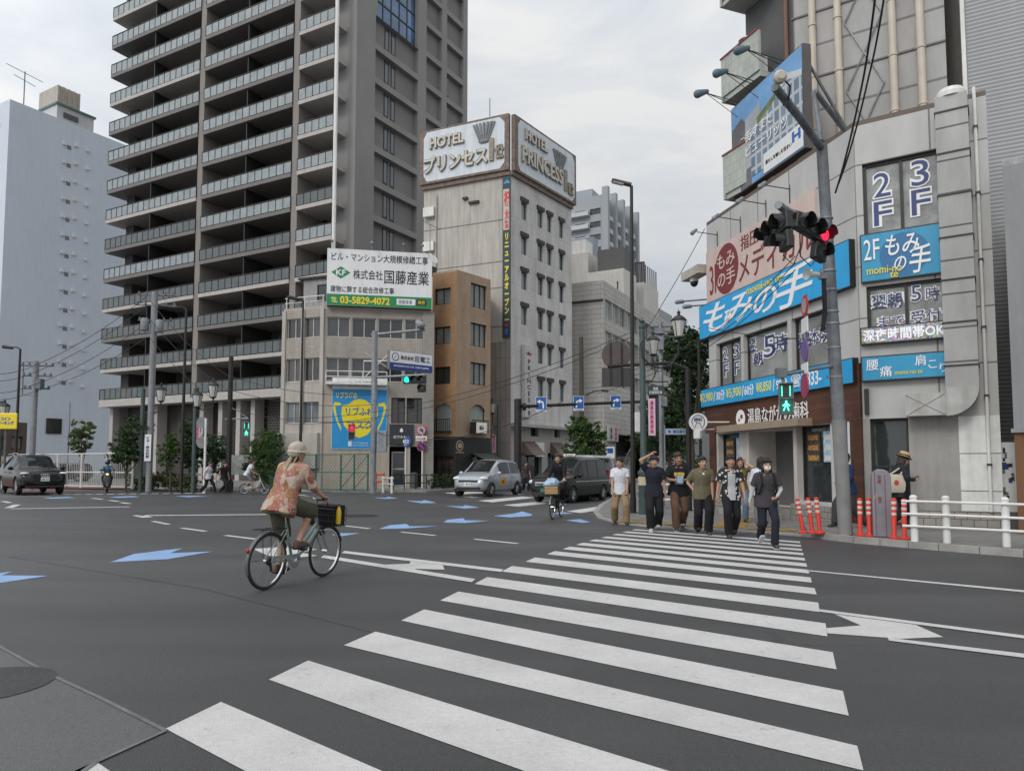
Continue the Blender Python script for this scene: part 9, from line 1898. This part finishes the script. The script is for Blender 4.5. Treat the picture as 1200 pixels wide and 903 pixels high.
# the cyclist in front
mintp=mat('mint_bike_paint',(.24,.295,.28),.35,var=.05,metal=.2)
rw_,fw_=P(307,691.5),P(383,674);az_=math.atan2(fw_.x-rw_.x,fw_.y-rw_.y);mid=rw_.lerp(fw_,.46)
Mb=Matrix.Translation(mid)@ Matrix.Rotation(-az_,4,'Z')@ Matrix.Rotation(R(3),4,'Y')
tb,inf=bicycle('mint green city bicycle with a black front basket, ridden across the junction',Mb,mintp,.345,1.14,cra=Vector((.06,.05,.155)),bar=.20)
patchwork=mat('patchwork_shirt',(.5,.25,.16),.85,var=0,bump=.2,bscale=50)
def patch_nodes(m):
 t_=m.node_tree;p_=t_.nodes['Principled BSDF'];l=t_.links.new;tcn=t_.nodes.new('ShaderNodeTexCoord');mpn=t_.nodes.new('ShaderNodeMapping');mpn.inputs['Rotation'].default_value=(.3,.5,.35);mpn.inputs['Scale'].default_value=(1,1,.85)
 v=t_.nodes.new('ShaderNodeTexVoronoi');v.distance='CHEBYCHEV';v.inputs['Scale'].default_value=9.5;v.inputs['Randomness'].default_value=.55;s_=t_.nodes.new('ShaderNodeSeparateColor');r=t_.nodes.new('ShaderNodeValToRGB');r.color_ramp.interpolation='CONSTANT'
 cols=((0,(.40,.30,.23)),(.16,(.30,.11,.08)),(.34,(.25,.125,.05)),(.5,(.35,.18,.13)),(.66,(.43,.34,.285)),(.78,(.31,.13,.105)),(.9,(.20,.075,.06)))
 r.color_ramp.elements[0].color=(*cols[0][1],1);r.color_ramp.elements[1].position=cols[1][0];r.color_ramp.elements[1].color=(*cols[1][1],1)
 for p__,c__ in cols[2:]:e_=r.color_ramp.elements.new(p__);e_.color=(*c__,1)
 n=t_.nodes.new('ShaderNodeTexNoise');n.inputs['Scale'].default_value=38;n.inputs['Detail'].default_value=4;mm=t_.nodes.new('ShaderNodeMixRGB');mm.inputs[2].default_value=(.50,.40,.33,1);r2=t_.nodes.new('ShaderNodeValToRGB');r2.color_ramp.elements[0].position=.56;r2.color_ramp.elements[1].position=.62;r2.color_ramp.elements[1].color=(.55,.55,.55,1)
 l(tcn.outputs['Object'],mpn.inputs[0]);l(mpn.outputs[0],v.inputs['Vector']);l(v.outputs['Color'],s_.inputs[0]);l(s_.outputs['Red'],r.inputs[0]);l(tcn.outputs['Object'],n.inputs['Vector']);l(n.outputs['Fac'],r2.inputs[0]);l(r2.outputs[0],mm.inputs[0]);l(r.outputs[0],mm.inputs[1]);l(mm.outputs[0],p_.inputs['Base Color'])
patch_nodes(patchwork)
pZ=rider('woman cyclist in a patchwork orange shirt and pale headscarf, seen from behind',Mb,inf,dict(shirt=patchwork,trousers=cloth('olive_shorts',(.075,.075,.05)),shoes=mat('brown_shoe',(.10,.055,.035),.6),sole=dark_shoe,loose=.04,sleeve=1.3,cuff=.075,hem=-.13,legs=1.12,leg_r=(.115,.105,.11),fem=True,hair='none',hair_m=hair_brown,skin=skin,fold=.012),21,(2,0),.007)
hc,Rh=pZ['hc'],pZ['Rh'];R4=Rh.to_4x4()
c=MB();c.ell(hc+Rh @ Vector((0,-.008,.040)),.094,.112,.095,0,R4,22,14);c.tube([hc+Rh @ Vector((0,0,.01)),hc+Rh @ Vector((0,.01,.05))],.108,22,0,.098);c.ell(hc+Rh @ Vector((0,-.07,.0)),.08,.055,.06,0,R4);c.loft([ell_ring(hc+Rh @ Vector((0,.004,z_)),rx,ry,Rh @ Vector((1,0,0)),Rh @ Vector((0,1,0)),24)for z_,rx,ry in ((.03,.098,.118),(.008,.116,.140),(.0,.118,.143),(.012,.10,.12))])
mm=remesh(c,.006,1,.007,26,2);mm.materials.clear();mm.materials.append(cloth('cream_headscarf',(.40,.36,.295)));hs=link('headscarf',mm,pZ['o'],pZ['M'])
c=MB();c.ell(hc+Rh @ Vector((0,-.062,-.062)),.066,.05,.055,0,R4,14,10);mm=remesh(c,.006,1,.008,40,1);mm.materials.clear();mm.materials.append(hair_black);link('hair',mm,pZ['o'],pZ['M'])
c=MB();c.tube([hc+Rh @ Vector((.0,-.10,-.06)),hc+Rh @ Vector((.01,-.155,-.12)),hc+Rh @ Vector((.018,-.20,-.20)),hc+Rh @ Vector((.012,-.235,-.30)),hc+Rh @ Vector((.0,-.255,-.38))],.026,10,0,.010);[c.tube([hc+Rh @ Vector((s_*.05,-.07,-.05)),hc+Rh @ Vector((s_*.05,-.12,-.12)),hc+Rh @ Vector((s_*.035,-.15,-.17))],.014,8,0,.006)for s_ in (-1,1)];mm=remesh(c,.006,1,.006,50,1);mm.materials.clear();mm.materials.append(hair_fair);link('ponytail',mm,pZ['o'],pZ['M'])
yb=inf['yb']
t=thing('basket_bag','black open bag standing in the front basket of the mint bicycle','bag',Mb @ Vector((0,yb,.70)));c=MB();c.box(-.175,.175,yb-.145,yb+.155,.70,.97);c.tube([(-.1,yb-.14,.96),(-.08,yb-.12,1.04),(.08,yb-.12,1.04),(.1,yb-.14,.96)],.012,6);c.build('bag',blackc,t,Mb,bev=.02)
t=thing('drink_bottle','yellow drink bottle in the side of the black basket bag','bottle',Mb @ Vector((.185,yb-.03,.72)));c=MB();c.lathe([(.034,0),(.036,.02),(.036,.16),(.026,.20),(.016,.22),(.016,.24)],(.205,yb-.03,.73),14);c.build('bottle_body',mat('bottle_yellow',(.62,.42,.02),.3,var=.1),t,Mb,smooth=True);c=MB();c.lathe([(.017,.24),(.018,.245),(.018,.265),(0,.268)],(.205,yb-.03,.73),12);c.build('cap',black_paint,t,Mb)
# the woman riding towards the camera
fq,rq=P(646,608),P(661,605);azw=R(196)
Mw=Matrix.Translation(P(653,606.5))@ Matrix.Rotation(-azw,4,'Z');blackb=mat('black_bike_paint',(.015,.015,.016),.4,var=0)
t2,inf2=bicycle('black city bicycle with a loaded basket, coming towards the camera',Mw,blackb,.34,1.12)
pY=rider('woman in black with long hair and glasses cycling towards the camera',Mw,inf2,dict(shirt=blackc,trousers=blackc,shoes=dark_shoe,sleeve=1.85,loose=.022,fem=True,hair='long',hair_m=hair_brown,leg_r=(.10,.085,.09)),14,(8,0),.012)
yb=inf2['yb']
t=thing('basket_load','pale blue bag on a cardboard box in the basket of the black bicycle','bag',Mw @ Vector((0,yb,.7)));c=MB();c.ell((0,yb,1.0),.2,.17,.15);c.ell((.1,yb+.02,.96),.16,.15,.12);mm=remesh(c,.015,1,.02,12,3);mm.materials.clear();mm.materials.append(mat('pale_blue_plastic',(.30,.42,.55),.4,var=.25,scale=6));link('bag',mm,t,Mw);c=MB();c.box(-.18,.18,yb-.14,yb+.17,.71,.92);c.build('box',mat('cardboard',(.42,.27,.13),.8,var=.15),t,Mw)
# small wheeled white bicycle at left
Ms2=Matrix.Translation(P(297,578.5))@ Matrix.Rotation(-R(80),4,'Z');t3,inf3=bicycle('white small wheeled bicycle beyond the woman with the headscarf',Ms2,mat('white_bike_paint',(.6,.6,.58),.4,var=0),.26,1.0,False,16,rack=False)
pX=rider('cyclist in a white t-shirt and grey shorts with a black backpack',Ms2,inf3,dict(shirt=white_tee,trousers=cloth('grey_shorts',(.16,.165,.18)),shoes=dark_shoe,legs=.95,leg_r=(.105,.095,.08),hair='short',skin=skin2,loose=.03),24,(0,0),.012)
t=thing('backpack','black backpack on the cyclist in the white t-shirt','backpack',pX['M']@ pX['chest']);Mk=pX['M']@ Matrix.Translation(pX['chest'])@ Matrix.Rotation(-R(26),4,'X');c=MB();c.box(-.15,.15,-.33,-.135,-.24,.20);c.build('bag',blackc,t,Mk,bev=.05)
# ---------------------------------------------------------------- scooter and rider
qs=P(125,576.5);Msc=Matrix.Translation(qs)@ Matrix.Rotation(-R(150),4,'Z')
t=thing('motor_scooter','dark motor scooter with its headlight on, waiting on the far left road','scooter',qs);WM[t]=Msc;t.matrix_basis=Msc
for y_ in (-.62,.64):
 bb=MB();Ry=Matrix.Rotation(R(90),4,'Y');bb.lathe([(.12,-.05),(.21,-.055),(.25,-.03),(.255,0),(.25,.03),(.21,.055),(.12,.05)],(0,0,0),24,0,Ry,cap=False);w_=bb.build('wheel',rubber,t,Msc @ Matrix.Translation((0,y_,.255)),smooth=True);bb=MB();bb.lathe([(0,-.03),(.13,-.04),(.13,.04),(0,.03)],(0,0,0),16,0,Ry);bb.build('rim',alloy,w_,Msc @ Matrix.Translation((0,y_,.255)))
scp=carpaint('scooter_paint',(.03,.032,.036),.1)
bb=MB();S=lambda y,w_,z0,z1:[(x*w_,y,z0+(z1-z0)*z)for x,z in ((-.7,0),(.7,0),(1,.3),(1,.75),(.6,1),(-.6,1),(-1,.75),(-1,.3))]
bb.loft([S(-.95,.08,.58,.70),S(-.80,.15,.48,.76),(S(-.45,.18,.36,.76)),S(-.12,.17,.30,.74),S(-.08,.16,.26,.36),S(.28,.17,.24,.34)]);bb.build('body',scp,t,Msc,smooth=True)
bb=MB();bb.loft([[(x,y+dy,z)for x in (-1,)for x,dy in ((-w_,-.03),(w_,-.03),(w_*.8,.06),(0,.10),(-w_*.8,.06))]for y,z,w_ in ((.34,.26,.16),(.40,.45,.22),(.36,.75,.19),(.30,.98,.13))]);bb.build('leg_shield',scp,t,Msc,smooth=True)
bb=MB();bb.tube([(0,.32,.95),(0,.50,.50),(0,.62,.28)],.035,8);bb.build('fork',black_paint,t,Msc);bb=MB();bb.loft([[(x,.64+(.31)*math.cos(a),.255+.31*math.sin(a))for x in (-.06,.06)]+[(x,.64+.29*math.cos(a),.255+.29*math.sin(a))for x in (.06,-.06)]for a in [R(q)for q in range(20,161,20)]]);bb.build('front_mudguard',scp,t,Msc)
bb=MB();bb.ell((0,.34,1.0),.13,.10,.09);bb.build('handlebar_cowl',scp,t,Msc,smooth=True);bb=MB();bb.ell((0,.43,.99),.075,.03,.05);bb.build('headlight',mat('lit_headlight',(1,.62,.3),.3,emit=1.4,var=0),t,Msc,smooth=True)
bb=MB();bb.tube([(-.33,.20,1.04),(0,.30,1.03),(.33,.20,1.04)],.014,8);hbb=bb.build('handlebar',black_paint,t,Msc)
for s in (-1,1):bb=MB();bb.tube([(s*.24,.25,1.04),(s*.30,.24,1.2)],.007,5);bb.ell((s*.32,.24,1.23),.06,.02,.04);bb.build('mirror',black_paint,hbb,Msc)
bb=MB();bb.ell((0,-.45,.79),.15,.38,.06);bb.build('seat',black_paint,t,Msc,smooth=True);bb=MB();bb.box(-.16,.16,-1.02,-.72,.80,1.08);bb.build('top_box',mat('box_yellow',(.45,.30,.05),.5),t,Msc,bev=.03)
pS=person('scooter rider in a blue patterned jacket and dark helmet',Msc,{'pelvis':(0,-.38,.93),'lean':6,'hunch':6,'feet':{'L':(-.13,.12,.43,0,(-.5,1,.4)),'R':(.13,.12,.43,0,(.5,1,.4))},'hands':{'L':(-.30,.12,1.08,(-.8,-.6,-.6),(0,1,-.1),(0,0,-1),55,1),'R':(.30,.12,1.08,(.8,-.6,-.6),(0,1,-.1),(0,0,-1),55,1)}},dict(shirt=mat('blue_pattern_jacket',(.07,.15,.22),.7,var=.5,scale=12),trousers=blackc,shoes=dark_shoe,sleeve=1.92,loose=.05,hair='none'),.013)
t=thing('helmet','dark open helmet with a pale top worn by the scooter rider','helmet',pS['M']@ pS['hc']);Mh=pS['M']@ Matrix.Translation(pS['hc'])@ pS['Rh'].to_4x4();c=MB();c.ell((0,-.015,.035),.125,.145,.125,0,None,20,12);c.build('shell',mat('helmet_dark',(.03,.035,.045),.25,var=0,coat=.6),t,Mh,smooth=True);c=MB();c.ell((0,.03,.02),.118,.12,.07,0,None,18,10);c.build('visor',car_glass,t,Mh,smooth=True)
# ---------------------------------------------------------------- small things at the clinic entrance
q=F1 @ Vector((fx(F1,930)-.1,-.6,.20));t=thing('plant_pot','white pot with a reddish plant beside the clinic step','potted plant',q);bb=MB();bb.lathe([(.13,0),(.17,.3),(.18,.32),(.15,.32)],q,16);bb.build('pot',white_metal,t,Matrix(),smooth=True);leaves(random.Random(3),[(q.x,q.y,q.z+.5,.17,.17,.22)],260,.10).build('leaves',leafmat('leaf_red_brown',(.10,.045,.03),(.14,.09,.04)),t,Matrix())
q=F1 @ Vector((fx(F1,921),-.75,.20));t=thing('a_board','small wooden easel board on the clinic step','sign board',q);Mx=facing(q,R(215));bb=MB();[bb.tube([(s*.22,0,0),(s*.04,.1,.95)],.02,6)for s in (-1,1)];bb.tube([(0,.35,0),(0,.1,.95)],.02,6);bb.build('easel',mat('easel_wood',(.16,.08,.045),.6),t,Mx);bb=MB();bb.box(-.2,.2,-.03,-.01,.3,.85);bb.build('board',mat('easel_board',(.06,.055,.05),.6),t,Mx @ Matrix.Rotation(R(-6),4,'X'))

# stickered meter panel in the gap at the right edge
q=PY(1180,HZ,15.6);Mx=facing((q.x,q.y,0),R(205));t=thing('meter_panel','narrow white panel covered in dark stickers in the gap at the right edge','panel',(q.x,q.y,.12))
bb=MB();bb.box(-.17,.17,-.05,.05,.5,2.0);bb.build('panel',white_metal,t,Mx);rg=random.Random(8);bb=MB()
bb.box(-.14,.14,-.04,.04,.12,.499);bb.build('stand',galv_dark,t,Mx)
for k in range(14):bb=MB();x_=rg.uniform(-.12,.08);z_=rg.uniform(.55,1.8);bb.box(x_,x_+rg.uniform(.04,.1),-.054,-.0505-.0004*k,z_,z_+rg.uniform(.05,.16));bb.build('sticker',[black_ink,sign_back,navy_ink,black_ink,sign_back][k%5],t,Mx)
# thin tar sealed repair lines across the junction
bb=strip([P(-60,640,.002),P(240,690,.002),P(520,762,.002)],.02);tag(bb.build('road_seam',mat('tar_seam',(.042,.042,.043),.5,var=.3,scale=5)),kind='structure')
